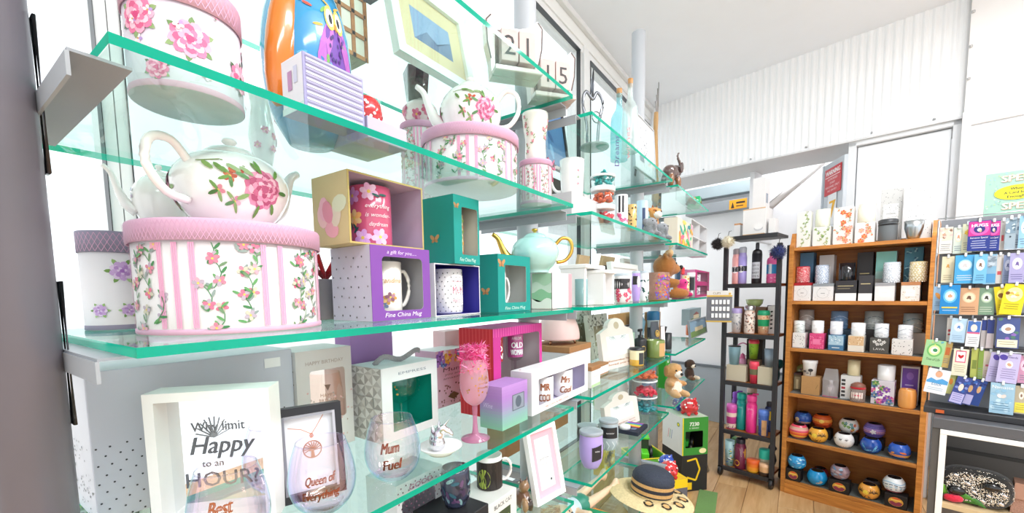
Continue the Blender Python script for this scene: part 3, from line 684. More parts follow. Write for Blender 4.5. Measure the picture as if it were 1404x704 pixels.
# purple mug box and the gilt box on it
v = .585
p, w, h = bx2(SH, 507, 588, 335, v, zt(3)); d = bdep(SH, 453, 507, 390, v); d = min(d, .125)
def art(i, w, h):
    i.text('a gift for you.....', 0, h*.9, h*.05, 'e8d8f2', w*.5, .3); i.text('Fine China Mug', 0, h*.045, h*.06, 'f3ecf8', w*.62, .3)
window_box('purple fine china mug box with dotted lilac side, at the big hat box', p, w, d, h, '8a4fae', (.17, .86, .13, .86), side='dcd6e8', inner='c3c2c4', art=art, sideart=lambda i, w, h: i.grid(.006, w-.006, .008, h-.006, .021, .0019, ('5a5560', '6b6470', '9a8f9a')), top='dcd6e8')
pm = SH.w(SH.on(527, 390, v+.05)[0], v+.05, zt(3)+.0025)
def art(i, r, h):
    for k in range(9): i.flower(rnd.uniform(-1.2, 1.3)*r, h*rnd.uniform(.1, .42), r*.3, (('c9964a', 'dfb97a'), ('8a5a6a', 'b3808f'), ('6a7a9a', '8fa0b8'))[k % 3], 5)
    i.text('Grandma', .1*r, h*.62, h*.09, 'c08a2e', r*1.5, .2)
mug('tall cream floral grandma mug inside the purple gift box', pm, .031, h*.8, 'fbf7ec', math.radians(-8), art)
gz = zt(3)+h+.0006; gv = .595
a, _ = SH.on(478, 290, gv); b, z1 = SH.on(578, 235, gv); h2 = SH.on(478, 232, gv)[1]-gz; d = .1
window_box('open gilt and lilac mug box stacked on the purple one', SH.w((a+b)/2, gv, gz), b-a, d, h2, 'cdb66f', (.02, .98, .025, .975), side='e4cf98', inner='cdbcd4', rr=.001, top='d8c68a', sideart=lambda i, w, h: [i.ell(rnd.uniform(.02, w-.02), rnd.uniform(.015, h*.7), .014, .02, c, rnd.random()*3) for c in ('f0a8b4', 'f3c2bf', 'e6d6c0', 'f4b6c6', 'dfe0c0', 'e893a8')])
pm = SH.w(SH.on(510, 285, gv+.045)[0], gv+.05, gz+.0025)
def art(i, r, h):
    for u, z, c in ((-1.05, .82, ('d9a0d6', 'c987cb')), (-.2, .88, ('f0c9e2', 'e7b2d6')), (.25, .14, ('d8a6dc', 'e3bfe6')), (-.55, .12, ('e7b8e0', 'd79fd6')), (-.95, .45, ('f4b46a', 'f0c88a'))): i.flower(u*r, z*h, r*.42, c, 6)
    for u, z, g in ((-1.0, .2, .8), (-.8, .25, 2.2), (-1.15, .25, 1.6), (.25, .84, 0.), (.3, .8, 2.8)): i.leaf(u*r, z*h, r*.4, g, '1f5a55', .3)
    for k, s in enumerate(('everything', 'is wonder-', 'daydream')): i.text(s, .2*r, h*(.62-.15*k), h*.07, 'fbeff2', r*(1.2, 1.2, .9)[k], .3)
mug('pink flowered mug lying ready in the gilt gift box', pm, .0365, h2*.9, 'd2587c', math.radians(60), art, inner='f5eef0', handle=False)
# teal boxes
def tealart(i, w, h): i.text('Fine China Mug', 0, h*.04, h*.055, 'cfeee6', w*.62, .2); bfly(i, -w*.4, h*.84, w*.12)
def bfly(i, u, v, s, c='b98a5a'):
    for sg in (-1, 1): i.ell(u+sg*s*.45, v+s*.22, s*.5, s*.28, c, sg*.7); i.ell(u+sg*s*.3, v-s*.25, s*.32, s*.2, 'a87848', -sg*.5)
    i.line(u, v-s*.4, u, v+s*.4, s*.12, '7a5232')
v = .59
p, w, h = bx2(SH, 598, 655, 360, v, zt(3)); d = .1
h = SH.on(598, 361, v)[1]-zt(3)
window_box('open white mug box with royal blue lining under the upper teal box', p, w+.012, d, h, 'e4e2e6', (.02, .98, .02, .98), side='e9e4ee', inner='3b37a0', rr=.001)
pm = SH.w(SH.on(611, 395, v+.045)[0], v+.042, zt(3)+.0025)
def art(i, r, h):
    i.grid(-1.9*r, 1.9*r, .006, h-.004, .011, .0012, ('2c2a2e', '3a3a3e'))
    i.rect(.1*r, 1.2*r, h*.2, h*.85, 'faf6f4', 4); i.text('MUM', .6*r, h*.45, h*.16, 'd2527a', r*.85); i.text('my favourite', .5*r, h*.7, h*.06, 'e08aa3', r*.8); i.text('FIRST', .5*r, h*.25, h*.07, 'd2527a', r*.6)
mug('white dotted mum mug inside the blue lined box', pm, .034, h*.9, 'faf6f4', math.radians(70), art, handle=False)
z2 = zt(3)+h+.0006; v2 = .575
a = SH.on(623, 300, v2)[0]; b = SH.on(646, 300, v2)[0]; hh2 = SH.on(623, 266, v2)[1]-z2; d = max(.05, min(bdep(SH, 578, 623, 300, v2), .14))
window_box('upper teal butterfly mug box, tilted on the blue lined box', SH.w((a+b)/2+.012, v2, z2), b-a+.028, d, hh2, '0e9c93', (.3, .93, .14, .84), side='0a9189', inner='d4d2cc', art=tealart, sideart=lambda i, w, h: bfly(i, w*.42, h*.38, h*.11), rr=.004)
mug('yellow flowered mug inside the upper teal box', SH.w((a+b)/2+.012, v2+.045, z2+.0025), .026, hh2*.75, 'f3e2b0', 1.2, lambda i, r, h: i.grid(-r*1.4, r*1.4, .01, h*.9, .014, .004, ('d9a22e', 'c46a4a', '7f9a4a')), handle=False)
v3 = .57
a = SH.on(683, 390, v3)[0]; b = SH.on(727, 390, v3)[0]; hh3 = SH.on(683, 348, v3)[1]-zt(3); d = max(.06, min(bdep(SH, 652, 683, 390, v3), .12))
window_box('lower teal butterfly mug box standing on the shelf by the mint teapot', SH.w((a+b)/2, v3, zt(3)), b-a, d, hh3, '0e9c93', (.2, .86, .16, .82), side='0a9189', inner='cfd0cc', art=tealart, sideart=lambda i, w, h: bfly(i, w*.45, h*.36, h*.11), rr=.004)
mug('slim white flowered mug inside the lower teal box', SH.w(a+(b-a)*.36, v3+.04, zt(3)+.0025), .022, hh3*.7, 'fbf8f5', -.3, lambda i, r, h: [i.flower(rnd.uniform(-1.2, 1)*r, rnd.uniform(.2, .8)*h, .006, ('b9737f', '8a6a5a'), 5) for k in range(7)])
p, r, _ = pos(SH, 655, 690, 325, .83, zt(3)+.06)
carton('gift_box', 'low white carton carrying the small sprig teapot', SH.w(SH.on(672, 345, .83)[0], .775, zt(3)), .12, .11, .0585, 'f3f1f0')
teapot('small white teapot with blue sprigs behind the teal boxes', p, .05, .075, 2.6, decor='sprig')
# mint teapot on the green and pink box
v = .545; a = SH.on(757, 400, v)[0]; b = SH.on(784, 400, v)[0]; hm = SH.on(757, 374, v)[1]-zt(3); dg = max(.06, min(bdep(SH, 729, 757, 400, v), .1))
def sart(i, w, h):
    pts = lambda f: [(w*t/8, h*(f+.06*math.sin(t*.9+f*9))) for t in range(9)]
    for f, c in ((.7, 'c8e0cc'), (.5, '8fc79c'), (.25, 'e6f2e4')): i.poly([(.0, h*.01)]+pts(f)+[(w, h*.01)], c)
    i.rect(w-.0015, w, 0, h, '3a3a3a')
def art(i, w, h):
    i.rect(-w*.48, w*.3, .001, h-.001, 'f7eff0'); i.rect(w*.3, w*.49, .001, h-.001, 'e8a0a8'); i.text('ceramic teapot', -w*.08, h*.6, h*.05, 'd98a98', w*.6); i.rect(-w*.4, w*.24, h*.53, h*.545, 'e6a8b2'); i.path([(-w*.15, h*.42), (-w*.2, h*.15), (w*.05, h*.15), (w*.03, h*.4), (-w*.15, h*.42)], .001, 'e6a8b2')
carton('gift_box', 'pale green watercolour box with a pink band, under the mint teapot', SH.w((a+b)/2, v, zt(3)), b-a, dg, hm, 'f2e6e6', side='b4dcbc', sideart=sart, top='a9d5b4', art=art)
p, r, _ = pos(SH, 702, 765, 345, .595, zt(3)+hm+.0006)
teapot('mint green teapot with gold spout, handle and knob', p, r*1.04, (SH.on(733, 309, .595)[1]-p.z)*.88, math.radians(130), body='b4e0dc', gold='d9ae55', decor=None)
b_ = carton('gift_box', 'small grey box at the right of the big hat box with a red bow', SH.w(SH.on(447, 400, .76)[0], .72, zt(3)), .075, .09, .075, '8d8a90')
rb = MB()
for s in (-1, 1): rb.tube([(.0, .04, .078), (s*.02, .03, .12), (s*.035, .045, .11), (0, .04, .078)], .006, 'c7202e', 6, squash=.4)
rb.build('ribbon_bow', 'fabric', b_)
# --- second highest shelf, near bay
hat('big rose printed hat box at the post, pink rim to its lid', 166, 332, 60, .62, 2, -28, .03, style='rose', lid='e9b7c9', body='efe6ee')
hat('big striped floral hat box with pink lid under the peony teapot of the upper shelf', 577, 711, 195, .625, 2, 160, .024)
hz = None
for o in list(COL.objects):
    if o.get('label', '').startswith('big striped floral hat box'): hz = o
top_z = zt(2)+max(c[2] for ch in hz.children for c in [tuple(v) for v in ch.bound_box])
p, r, _ = pos(SH, 600, 690, 130, .64, top_z+.0006)
teapot('white peony teapot on the big striped hat box, spout to the post', p, r*.93, (SH.on(645, 95, .64)[1]-p.z)*.84, math.radians(125), turn=-2.98)
p2, r2, h2 = hat('small floral hat box with pink lid and ribbon bow beside the big striped one', 712, 757, 240, .59, 2, 213, .014, bow=True)
pv = Vector((p2.x, p2.y, zt(2)+h2+.0006)); rv = SH.circ(715, 751, 185, .59)[1]; hv = SH.on(733, 157, .59)[1]-pv.z
pf = smooth([(rv*.55, 0), (rv*.8, hv*.1), (rv*.78, hv*.45), (rv*.95, hv*.75), (rv*1.0, hv)])
turned('vase', 'floral white footed vase on the small bow hat box', 'vase', pv, [('vase_body', [(0, 0)]+pf+[(rv*.93, hv), (rv*.7, hv*.4)], 'f8f3ea', 'ceramic')], art=lambda i: [i.spray(rnd.uniform(-2, 2)*rv, hv*rnd.uniform(.2, .8), rv*.7, ('e58fa8', 'f2b3c4', 'd9718f')) for k in range(9)], ref=Prof(pf, rv))
pb, rb_, hb_ = hat('small pink lidded hat box behind the striped one, carrying a round jar', 548, 606, 180, .84, 2, 163, .016)
pv = Vector((pb.x, pb.y, zt(2)+hb_+.0006)); rv = rb_*.82; pf = smooth([(rv*.6, 0), (rv, rv*.6), (rv*.9, rv*1.1), (rv*.5, rv*1.4)])
turned('ginger_jar', 'round white floral jar on the small hat box at the back', 'jar', pv, [('jar_body', [(0, 0)]+pf+[(0, rv*1.42)], 'f8f3ec', 'ceramic'), ('knob', smooth([(rv*.12, rv*1.4), (rv*.2, rv*1.55), (0, rv*1.65)]), 'f8f3ec', 'ceramic')], art=lambda i: [i.flower(rnd.uniform(-2, 2)*rv, rnd.uniform(.3, 1.1)*rv, rv*.3, PINKS, 6) for k in range(9)], ref=Prof(pf, rv))
# painted owl pot
p, r, _ = pos(SH, 354, 479, 40, .632, zt(2)); t = thing('owl_pot', 'round blue glazed pot painted with a purple owl', 'pot', p, 0)
ho = SH.on(420, -12, .632)[1]-p.z
pf = smooth([(r*.5, 0), (r*.86, ho*.2), (r, ho*.5), (r*.9, ho*.78), (r*.62, ho)])
MB().lathe([(0, 0)]+pf+[(r*.58, ho), (r*.8, ho*.6)], '3f93c4', 40).build('pot_body', 'ceramic', t)
MB().lathe([(r*.6, ho), (r*.7, ho+.004), (r*.62, ho+.01), (r*.55, ho+.004)], 'd9822e', 32).build('rim', 'ceramic', t)
X = Matrix.Translation((-r*.80, -r*.42, ho*.55)) @ Matrix.Rotation(.15, 4, 'Y'); MB().ball((0, 0, 0), (r*.36, r*.3, ho*.42), 'd8792c', 20, X).build('moulded_wing', 'ceramic', t)
ik = Ink(lambda a_, z_, e: round_(Prof(pf, r))(a_*.8+.12*r, z_*.72+.26*ho, e)); u = .05*r
for a in range(26): ik.leaf(rnd.uniform(-1.5, 1.7)*r, rnd.uniform(.12, .9)*ho, r*.3, rnd.uniform(0, 6), ('6fa84a', 'e0a63a', 'd8503a', '2f6fa8', '5fb0d0')[a % 5])
ik.ell(u, ho*.42, r*.36, ho*.3, '6a3aa0', 0, 16)
for s in (-1, 1):
    ik.ell(u+s*r*.34, ho*.42, r*.17, ho*.24, 'b060b8', s*.25, 12); ik.ell(u+s*r*.16, ho*.66, r*.17, ho*.11, 'e8c860', 0, 14); ik.ell(u+s*r*.16, ho*.66, r*.12, ho*.08, 'f5f0e6', 0, 12); ik.ell(u+s*r*.14, ho*.65, r*.06, ho*.045, '1c1a22', 0, 10); ik.leaf(u+s*r*.05, ho*.76, r*.36, PI/2-s*1.0, 'd8a848', .2)
for k in range(14): ik.ell(u+rnd.uniform(-.25, .25)*r, ho*rnd.uniform(.24, .52), r*.03, ho*.02, '3a1f70')
ik.poly([(u-.05*r, ho*.62), (u+.05*r, ho*.62), (u, ho*.54)], 'e58a2a')
ik.out('owl_painting', t)
# ribbed silver box, ladybird tin, lilac box
v = .508; a, zz = SH.on(414, 68, v); b, _ = SH.on(499, 140, v); hb = zz-zt(2)
d = .05
def art(i, w, h):
    for k in range(16): i.rect(-w*.46, w*.46, h*(.05+.058*k), h*(.05+.058*k+.026), ('f4f3fb', '8f8cab')[k % 2], 1); i.rect(-w*.46, w*.46, h*(.05+.058*k+.03), h*(.05+.058*k+.045), 'b9b7d4')
def sart(i, w, h): i.rect(w*.3, w*.5, h*.4, h*.75, 'b58ab0'); i.rect(w*.58, w*.75, h*.5, h*.8, 'c6cbe0'); i.rect(0, w, 0, h*.12, 'cfe6e2')
carton('gift_box', 'silvery lilac box with a ribbed front, half over the shelf edge', SH.w((a+b)/2, v, zt(2)), b-a, d, hb, 'a9a6cf', art=art, side='f3f4f8', sideart=sart)
v = .53; a, zz = SH.on(500, 156, v); b, _ = SH.on(555, 180, v)
carton('gift_box', 'flat pale lilac box beside the ribbed silvery one', SH.w((a+b)/2+.004, v, zt(2)), b-a, .1, max(.03, zz-zt(2)), 'cdc3dc')
lz = zt(2)+max(.03, zz-zt(2))+.0006; p, r, _ = pos(SH, 478, 523, 122, .60, lz); hl = min(SH.on(500, 90, .60)[1]-lz, r*2.5)
pf = [(0, 0)]+smooth([(r*.55, 0), (r, hl*.4), (r*.8, hl*.85), (0, hl)])
turned('spotted_pot', 'round red pot with white polka spots behind the ribbed box', 'pot', p, [('pot_body', pf, 'c02a2e', 'ceramic')], art=lambda i: [i.ell(rnd.uniform(-2, 2)*r, rnd.uniform(.1, .85)*hl, r*.1, r*.1, 'f8f2ee', 0, 8) for k in range(34)], ref=Prof(pf, r))
p, r, _ = pos(SH, 333, 372, 80, .8, zt(2)); turned('vase', 'small white floral vase between rose hat box and owl pot', 'vase', p, [('vase_body', [(0, 0)]+smooth([(r*.6, 0), (r, .05), (r*.7, .1), (r*.85, .13)]), 'f6f1ee', 'ceramic')], art=lambda i: [i.flower(rnd.uniform(-2, 2)*r, rnd.uniform(.02, .1), r*.3, PINKS, 6) for k in range(8)], ref=r)

# --- topmost shelf, near bay
def calendar(label, xl, xr, py, v, num, k=1, hgt=.125):
    a = SH.on(xl, py, v)[0]; b = SH.on(xr, py, v)[0]; w = min(b-a, .115); h = hgt
    t = thing('block_calendar', label, 'calendar', SH.w((a+b)/2, v, zt(1)), math.radians(-38), None)
    O = [(-w*.5, .0), (w*.5, 0), (w*.52, h*.3), (w*.6, h*.6), (w*.62, h*1.0), (w*.5, h*1.1), (w*.36, h*.97), (w*.1, h*.9), (-w*.1, h*.9), (-w*.36, h*.97), (-w*.5, h*1.1), (-w*.62, h*1.0), (-w*.6, h*.6), (-w*.52, h*.3)]
    m = MB().prism(O, 0, .03, 'dfcdc8'); m.build('holder', 'ceramic', t)
    MB().box(-w*.5, w*.5, -.032, 0, 0, .012, 'd9c9c4', b=.002).build('ledge', 'ceramic', t)
    f = MB(); f.holed(w*.84, h*.14, h*.8, (-w*.38, w*.38, h*.18, h*.76), -.006, 0, '5a4a42', None, .001); f.build('number_frame', 'plastic', t)
    for s, ch in ((-1, num[0]), (1, num[1])):
        x0, x1 = (-w*.36, -w*.012) if s < 0 else (w*.012, w*.36)
        bk = MB().box(x0, x1, -.028, -.0005, h*.19, h*.75, 'e0cbc6', b=.001).build('number_block', 'paper', t)
        Ink(front(-.028)).text(ch, (x0+x1)/2, h*.3, h*.34, '2e2826', None).out('numeral', bk)
    ik = Ink(front(0))
    for s in (-1, 1):
        for a in range(6): ik.leaf(s*w*.5, h*.72, w*.07, a*1.05, 'fbf8f6', .4)
        ik.path([(s*w*.5, h*1.08), (s*w*.6, h*.98), (s*w*.585, h*.6), (s*w*.51, h*.3)], .003, '4a403c')
    ik.out('painted_flower', t); return t
calendar('pinkish butterfly block calendar reading 21 on the top shelf', 668, 738, 50, .575, '21')
calendar('whitish butterfly block calendar reading 15, nearer the post', 728, 780, 100, .567, '15')
# leaning picture frames on the top shelf
a = SH.on(548, 60, .70)[0]; b = SH.on(652, 60, .70)[0]
pframe('white frame with a wooden mat and blue picture seen from below', SH.w((a+b)/2, .70, zt(1)), b-a, .2, .022, 'f1f3f0', .2, mat_col='d9c8a0', mat_w=.04, pic='8aa3c4', art=lambda i, w, y0, y1: [i.poly([(-w, y0), (-w*.3, y0+(y1-y0)*.45), (w*.2, y0+(y1-y0)*.2), (w, y0+(y1-y0)*.6), (w, y0)], '6a7f9f')], depth=.02)
a = SH.on(735, 60, .85)[0]; b = SH.on(792, 60, .85)[0]
pframe('dark framed blue painting leaning behind the calendars', SH.w((a+b)/2-.03, .84, zt(1)), .24, .30, .012, '2a2a30', .14, pic='4f7fb4', art=lambda i, w, y0, y1: [i.ell(rnd.uniform(-.8, .8)*w, y0+(y1-y0)*rnd.uniform(.15, .9), w*.3, w*.12, c, rnd.random()*3) for c in ('7fb0dc', '2f5f98', '9fc6e6', '3f78b8', 'c6dcf0', '2a4f80', '6aa0d4', '88b8e0')], depth=.018)
a = SH.on(446, 30, .80)[0]; b = SH.on(500, 30, .80)[0]; w = b-a
t = thing('house_lantern', 'half timbered house ornament with brown beams on the top shelf', 'ornament', SH.w((a+b)/2, .80, zt(1)), 0)
MB().box(-w/2, w/2, 0, .09, 0, .13, 'e9e2d2', b=.001).build('house_walls', 'ceramic', t)
bm = MB()
for x in (-w*.5, -w*.17, w*.17, w*.5): bm.box(x-.004, x+.004, -.003, 0, 0, .13, '7a5638'); bm.box(x-.004, x+.004, .09, .093, 0, .13, '7a5638')
for z in (.0, .043, .087, .122): bm.box(-w/2, w/2, -.003, 0, z, z+.008, '7a5638'); bm.box(-w/2-.003, -w/2, 0, .09, z, z+.008, '7a5638')
for y in (0, .03, .06, .086): bm.box(-w/2-.003, -w/2, y, y+.006, 0, .13, '7a5638')
bm.build('timber_frame', 'dark_wood', t)['kind'] = 'stuff'
MB().prism([(-w*.6, .13), (w*.6, .13), (0, .21)], -.01, .1, '8a6a4e').build('gable_roof', 'ceramic', t)
MB().box(-w*.5, w*.5, .0, .09, -.0004, .0, 'b39a6c').build('felt_base', 'fabric', t)
def topbox(name, label, xl, xr, v, d, h, col, py=30, **kw):
    a = SH.on(xl, py, v)[0]; b = SH.on(xr, py, v)[0]; return carton(name, label, SH.w((a+b)/2, v, zt(1)), b-a, d, h, col, **kw)
topbox('keepsake_box', 'dark plum box with a green edge on the top shelf', 518, 552, .56, .08, .07, '5a4450', art=lambda i, w, h: i.rect(-w*.5, w*.5, 0, h*.1, '5a7a58'))
p, r, _ = pos(SH, 548, 590, 62, .87, zt(1)); turned('flower_pot', 'dark tapered square pot standing behind the wooden matted frame', 'pot', p, [('pot_wall', [(0, 0), (r*.75, 0), (r, .09), (r*.92, .09), (r*.7, .01)], '5c5450', 'ceramic')], n=4, rz=.3)
t = plush('bird_figurine', 'small dark bird figurine behind the first calendar', 'ornament', SH.w(SH.on(706, 20, .8)[0], .79, zt(1)), [((0, 0, .04), (.02, .032, .02), '6a6468'), ((0, -.025, .062), (.014, .014, .014), '4a464a'), ((0, .04, .05), (.008, .03, .008), '4a464a'), ((0, 0, .012), (.012, .012, .014), '9a9494')], .006, 0, mat='ceramic')
# --- waist level shelf, near bay
z4 = zt(4)
# big dotted white carton at the post
v = .86; pa = onz(130, 704, z4); x0 = .165; x1 = SH.on(345, 520, .84)[0]
hb = SH.on(172, 504, .80)[1]-z4
carton('storage_box', 'big white glossy carton with black dots along its foot, next to the dark post', SH.w(.275, .79, z4), .28, .12, hb, 'd9dbe6', side='f1f3fa', top='eef0f4', sideart=lambda i, w, h: i.dots(.004, w-.004, .004, h*.5, 60, .0016, ('4a4a52',)), art=lambda i, w, h: [i.grid(-w/2+.004, w/2-.004, .004, h*.55, .016, .0014, ('3a3a42',)), i.rect(w*.32, w*.42, h*.86, h*.94, 'f8f8f8')])
# mirrored shadow box with the happy hour lettering
L_ = Vector((.168, .692)); Rr = Vector((.255, .612)); dv_ = Rr-L_; rz = math.atan2(dv_.y, dv_.x); fw = .185
F2 = Frame(L_.x, L_.y, rz); tz = F2.on(197, 542, 0)[1]-z4; tw = F2.on(372, 600, 0)[0]; tz = min(tz, .255)
t = thing('mirror_box', 'white deep framed mirror with printed happy hour verse, leaning on the dotted carton', 'mirror', F2.w(tw/2, 0, z4), rz)
m = MB(); m.holed(tw, 0, tz, (-tw/2+.012, tw/2-.012, .012, tz-.012), 0, .045, 'f3f3ef', 'e4e4e0', .001); m.build('deep_frame', 'plastic', t)
MB().box(-tw/2+.012, tw/2-.012, .03, .034, .012, tz-.012, 'eef0f2').build('mirror_plate', MIRROR, t)
MB().box(-tw/2+.002, tw/2-.002, .0345, .04, .002, tz-.002, '7a7a7a').build('backing', 'paper', t)
ik = Ink(front(.0298))
ik.text('Why limit', -.002, tz*.67, tz*.07, '6a6c70', tw*.45); ik.text('Happy', 0, tz*.50, tz*.13, '5f6166', tw*.52, .25, bold=.04); ik.text('to an', -tw*.08, tz*.40, tz*.05, '6a6c70', tw*.18); ik.text('HOUR?', 0, tz*.25, tz*.11, '5f6166', tw*.62)
for k in range(10): a = .4+k*.28; ik.line(-tw*.05, tz*.62, -tw*.05+tw*.16*math.cos(a), tz*.62+tw*.2*math.sin(a), .0012, '8a8c90')
for k in range(9): ik.line(tw*.36, tz*(.14+.09*k), tw*.44, tz*(.14+.09*k), .0018, '2c2c30')
ik.out('verse', t)
# slate sign whose reflection the mirror shows is the black hexagon plaque
# gift cartons at the back
def frontbox(xl, xr, yt, v, z, clampd, xb=None, ymid=None):
    a, z1 = SH.on(xl, yt, v); b, _ = SH.on(xr, yt, v); d = clampd
    if xb is not None: d = max(.04, min(bdep(SH, xb, xl, ymid or yt, v), clampd))
    return SH.w((a+b)/2, v, z), b-a, z1-z, d
p, w, h, d = frontbox(404, 481, 484, .78, z4, .10, 364, 520)
def art(i, w, h):
    i.text('HAPPY BIRTHDAY', 0, h*.86, h*.035, 'b9a79e', w*.68)
    i.dots(-w/2+.003, w/2-.003, .004, h*.6, 40, .0022, ('e6b8b4', 'b9a79e', 'd9c8c0'))
window_box('happy birthday gift carton with dotted side and rose gold window', p, w, d, h, 'e6e2e0', (.22, .86, .30, .80), side='efeceb', inner='fbeee8', art=art, sideart=lambda i, w, h: i.grid(.004, w-.004, .006, h-.006, .017, .0016, ('7a7570', 'a09a94')), top='f4f2ee', rr=.006, backc='open')
gx = SH.on(448, 540, .82)[0]
gl = turned('gift_glass', 'rose gold birthday glass inside the birthday carton', 'glass', SH.w(gx, .825, z4+.0025), [('bowl', smooth([(.02, .0), (.034, .03), (.036, .09), (.030, h*.72)]), 'fff2ea', 'glass')], art=lambda i: [i.poly([(-.006, h*.62), (.006, h*.62), (0, h*.56)], '8a6a5a'), i.text('HAPPY', 0, h*.5, h*.035, 'b98f7a', .028), i.text('BIRTHDAY', 0, h*.45, h*.03, 'b98f7a', .034), i.text('Gorgeous', 0, h*.35, h*.055, '6a4a3e', .05, .3)], ref=.036)
p, w, h, d = frontbox(522, 599, 507, .705, z4, .13, 479, 560)
def tri(i, w, h):
    n = 4; s = w/n
    for r_ in range(int(h/s*1.1)+1):
        for c in range(n):
            u = c*s; z0 = r_*s*.9; zz = min(z0+s*.9, h); cols = ('c9c4c1', 'dedad7', 'b4aeab', 'ece9e7')
            if z0 >= h-.004: continue
            i.poly([(u, z0), (u+s, z0), (u+s/2, (z0+zz)/2)], cols[(r_+c) % 4], False); i.poly([(u+s, z0), (u+s, zz), (u+s/2, (z0+zz)/2)], cols[(r_+c+1) % 4], False); i.poly([(u+s, zz), (u, zz), (u+s/2, (z0+zz)/2)], cols[(r_+c+2) % 4], False); i.poly([(u, zz), (u, z0), (u+s/2, (z0+zz)/2)], cols[(r_+c+3) % 4], False)
eb = window_box('white glass box with teal window lining, grey triangle side and ribbon handle', p, w, d, h, 'f4f5f6', (.17, .88, .12, .80), side='d2cecc', inner='12b8a4', art=lambda i, w, h: i.text('EMPRESS', .03*w, h*.88, h*.035, '8f9aa6', w*.5), sideart=tri, top='eef0f0', rr=.001)
MB().tube(smooth3([(-w*.35, d*.5, h), (-w*.2, d*.45, h+.016), (w*.05, d*.4, h+.006), (w*.3, d*.35, h+.022), (w*.42, d*.4, h+.018)], 4), .006, 'a5a2a4', 8, squash=.25).build('ribbon_handle', 'fabric', eb)
turned('balloon_glass', 'clear balloon glass on its side inside the teal lined box', 'glass', SH.w(SH.on(552, 560, .76)[0], .765, z4+.0025), [('bowl', smooth([(.004, .055), (.036, .075), (.044, .11), (.034, .15)]), 'f2fffb', 'glass'), ('stem', [(.028, 0), (.027, .002), (.004, .006), (.0035, .056)], 'f2fffb', 'glass')], art=lambda i: i.dots(-.09, .09, .085, .135, 26, .0022, ('c9a25a', '2c6a60')), ref=.044)
p, w, h, d = frontbox(597, 641, 483, .80, z4, .08)
def art(i, w, h):
    for k in range(26): i.flower(rnd.uniform(-.46, .46)*w, h*rnd.uniform(.76, .97), w*rnd.uniform(.08, .15), (('8a5fb8', 'a67fd0'), ('d9579a', 'ec8fc0'), ('4f7fc8', '7fb0e0'), ('e8b84a', 'f4d98a'), ('fbf3f7', 'f0dfe8'))[k % 5], 6, 1, None, '3a2a4a')
    i.text('Mum', 0, h*.62, h*.07, '6a3a44', w*.6, .2); i.text('you are', 0, h*.55, h*.04, '8a5a60', w*.5, .2); i.text('amazing', 0, h*.48, h*.04, '8a5a60', w*.6, .2)
    i.dots(-w*.46, w*.46, h*.02, h*.42, 34, .0028, ('6a3f3a', '8f5f58')); i.poly([(0, h*.1), (w*.18, h*.17), (0, h*.24), (-w*.18, h*.17)], '6b5236'); i.rect(-w*.46, w*.46, h*.085, h*.09, 'c98fa8')
carton('gift_box', 'pink mum gift box topped with bright painted flowers', p, w, d, h, 'e9c3d8', art=art, top='f4f2f2')
p, w, h, d = frontbox(478, 536, 440, .86, z4, .05)
carton('gift_box', 'plain lilac carton behind the happy birthday box', SH.w(SH.on(507, 470, .86)[0], .85, z4), w, .06, min(h, .245), 'b48ac6')
p, w, h, d = frontbox(610, 634, 455, .86, z4, .05); carton('gift_box', 'pale blush narrow carton behind the mum box', p, w, .05, min(h, .24), 'f0cdd0')
# necklace in its black case
Fn = Frame(*onz(392, 704, z4).xy, math.radians(-22)); Fn = Frame(.275, .632, math.radians(-20)); nw = Fn.on(468, 610, 0)[0]-Fn.on(372, 610, 0)[0]; nh = Fn.on(380, 566, 0)[1]-z4; nc = (Fn.on(468, 600, 0)[0]+Fn.on(384, 640, 0)[0])/2
def art(i, w, y0, y1):
    H = y1-y0; cx, cy = .1*w, y0+H*.52
    i.path([(-w*.8, y0+H*.84), (-w*.3, y0+H*.8), (cx, cy+H*.2)], .0012, 'c98a70'); i.path([(w*.62, y0+H*.95), (w*.3, y0+H*.8), (cx, cy+H*.2)], .0012, 'c98a70'); i.ell(cx, cy+H*.18, .003, .004, 'c07a60')
    for k in range(24): a = k*PI/12; b = a+PI/12; i.line(cx+w*.36*math.cos(a), cy+w*.36*math.sin(a), cx+w*.36*math.cos(b), cy+w*.36*math.sin(b), .0016, 'b8765c')
    for k in range(11): a = -.2+k*.35; i.path([(cx, cy-w*.05), (cx+w*.17*math.cos(a), cy+w*.16*math.sin(a)), (cx+w*.33*math.cos(a+.15), cy+w*.33*math.sin(a+.15))], .0013, 'b8765c')
    i.poly([(cx-.003, cy-w*.33), (cx+.003, cy-w*.33), (cx+.0015, cy), (cx-.0015, cy)], 'b8765c', False)
pframe('black cased necklace with rose gold tree pendant on white card', Fn.w(nc, 0, z4), nw, nh, .012, '1d1d24', .10, Fn.rz, pic='eceef4', art=art, depth=.02, fart=lambda i, w, h: [i.rect(-w/2+.010, w/2-.010, h-.016, h-.012, '9a9aa4'), i.rect(-w/2+.010, -w/2+.014, .012, h-.012, '84848e'), i.rect(w/2-.014, w/2-.010, .012, h-.012, 'b4b4be')], name='necklace_case', legs=False)
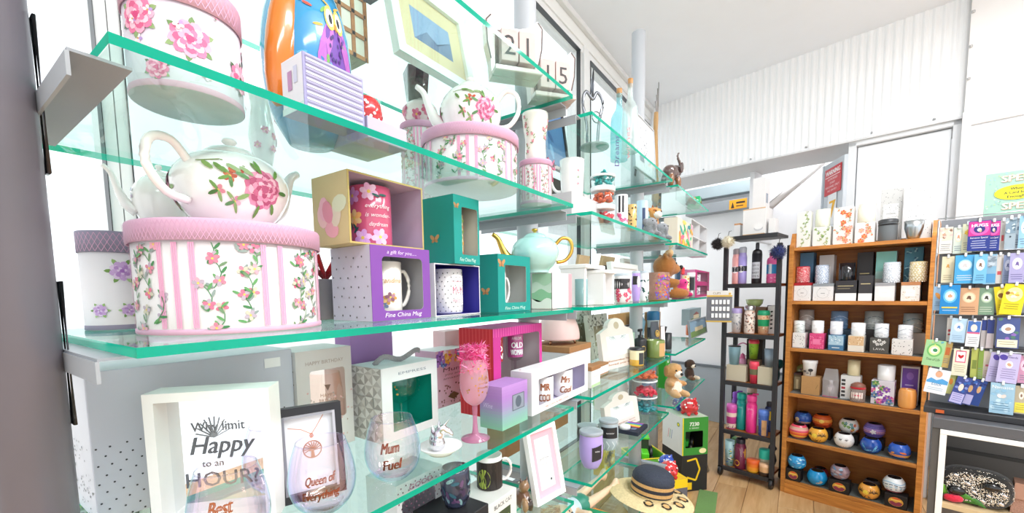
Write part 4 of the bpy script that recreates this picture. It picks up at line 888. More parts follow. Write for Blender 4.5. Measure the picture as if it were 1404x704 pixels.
# stemless glasses
p, r, _ = pos(SH, 250, 372, 690, .575, z4); h = SH.on(310, 640, .575)[1]-z4
stemless('stemless iridescent glass with copper best lettering, in front of the mirror', p, r, h, [('Best', -.28, .60, .16, .55), ('Ever', -.2, .40, .15, .55)], 'a5603e')
p, r, _ = pos(SH, 393, 489, 660, .57, z4); h = SH.on(441, 604, .57)[1]-z4
stemless('stemless glass lettered queen of everything, in front of the necklace', p, r, h, [('Queen of', -.15, .54, .12, .85), ('Everything', -.15, .33, .12, 1.05)], '9a5a42')
p, r, _ = pos(SH, 499, 577, 620, .57, z4); h = SH.on(538, 573, .57)[1]-z4
stemless('stemless glass lettered mum fuel, in front of the triangle patterned box', p, r, h, [('Mum', -.2, .55, .17, .62), ('Fuel', -.15, .28, .17, .6)], '8a4a38')
# ring dish with a silver unicorn
p, r, _ = pos(SH, 574, 634, 618, .572, z4)
t = thing('ring_dish', 'white oval ring dish with a silver unicorn head in it', 'dish', p, 0)
MB().lathe([(0, .0), (r*.55, 0), (r*.62, .003), (r, .015), (r*.985, .017), (r*.6, .007), (0, .006)], 'f8f8f8', 36, Matrix.Diagonal((1, 1, 1, 1))).build('dish', 'ceramic', t)
m = MB(); S_ = 1.5; blob(m, [((x*S_, y*S_, z*S_), tuple(q*S_ for q in rr), 'd8d8dc') for (x, y, z), rr in (((-.004, 0, .012), (.011, .009, .010)), ((-.003, 0, .023), (.008, .006, .011)), ((.002, 0, .033), (.007, .0055, .006)), ((.009, 0, .029), (.006, .004, .005)), ((.014, 0, .025), (.004, .0035, .004)), ((-.010, 0, .028), (.003, .003, .010)), ((-.012, 0, .016), (.003, .0035, .010)))], .003)
m.build('unicorn_head', 'chrome', t).rotation_euler = (0, 0, -.9)
hn = MB().lathe([(.0028, 0), (.0004, .02)], 'e0e0e4', 8, Matrix.Translation((.006, 0, .054)) @ Matrix.Rotation(.75, 4, 'Y')).build('horn', 'chrome', t); hn.rotation_euler = (0, 0, -.9)
for s in (-1, 1): MB().lathe([(.003, 0), (.0005, .012)], 'd8d8dc', 6, Matrix.Translation((-.002, s*.006, .054))).build('ear', 'chrome', t).rotation_euler = (0, 0, -.9)
# pink wine glass with feathers of ribbon
p, r, _ = pos(SH, 630, 670, 520, .565, z4); h = SH.on(650, 492, .565)[1]-z4
t = thing('wine_glass', 'tall frosted pink wine glass with gold lettering, stuffed with pink shred', 'glass', p, 0)
pf = smooth([(.005, h*.42), (r*.72, h*.5), (r*1.0, h*.68), (r*.92, h*.88), (r*.8, h)], 4)
MB().lathe(pf, 'fbdcea', 32).build('bowl', 'wash', t)
MB().lathe([(0, 0), (r*1.0, .001), (r*1.0, .003), (r*.3, .008), (.006, .02), (.0045, h*.25), (.006, h*.42)], 'eeb4d2', 28).build('stem', 'wash', t)
sh = MB()
for k in range(520):
    a = rnd.uniform(0, 6.28); q = r*.95*math.sqrt(rnd.random()); c = Vector((q*math.cos(a), q*math.sin(a), h*rnd.uniform(.84, 1.17))); d1 = Vector((rnd.uniform(-1, 1), rnd.uniform(-1, 1), rnd.uniform(-.6, 1))).normalized()*.012; d2 = Vector((rnd.uniform(-1, 1), rnd.uniform(-1, 1), rnd.uniform(-1, 1))).normalized()*.0016
    sh.add([c-d1, c+d2+d1*.1, c+d1, c-d2], [(0, 1, 2, 3)], rnd.choice(('f25aa0', 'f87fb8', 'e83f8c', 'fba6cc')))
so = sh.build('paper_shred', 'paper', t); so['kind'] = 'stuff'
ik = Ink(round_(Prof(pf, r))); ik.text('Mum', -.2*r, h*.76, h*.045, 'c9a04a', r*.8, .2); ik.text('you are', -.2*r, h*.71, h*.03, 'c9a04a', r*.8, .2); ik.text('amazing', -.2*r, h*.66, h*.03, 'c9a04a', r*.9, .2); ik.dots(-1.5*r, 1.2*r, h*.58, h*.95, 26, .0018, ('d4ac52',)); ik.out('gold_lettering', t, 'foil')
# ombre wine box, red pink pair box, white pair box
p, w, h, d = frontbox(688, 723, 532, .545, z4, .064, 641, 560)
def ombre(i, w0, w1, h, bands=12):
    for k in range(bands):
        t_ = k/(bands-1); c = [C2 for C2 in ('9ccfb5', 'a3bcc6', 'ad9fd0', 'b98fd6', 'c79ade')]; q = t_*4; a_ = c[int(min(q, 3))]; b2 = c[min(int(q)+1, 4)]; f = q-int(min(q, 3))
        mixc = ''.join('%02x' % int(int(a_[j:j+2], 16)*(1-f)+int(b2[j:j+2], 16)*f) for j in (0, 2, 4)); i.rect(w0, w1, h*k/bands, h*(k+1)/bands, mixc)
t = thing('gift_box', 'lilac to mint wine glass box with a small window, under the pair box', 'box', p, 0)
bo = MB()
for k in range(14):
    t_ = k/13; c = ('8fc9ae', '97b8bb', 'a897c6', 'b488d0', 'c294da'); q = t_*4; j = int(min(q, 3)); f = q-j; mixc = ''.join('%02x' % int(int(c[j][n:n+2], 16)*(1-f)+int(c[j+1][n:n+2], 16)*f) for n in (0, 2, 4))
    z0, z1 = h*k/14, h*(k+1)/14
    bo.box(-w/2, w/2, 0, d, z0, z1, mixc)
bo.build('carton', 'paper', t)
ik = Ink(front(0)); ik.rect(-w*.12, w*.36, h*.36, h*.74, '5f6472'); ik.rect(-w*.09, w*.33, h*.38, h*.72, '8a93a2'); ik.ell(w*.12, h*.55, w*.12, h*.14, '55606e', 0, 14); ik.out('window_print', t)
ik = Ink(leftside(-w/2, d)); ik.text('Wine', d*.35, h*.48, h*.12, 'd9d0ea', d*.42, .3); ik.out('lettering', t)
v = .613; p, w, h, d = frontbox(676, 747, 452, v, z4, .12, 648, 480); x0 = p.x-w/2; w = 1.046-x0; p.x = x0+w/2
wz = z4
hh = h
wb_ = window_box('pink striped box holding two lettered glasses, red on its side', SH.w(p.x-.0, v, z4), w, .11, h, 'd83a9a', (.13, .94, .30, .90), side='d8303a', inner='d8ccd0', top='e06aa8', art=lambda i, w, h: [i.rect(-w/2+w*.045*k, -w/2+w*.045*k+.002, h*.905, h, 'f06ab8') for k in range(22)], sideart=lambda i, w, h: [i.rect(w*.1*k, w*.1*k+.003, 0, h, 'e2484e') for k in range(10)])
for k, (px, c, s1, s2, wd) in enumerate(((690, 'c8302e', 'GROWN UP', 'OLD MAN', 'red'), (726, 'd05aa0', 'AWESOME', 'OLD WOMAN', 'pink'))):
    u = SH.on(px, 480, v+.055)[0]; rr = .026
    pg = smooth([(.004, h*.52), (rr*.8, h*.56), (rr, h*.7), (rr*.88, h*.86)], 3)
    turned('wine_glass', wd+' banded wine glass with white old lettering inside the pink striped box', 'glass', SH.w(x0+w*(.3, .72)[k], v+.05, z4+.0025), [('bowl', pg, 'f4eef2', 'glass'), ('stem', [(0, 0), (rr*.9, .001), (.004, .008), (.0035, h*.52)], 'f4eef2', 'glass')], art=lambda i, c=c, s1=s1, s2=s2: [i.rect(-1.3*rr, 1.3*rr, h*.58, h*.86, c, 10), i.text(s2.split()[0], 0, h*.7, h*.07, 'ffffff', rr*1.3, bold=.1), i.text(s2.split()[1], 0, h*.61, h*.07, 'ffffff', rr*1.5, bold=.1), i.text(s1, 0, h*.8, h*.035, 'ffffff', rr*1.2)], ref=Prof(pg, rr), group='old man and old woman glasses')
p, w, h, d = frontbox(729, 806, 532, .548, z4, .0635, 722, 540); h = SH.on(729, 512, .548)[1]-z4; d = .0635
window_box('long white pair box with two copper lettered mugs, at the shelf end', p, w, d, h, 'f5f4f7', (.10, .93, .18, .80), inner='d6d0ea', art=lambda i, w, h: i.text('MR COOL & MRS COOL', -.1*w, h*.06, h*.05, 'd98a6a', w*.4), top='fbfbfc', rr=.004, topart=lambda i, w, d: i.ell(-w*.44, d*.75, .003, .003, 'e05a7a'))
for px, ts, lb in ((751, ('MR', 'COOL'), 'white mug with copper mr cool lettering, in the long pair box'), (778, ('Mrs', 'Cool'), 'white mug with copper script lettering, in the long pair box')):
    u = SH.on(px, 545, .565)[0]
    mug(lb, SH.w(u, .580, z4+.0025), .029, h*.72, 'faf8f6', math.radians(80), lambda i, r, h, ts=ts: [i.text(ts[0], -.05*r, h*.55, h*.25, '9a5a34', r*.9, .2 if ts[0] == 'Mrs' else 0, bold=.12), i.text(ts[1], -.05*r, h*.18, h*.25, '9a5a34', r*1.2, .2 if ts[0] == 'Mrs' else 0, bold=.12)], handle=False, group='copper lettered pair mugs')
# --- thigh level shelf, near bay
z5 = zt(5)
p, w, h, d = frontbox(543, 607, 668, .68, z5, .1); h = max(.09, h)
window_box('white mug box with pink dots under the shelf of glasses', p, w, .1, h, 'f0edf2', (.1, .82, .14, .78), inner='c9c2cc', art=lambda i, w, h: [i.grid(-w/2+.004, w/2-.004, .004, h-.004, .014, .002, ('5a3a4a', '8a5a70')), i.text('GOOD', 0, h*.88, h*.06, 'c05a8a', w*.5)])
p, w, h, d = frontbox(628, 664, 690, .565, z5, .14, 598, 695); h = .106
carton('mug_box', 'black printed mug box under the dark iridescent tumbler', SH.w(p.x, .565, z5), w+.03, .12, h, '2a2a2e', art=lambda i, w, h: [i.ell(0, h*.4, w*.32, h*.4, '14161a', 0, 18), i.text('alpine', 0, h*.3, h*.22, '2fb89a', w*.4, .2)])
p2, r, _ = pos(SH, 604, 645, 665, .625, z5+h+.0006); hh = SH.on(625, 640, .625)[1]-p2.z; hh = max(.07, min(hh, .12))
pf = smooth([(r*.7, 0), (r*.95, hh*.3), (r, hh*.6), (r*.92, hh)])
turned('tumbler', 'dark iridescent swirled glass tumbler on the black mug box', 'glass', p2, [('cup', [(0, 0)]+pf+[(r*.85, hh), (r*.8, hh*.2), (0, .01)], '3a3f55', 'ceramic')], art=lambda i: [i.ell(rnd.uniform(-1.9, 1.9)*r, hh*rnd.uniform(.12, .85), r*.3, r*.12, c, rnd.random()*3) for c in ('2f5f70', '5a3f66', '1c2030', '7a9aa8', '3f3050', '88b0b0', '22263a', '6a4a70')*4], ref=Prof(pf, r))
p, w, h, d = frontbox(669, 708, 668, .565, z5, .1, 664, 680); h = .098
carton('mug_box', 'white black cat mug box with a green printed window', p, w, .11, h, 'ecebe6', side='17181a', art=lambda i, w, h: [i.text('BLACK CAT', 0, h*.8, h*.1, '3a3a3a', w*.62), i.rect(-w*.32, w*.26, h*.06, h*.68, '3d4a30'), i.rect(-w*.1, w*.2, h*.06, h*.5, '8fae3a'), i.poly([(-w*.2, h*.06), (w*.06, h*.06), (w*.04, h*.5), (-w*.06, h*.62), (-w*.14, h*.45)], '16161a'), i.ell(w*.38, h*.25, w*.06, w*.06, '2f6a50')])
p2, r, _ = pos(SH, 652, 690, 645, .625, z5+h+.0006); hh = max(.08, min(SH.on(672, 622, .625)[1]-p2.z, .12))
def art(i, r, h):
    i.rect(-1.7*r, 1.9*r, h*.02, h*.86, '2a2320', 14); i.ell(-.7*r, h*.36, r*.55, h*.3, 'a8b84a', 0, 14); i.ell(-.9*r, h*.3, r*.4, h*.24, '8f9f3a', .2, 12); i.poly([(-.2*r, h*.05), (.35*r, h*.05), (.3*r, h*.5), (.1*r, h*.74), (-.1*r, h*.5)], '0e0c0c'); i.ell(.1*r, h*.72, r*.2, h*.1, '0e0c0c')
mug('white lined mug with a black cat picture, standing on the cat box', p2, r*.92, hh, 'f4f0ea', math.radians(-52), art)
# photo frame leaning at the end of the shelf
def art(i, w, y0, y1): H = y1-y0; i.text('photo frame', 0, y0+H*.56, H*.06, '2c2c30', w*1.3, .3); i.text('4in x 6in', 0, y0+H*.46, H*.035, '5a5a60', w*.7); i.ell(w*.55, y0+H*.14, .004, .004, '3a3a3e')
Ff = Frame(.938, .565, math.radians(-10)); w = Ff.on(783, 650, 0)[0]-Ff.on(733, 690, 0)[0]; w = .125; h = .205
pframe('white photo frame with pink marbled mat, leaning at the shelf end', Ff.w(w/2-.002, 0, z5), w, h, .013, 'fbfafa', .2, Ff.rz, mat_col='efb3c1', mat_w=.019, pic='f3f4f6', art=art, fart=None, depth=.016)
t = plush('cat_figurine', 'small brown tortoiseshell cat figurine in front of the pink framed photo', 'ornament', SH.w(SH.on(716, 690, .60)[0], .60, z5), [((0, 0, .028), (.022, .028, .03), '6b4a34'), ((0, -.012, .065), (.016, .016, .015), '8a6a4c'), ((.008, -.03, .02), (.008, .012, .02), '3a2a22'), ((-.008, -.03, .02), (.008, .012, .02), '9a7a58'), ((-.01, -.01, .082), (.005, .004, .008), '5a3a2a'), ((.01, -.01, .082), (.005, .004, .008), '5a3a2a')], .005, -.5, mat='ceramic')

# ================================================================ MIDDLE AND FAR BAYS
def at(px, py, v, z): return SH.w(SH.on(px, py, v)[0], v, z)
def rnd_(xl, xr, py, v, z, ytop):
    p, r, u = pos(SH, xl, xr, py, v, z); return p, r, max(.01, SH.on((xl+xr)/2, ytop, v)[1]-z)
def cyl(r, h, t=.0025): return [(0, 0), (r*.96, 0), (r, .003), (r, h), (r-t, h), (r-t, .006), (0, .006)]
z1 = zt(1); z2 = zt(2); z3 = zt(3)
# --- topmost shelf
t = thing('wire_sculpture', 'grey metal heart and spiral sculpture on a round glass foot, top shelf', 'sculpture', at(815, 190, .62, z1), math.radians(-30))
hgt = SH.on(812, 92, .62)[1]-z1
m = MB(); m.tube(smooth3([(-.03, 0, 0), (-.034, 0, hgt*.3), (-.05, 0, hgt*.55), (-.035, 0, hgt*.7), (-.008, 0, hgt*.62), (.012, 0, hgt*.72), (.036, 0, hgt*.6), (.02, 0, hgt*.35), (.012, 0, .0)], 4), .006, '7c7f84', 8, squash=.6); m.build('heart_wire', 'metal', t)
m = MB(); pts = [(.02*math.cos(a)*(1-.1*a/6)+.0, -.012, hgt*.38+.02*math.sin(a)*(1-.1*a/6)) for a in [k*.5 for k in range(14)]]; m.tube(pts, .0022, '8a8d92', 6); m.build('spiral_wire', 'metal', t)
m = MB(); m.tube([(-.006, 0, hgt*.62), (-.01, 0, hgt*.8), (-.004, 0, hgt*1.0)], [.006, .011, .002], '6f7278', 6, squash=.35).build('leaf_tip', 'metal', t)
MB().lathe([(0, 0), (.05, 0), (.052, .004), (.05, .008), (0, .008)], 'b9c4c2', 24).build('foot', 'tinted', t)
for xl, xr, yb, v, lab, word, wc, gl in ((836, 862, 205, .60, 'aqua frosted bottle with purple dream lettering and a cork', 'Dreams', '7a3fae', 'c9eef2'), (852, 876, 218, .535, 'clear bottle with faint pink lettering and a cork, in front of the aqua one', 'wishes', 'e8a0a8', 'eef6f4')):
    p, r, h = rnd_(xl+1, xr-1, 170, v, z1, 122 if v > .55 else 108); pf = smooth([(r*.92, 0), (r, .006), (r, h*.52), (r*.8, h*.64), (r*.36, h*.74), (r*.34, h*.93)], 3)
    turned('bottle', lab, 'bottle', p, [('glass_body', [(0, 0)]+pf, gl, 'wash'), ('cork', [(0, h*.9), (r*.3, h*.9), (r*.34, h*1.0), (0, h*1.0)], 'b98a56', 'wax')], art=lambda i, word=word, wc=wc: i.text(word, -.3*r, h*.1, r*.55, wc, h*.42, .2, PI/2), ref=Prof(pf, r))
a = SH.on(872, 190, .57)[0]; b = SH.on(901, 190, .57)[0]; h = SH.on(886, 161, .57)[1]-z1
def art(i, w, y0, y1):
    H = y1-y0
    for k in range(16): i.ell(rnd.uniform(-.8, .8)*w, y0+rnd.uniform(.06, .94)*H, .004, .006, ('7f848c', '9a9ea6')[k % 2], rnd.random()*3)
    i.ell(.05*w, y0+H*.45, .02, .026, '8d9199', 0, 14); i.ell(.05*w, y0+H*.45, .014, .02, 'dfe3e8', 0, 14); i.dots(-w*.8, w*.9, y0+H*.1, y0+H*.9, 14, .0022, ('4a4e55',)); i.rect(-w*.5, -w*.1, y0+H*.18, y0+H*.28, '8d9199')
pframe('pale grey sign plaque with little line drawings on the top shelf', SH.w((a+b)/2, .57, z1), b-a, h, .004, 'c9ced4', .06, pic='dfe3e8', art=art, depth=.012, name='plaque')
t = thing('driftwood_ornament', 'driftwood branch with twisted wire twigs behind the grey plaque', 'ornament', at(901, 205, .74, z1), 0)
hh = SH.on(896, 150, .74)[1]-z1
MB().tube(smooth3([(-.03, .0, .0), (-.025, 0, hh*.3), (-.04, .0, hh*.7), (-.03, 0, hh*1.0)], 3), [.02, .022, .019, .018, .017, .016, .015, .013, .014, .012][:10], 'c29a68', 8).build('driftwood', 'kraft', t)
tw = MB(); hw = SH.on(891, 95, .74)[1]-z1
for k in range(4): tw.tube(smooth3([(-.03+.015*k, .01, .01), (-.05+.02*k, .012, hw*.4), (-.03+.012*k, .0, hw*.7), (-.05+.022*k, 0, hw*(.82+.06*k))], 3), .0022, '8f8a86', 5)
tw.build('wire_twigs', 'metal', t)['kind'] = 'stuff'
nb = MB()
for z in (.02, .06, .1): nb.ball((.03, -.005, z), .011, 'b9854a', 8)
nb.build('wooden_beads', 'kraft', t)['kind'] = 'stuff'
# elephant with raised trunk
ep = at(925, 255, .535, z1); ep.x = max(ep.x, 2.06); s = .09
E = lambda x, z, y=0: (x*s, y*s, z*s)
pr = [(E(-.5, .75), (.62*s, .4*s, .42*s), '5c4a46'), (E(.05, .9), (.4*s, .34*s, .36*s), '4a3d3c'), (E(.3, 1.05), (.26*s, .24*s, .26*s), '54443f')]
for x, y in ((-.85, .22), (-.85, -.22), (-.05, .22), (-.02, -.22)): pr += [(E(x, .3, y), (.17*s, .16*s, .34*s), '8a5f3e' if y < 0 else '4a3d3c')]
tr = [(.5, 1.05), (.62, 1.22), (.62, 1.42), (.5, 1.56), (.36, 1.66), (.3, 1.8), (.36, 1.93), (.46, 1.98)]
for k, (x, z) in enumerate(tr): pr += [(E(x, z), (.12-.008*k)*s, '6a5a56')]
def ext(t):
    for sg in (-1, 1):
        MB().tube([E(.38, .95, sg*.14), E(.62, 1.0, sg*.18), E(.78, 1.22, sg*.18)], [.045*s, .035*s, .01*s], 'f0e8da', 6).build('tusk', 'ceramic', t)
        MB().ball((0, 0, 0), (.22*s, .05*s, .3*s), '4a3a38', 12, Matrix.Translation(E(.12, 1.08, sg*.34)) @ Matrix.Rotation(.3, 4, 'Y')).build('ear', 'ceramic', t)
plush('elephant_figurine', 'dark elephant figurine with raised trunk and white tusks at the shelf joint', 'ornament', ep, pr, .055*s, math.radians(-12), extra=ext, mat='ceramic')
tp_ = at(948, 275, .55, z1); plush('tortoise_figurine', 'little mottled brown tortoise figurine on the far top shelf', 'ornament', tp_, [((0, 0, .022), (.04, .03, .022), '8a5a34'), ((-.045, -.01, .02), (.014, .012, .012), 'b98a5a'), ((.03, -.022, .008), (.01, .01, .01), '6a4428'), ((-.025, -.022, .008), (.01, .01, .01), '6a4428'), ((-.025, .022, .008), (.01, .01, .01), '6a4428'), ((.03, .022, .008), (.01, .01, .01), '6a4428')], .006, .3, mat='ceramic')
p = SH.w(2.87, .57, z1); r = .055; turned('trinket_dish', 'bright green square trinket dish at the far end of the top shelf', 'dish', p, [('dish', [(0, 0), (r*.8, 0), (r, .07), (r*.93, .07), (r*.75, .006), (0, .006)], '1fae6a', 'ceramic')], n=4, rz=PI/4)
# --- second highest shelf
a = SH.on(765, 270, .60)[0]; p, w, h, d = frontbox(763, 806, 253, .57, z2, .08); w = max(w, .1)
p = SH.w(max(p.x, 1.155+w/2), .57, z2)
carton('mug_box', 'pale grey mug box with a small white label under the white mug', p, w, .1, h, 'd6d4d6', art=lambda i, w, h: [i.rect(-w*.12, w*.18, h*.2, h*.55, 'f4f2f2'), i.text('latte mug', .03*w, h*.4, h*.07, '9a9498', w*.22)])
r = .04; mp = SH.w(p.x, .62, z2+h+.0006); hm = SH.on(784, 214, .60)[1]-mp.z
mug('tall white footed mug with a small oval crest on the grey box', mp, r, hm, 'f4f1ee', math.radians(120), lambda i, r, h: [i.ell(.25*r, h*.5, r*.3, h*.22, 'e0c9c9', 0, 16), i.ell(.25*r, h*.5, r*.24, h*.18, 'f4f1ee', 0, 16), i.flower(.25*r, h*.5, r*.12, ('7fa08a', '9fb8a8'), 5), i.flower(.25*r, h*.66, r*.1, PINKS, 5), i.flower(.25*r, h*.34, r*.1, PINKS, 5)], taper=.86)
a = SH.on(752, 230, .80)[0]; b = SH.on(783, 230, .80)[0]
carton('display_board', 'dark grey display board standing behind the white mug', SH.w((a+b)/2+.0, .80, z2), .13, .02, .21, '4a4644')
jp = None
zz = z2
p, r, _ = pos(SH, 810, 843, 270, .565, z2)
for k, (lab, col, yt, yb) in enumerate((('clear tub of red wrapped sweets, lowest of the stack', 'd8303e', 270, 293), ('clear tub of orange wrapped sweets, middle of the stack', 'd9602e', 247, 270), ('clear tub of teal wrapped sweets, topmost of the stack', '1fa3a0', 229, 250))):
    hj = .062 if k < 2 else .05
    t = thing('sweet_tub', lab, 'tub', Vector((p.x, p.y, zz)), 0, 'stacked sweet tubs on the upper shelf')
    MB().lathe([(0, 0), (r*.9, 0), (r, .004), (r, hj*.7), (r*.96, hj*.7)], 'fafafa', 24).build('clear_tub', 'glass', t)
    MB().lathe([(0, hj*.72), (r*1.02, hj*.72), (r*1.04, hj*.74), (r*1.04, hj*.94), (r*.98, hj*.97), (0, hj*.97)] if k < 2 else [(r*.98, hj*.60), (r*1.04, hj*.62), (r*1.04, hj*.74), (r*.98, hj*.76)], 'eef0f2', 24).build('lid_ring', 'plastic', t)
    m = MB()
    for q in range(42):
        a = rnd.uniform(0, 6.28); rr = r*.8*math.sqrt(rnd.random()); zc = rnd.uniform(.008, hj*(.6 if k < 2 else .95)); m.ball((rr*math.cos(a), rr*math.sin(a), zc), (.011, .006, .006), col, 6, rot=Matrix.Rotation(rnd.uniform(0, 3), 3, 'Z') @ Matrix.Rotation(rnd.uniform(-.6, .6), 3, 'Y'))
    m.build('wrapped_sweets', 'plastic', t)['kind'] = 'stuff'
    zz += hj*.975 if k < 2 else 0
# cat mug, leopard mug, pale blue mug
p, r, h = rnd_(843, 861, 290, .548, z2, 268)
mug('white mug with black cat legs and pink flowers on the upper shelf', p, r, h, 'f4f3f6', 1.3, lambda i, r, h: [i.rect(-.75*r, -.45*r, h*.45, h*.95, '1c1c24'), i.rect(-.2*r, .1*r, h*.45, h*.95, '1c1c24'), [i.flower(rnd.uniform(-1.2, .8)*r, h*rnd.uniform(.08, .4), r*.28, ('d8408a', 'ea7ab0'), 5) for k in range(7)]], group='patterned mugs on the upper shelf', handle=False)
p, r, h = rnd_(860, 873, 300, .545, z2, 281)
mug('tan leopard spotted mug beside the cat legs mug', p, r, h, 'd9b06a', 1.3, lambda i, r, h: i.dots(-2*r, 2*r, h*.06, h*.94, 34, r*.16, ('2a211a', '5a3f22')), group='patterned mugs on the upper shelf', handle=False)
p, r, h = rnd_(872, 889, 300, .60, z2, 276)
mug('pale blue mug with a navy stripe beside the leopard mug', p, r, h, 'bcd3e4', 1.3, lambda i, r, h: i.rect(-.3*r, .2*r, h*.1, h*.8, '2f3f66', 3), group='patterned mugs on the upper shelf', handle=False)
a = SH.on(874, 280, .78)[0]; carton('gift_box', 'white card with grey drawing behind the giraffe toy', SH.w(a, .76, z2), .10, .03, .14, 'e4e4e8', art=lambda i, w, h: [i.ell(0, h*.6, w*.2, h*.2, '8a8a90', 0, 14), i.ell(0, h*.6, w*.15, h*.15, 'e4e4e8', 0, 14)])
# giraffe toy and the grey woolly elephants
gp = at(897, 312, .60, z2); s = .075
plush('giraffe_toy', 'soft orange and white giraffe toy peeping over the grey woolly toys', 'soft toy', gp, [((0, 0, .5*s), (.45*s, .4*s, .55*s), 'e8a860'), ((0, -.05*s, 1.25*s), (.28*s, .25*s, .5*s), 'e59a4e'), ((0, -.1*s, 1.9*s), (.42*s, .36*s, .38*s), 'e8a45a'), ((-.05*s, -.45*s, 1.75*s), (.27*s, .26*s, .22*s), 'f6eee2'), ((-.42*s, 0, 2.15*s), (.2*s, .08*s, .13*s), 'd8843a'), ((.42*s, 0, 2.15*s), (.2*s, .08*s, .13*s), 'd8843a'), ((-.15*s, 0, 2.35*s), (.07*s, .07*s, .18*s), '9a5a2a'), ((.15*s, 0, 2.35*s), (.07*s, .07*s, .18*s), '9a5a2a'), ((-.2*s, -.3*s, 2.05*s), (.14*s, .1*s, .1*s), 'c46a2a'), ((.2*s, -.3*s, 2.0*s), (.12*s, .1*s, .12*s), 'c46a2a')], .09*s, math.radians(-35), eyes=[((-.22*s, -.42*s, 2.0*s), .05*s), ((.2*s, -.42*s, 2.0*s), .05*s)])
for k, (px, lab) in enumerate(((891, 'grey woolly elephant toy on the shelf edge, nearer the post'), (907, 'grey woolly elephant toy, farther along behind the first one'))):
    s = .066; q = at(px, 322, .54, z2)
    plush('woolly_elephant', lab, 'soft toy', q, [((0, 0, .42*s), (.5*s, .45*s, .42*s), '8a8d92'), ((-.05*s, -.15*s, .85*s), (.4*s, .36*s, .36*s), '95989d'), ((-.06*s, -.5*s, .62*s), (.12*s, .14*s, .28*s), '85888d'), ((-.45*s, -.05*s, .9*s), (.24*s, .1*s, .3*s), '7d8085'), ((.4*s, -.05*s, .9*s), (.24*s, .1*s, .3*s), '7d8085'), ((-.3*s, -.42*s, .15*s), (.2*s, .24*s, .16*s), '808388'), ((.3*s, -.42*s, .15*s), (.2*s, .24*s, .16*s), '808388')], .09*s, math.radians(-30), eyes=[((-.2*s, -.46*s, .95*s), .04*s), ((.12*s, -.48*s, .95*s), .04*s)], group='grey woolly elephants')
# colourful book and 2x2 cubby on the far bay
a = SH.on(929, 315, .54)[0]; b = SH.on(950, 325, .54)[0]; h = SH.on(929, 297, .54)[1]-z2; a = max(a, 2.16)
carton('picture_book', 'cream gift box with bright jungle animals printed on its front', SH.w((a+b)/2, .54, z2), b-a, .07, h, 'efe6d6', art=lambda i, w, h: [i.ell(rnd.uniform(-.4, .4)*w, h*rnd.uniform(.08, .92), w*.12, h*.08, c, rnd.random()*3) for c in ('e8b02e', 'f2c94a', '2fae6a', '4fc88a', 'ef7a9a', 'f4a4c0', 'd8902e', '2f8f9a', 'f0d060', 'ea6a8a', '3fb86a', 'e8a83a', 'f6b6d0', '37a39a')*2])
a = SH.on(950, 325, .55)[0]; b = SH.on(971, 330, .55)[0]; h = SH.on(952, 300, .55)[1]-z2; w = b-a
t = thing('cubby_box', 'small white two by two cubby with grey insides at the far end', 'box', SH.w((a+b)/2, .56, z2), 0)
m = MB(); q = .006
for x in (-w/2, -q/2, w/2-q): m.box(x, x+q, 0, .09, 0, h, 'f2f2f3')
for z in (0, h/2-q/2, h-q): m.box(-w/2+q, w/2-q, 0.0005, .09, z, z+q, 'f2f2f3')
m.build('cubby_frame', 'paper', t); MB().box(-w/2, w/2, .09, .093, 0, h, '8f9399').build('back_panel', 'paper', t)

# --- eye level, middle bay
for xl, xr, yt, v, tilt, lab in ((783, 797, 349, .70, .2, 'kraft backed frame turned away beside the mint teapot'), (814, 831, 350, .80, .22, 'kraft backed frame turned away behind the white wooden frames')):
    a = SH.on(xl, 380, v)[0]; b = SH.on(xr, 380, v)[0]; h = SH.on(xl, yt, v)[1]-z3; a = max(a, 1.16); w = max(b-a, .09)
    t = thing('photo_frame', lab, 'frame', SH.w(a+w/2, v, z3), 0, 'kraft backed frames')
    X = Matrix.Rotation(tilt, 4, 'X'); MB().box(-w/2, w/2, 0, .012, 0, h, 'c3a27c', b=.001, T=X).build('backboard', 'kraft', t); MB().box(-w*.32, w*.32, -.004, 0, h*.08, h*.8, '4f453d', T=X).build('easel_flap', 'paper', t)
p, r, h = rnd_(788, 806, 400, .60, z3, 383); turned('tumbler_glass', 'aqua tinted drinking glass beside the white wooden frame', 'glass', p, [('glass_wall', cyl(r, h), 'a9cfcf', 'tinted')])
for xl, xr, yt, v, lab in ((802, 827, 362, .58, 'white house shaped wooden frame seen edge on, nearer the aqua glass'), (828, 842, 370, .545, 'white wooden frame edge on beside the flowered tumblers')):
    a = SH.on(xl, 400, v)[0]; b = SH.on(xr, 400, v)[0]; h = SH.on(xl, yt, v)[1]-z3; w = b-a
    t = thing('wooden_house', lab, 'ornament', SH.w((a+b)/2, v, z3), 0, 'white wooden frames')
    [MB().box(x_, x_+.014, 0, .09, 0, h*.9, 'f2efee', b=.001).build('side_board', 'plastic', t) for x_ in (-w*.5, w*.5-.014)]
    MB().box(-w*.52, w*.52, -.006, .095, h*.9, h, 'f6f4f3', b=.002).build('top_board', 'plastic', t)
    MB().box(-w*.5+.014, w*.5-.014, .002, .088, 0, .012, 'efeceb', b=.001).build('bottom_board', 'plastic', t)
a = SH.on(844, 375, .625)[0]; b = SH.on(880, 375, .625)[0]; h = SH.on(846, 358, .625)[1]-z3
pframe('white moulded photo frame behind the flowered tumblers', SH.w((a+b)/2, .625, z3), b-a, h, .022, 'f0eeec', .12, mat_col='f7f6f5', mat_w=.014, pic='dfe3e6', art=lambda i, w, y0, y1: i.rect(-w*.6, w*.6, y0+.01, y0+.04, 'c8d2d6'), depth=.02)
a = SH.on(858, 370, .84)[0]; b = SH.on(884, 370, .84)[0]; h = SH.on(860, 354, .84)[1]-z3
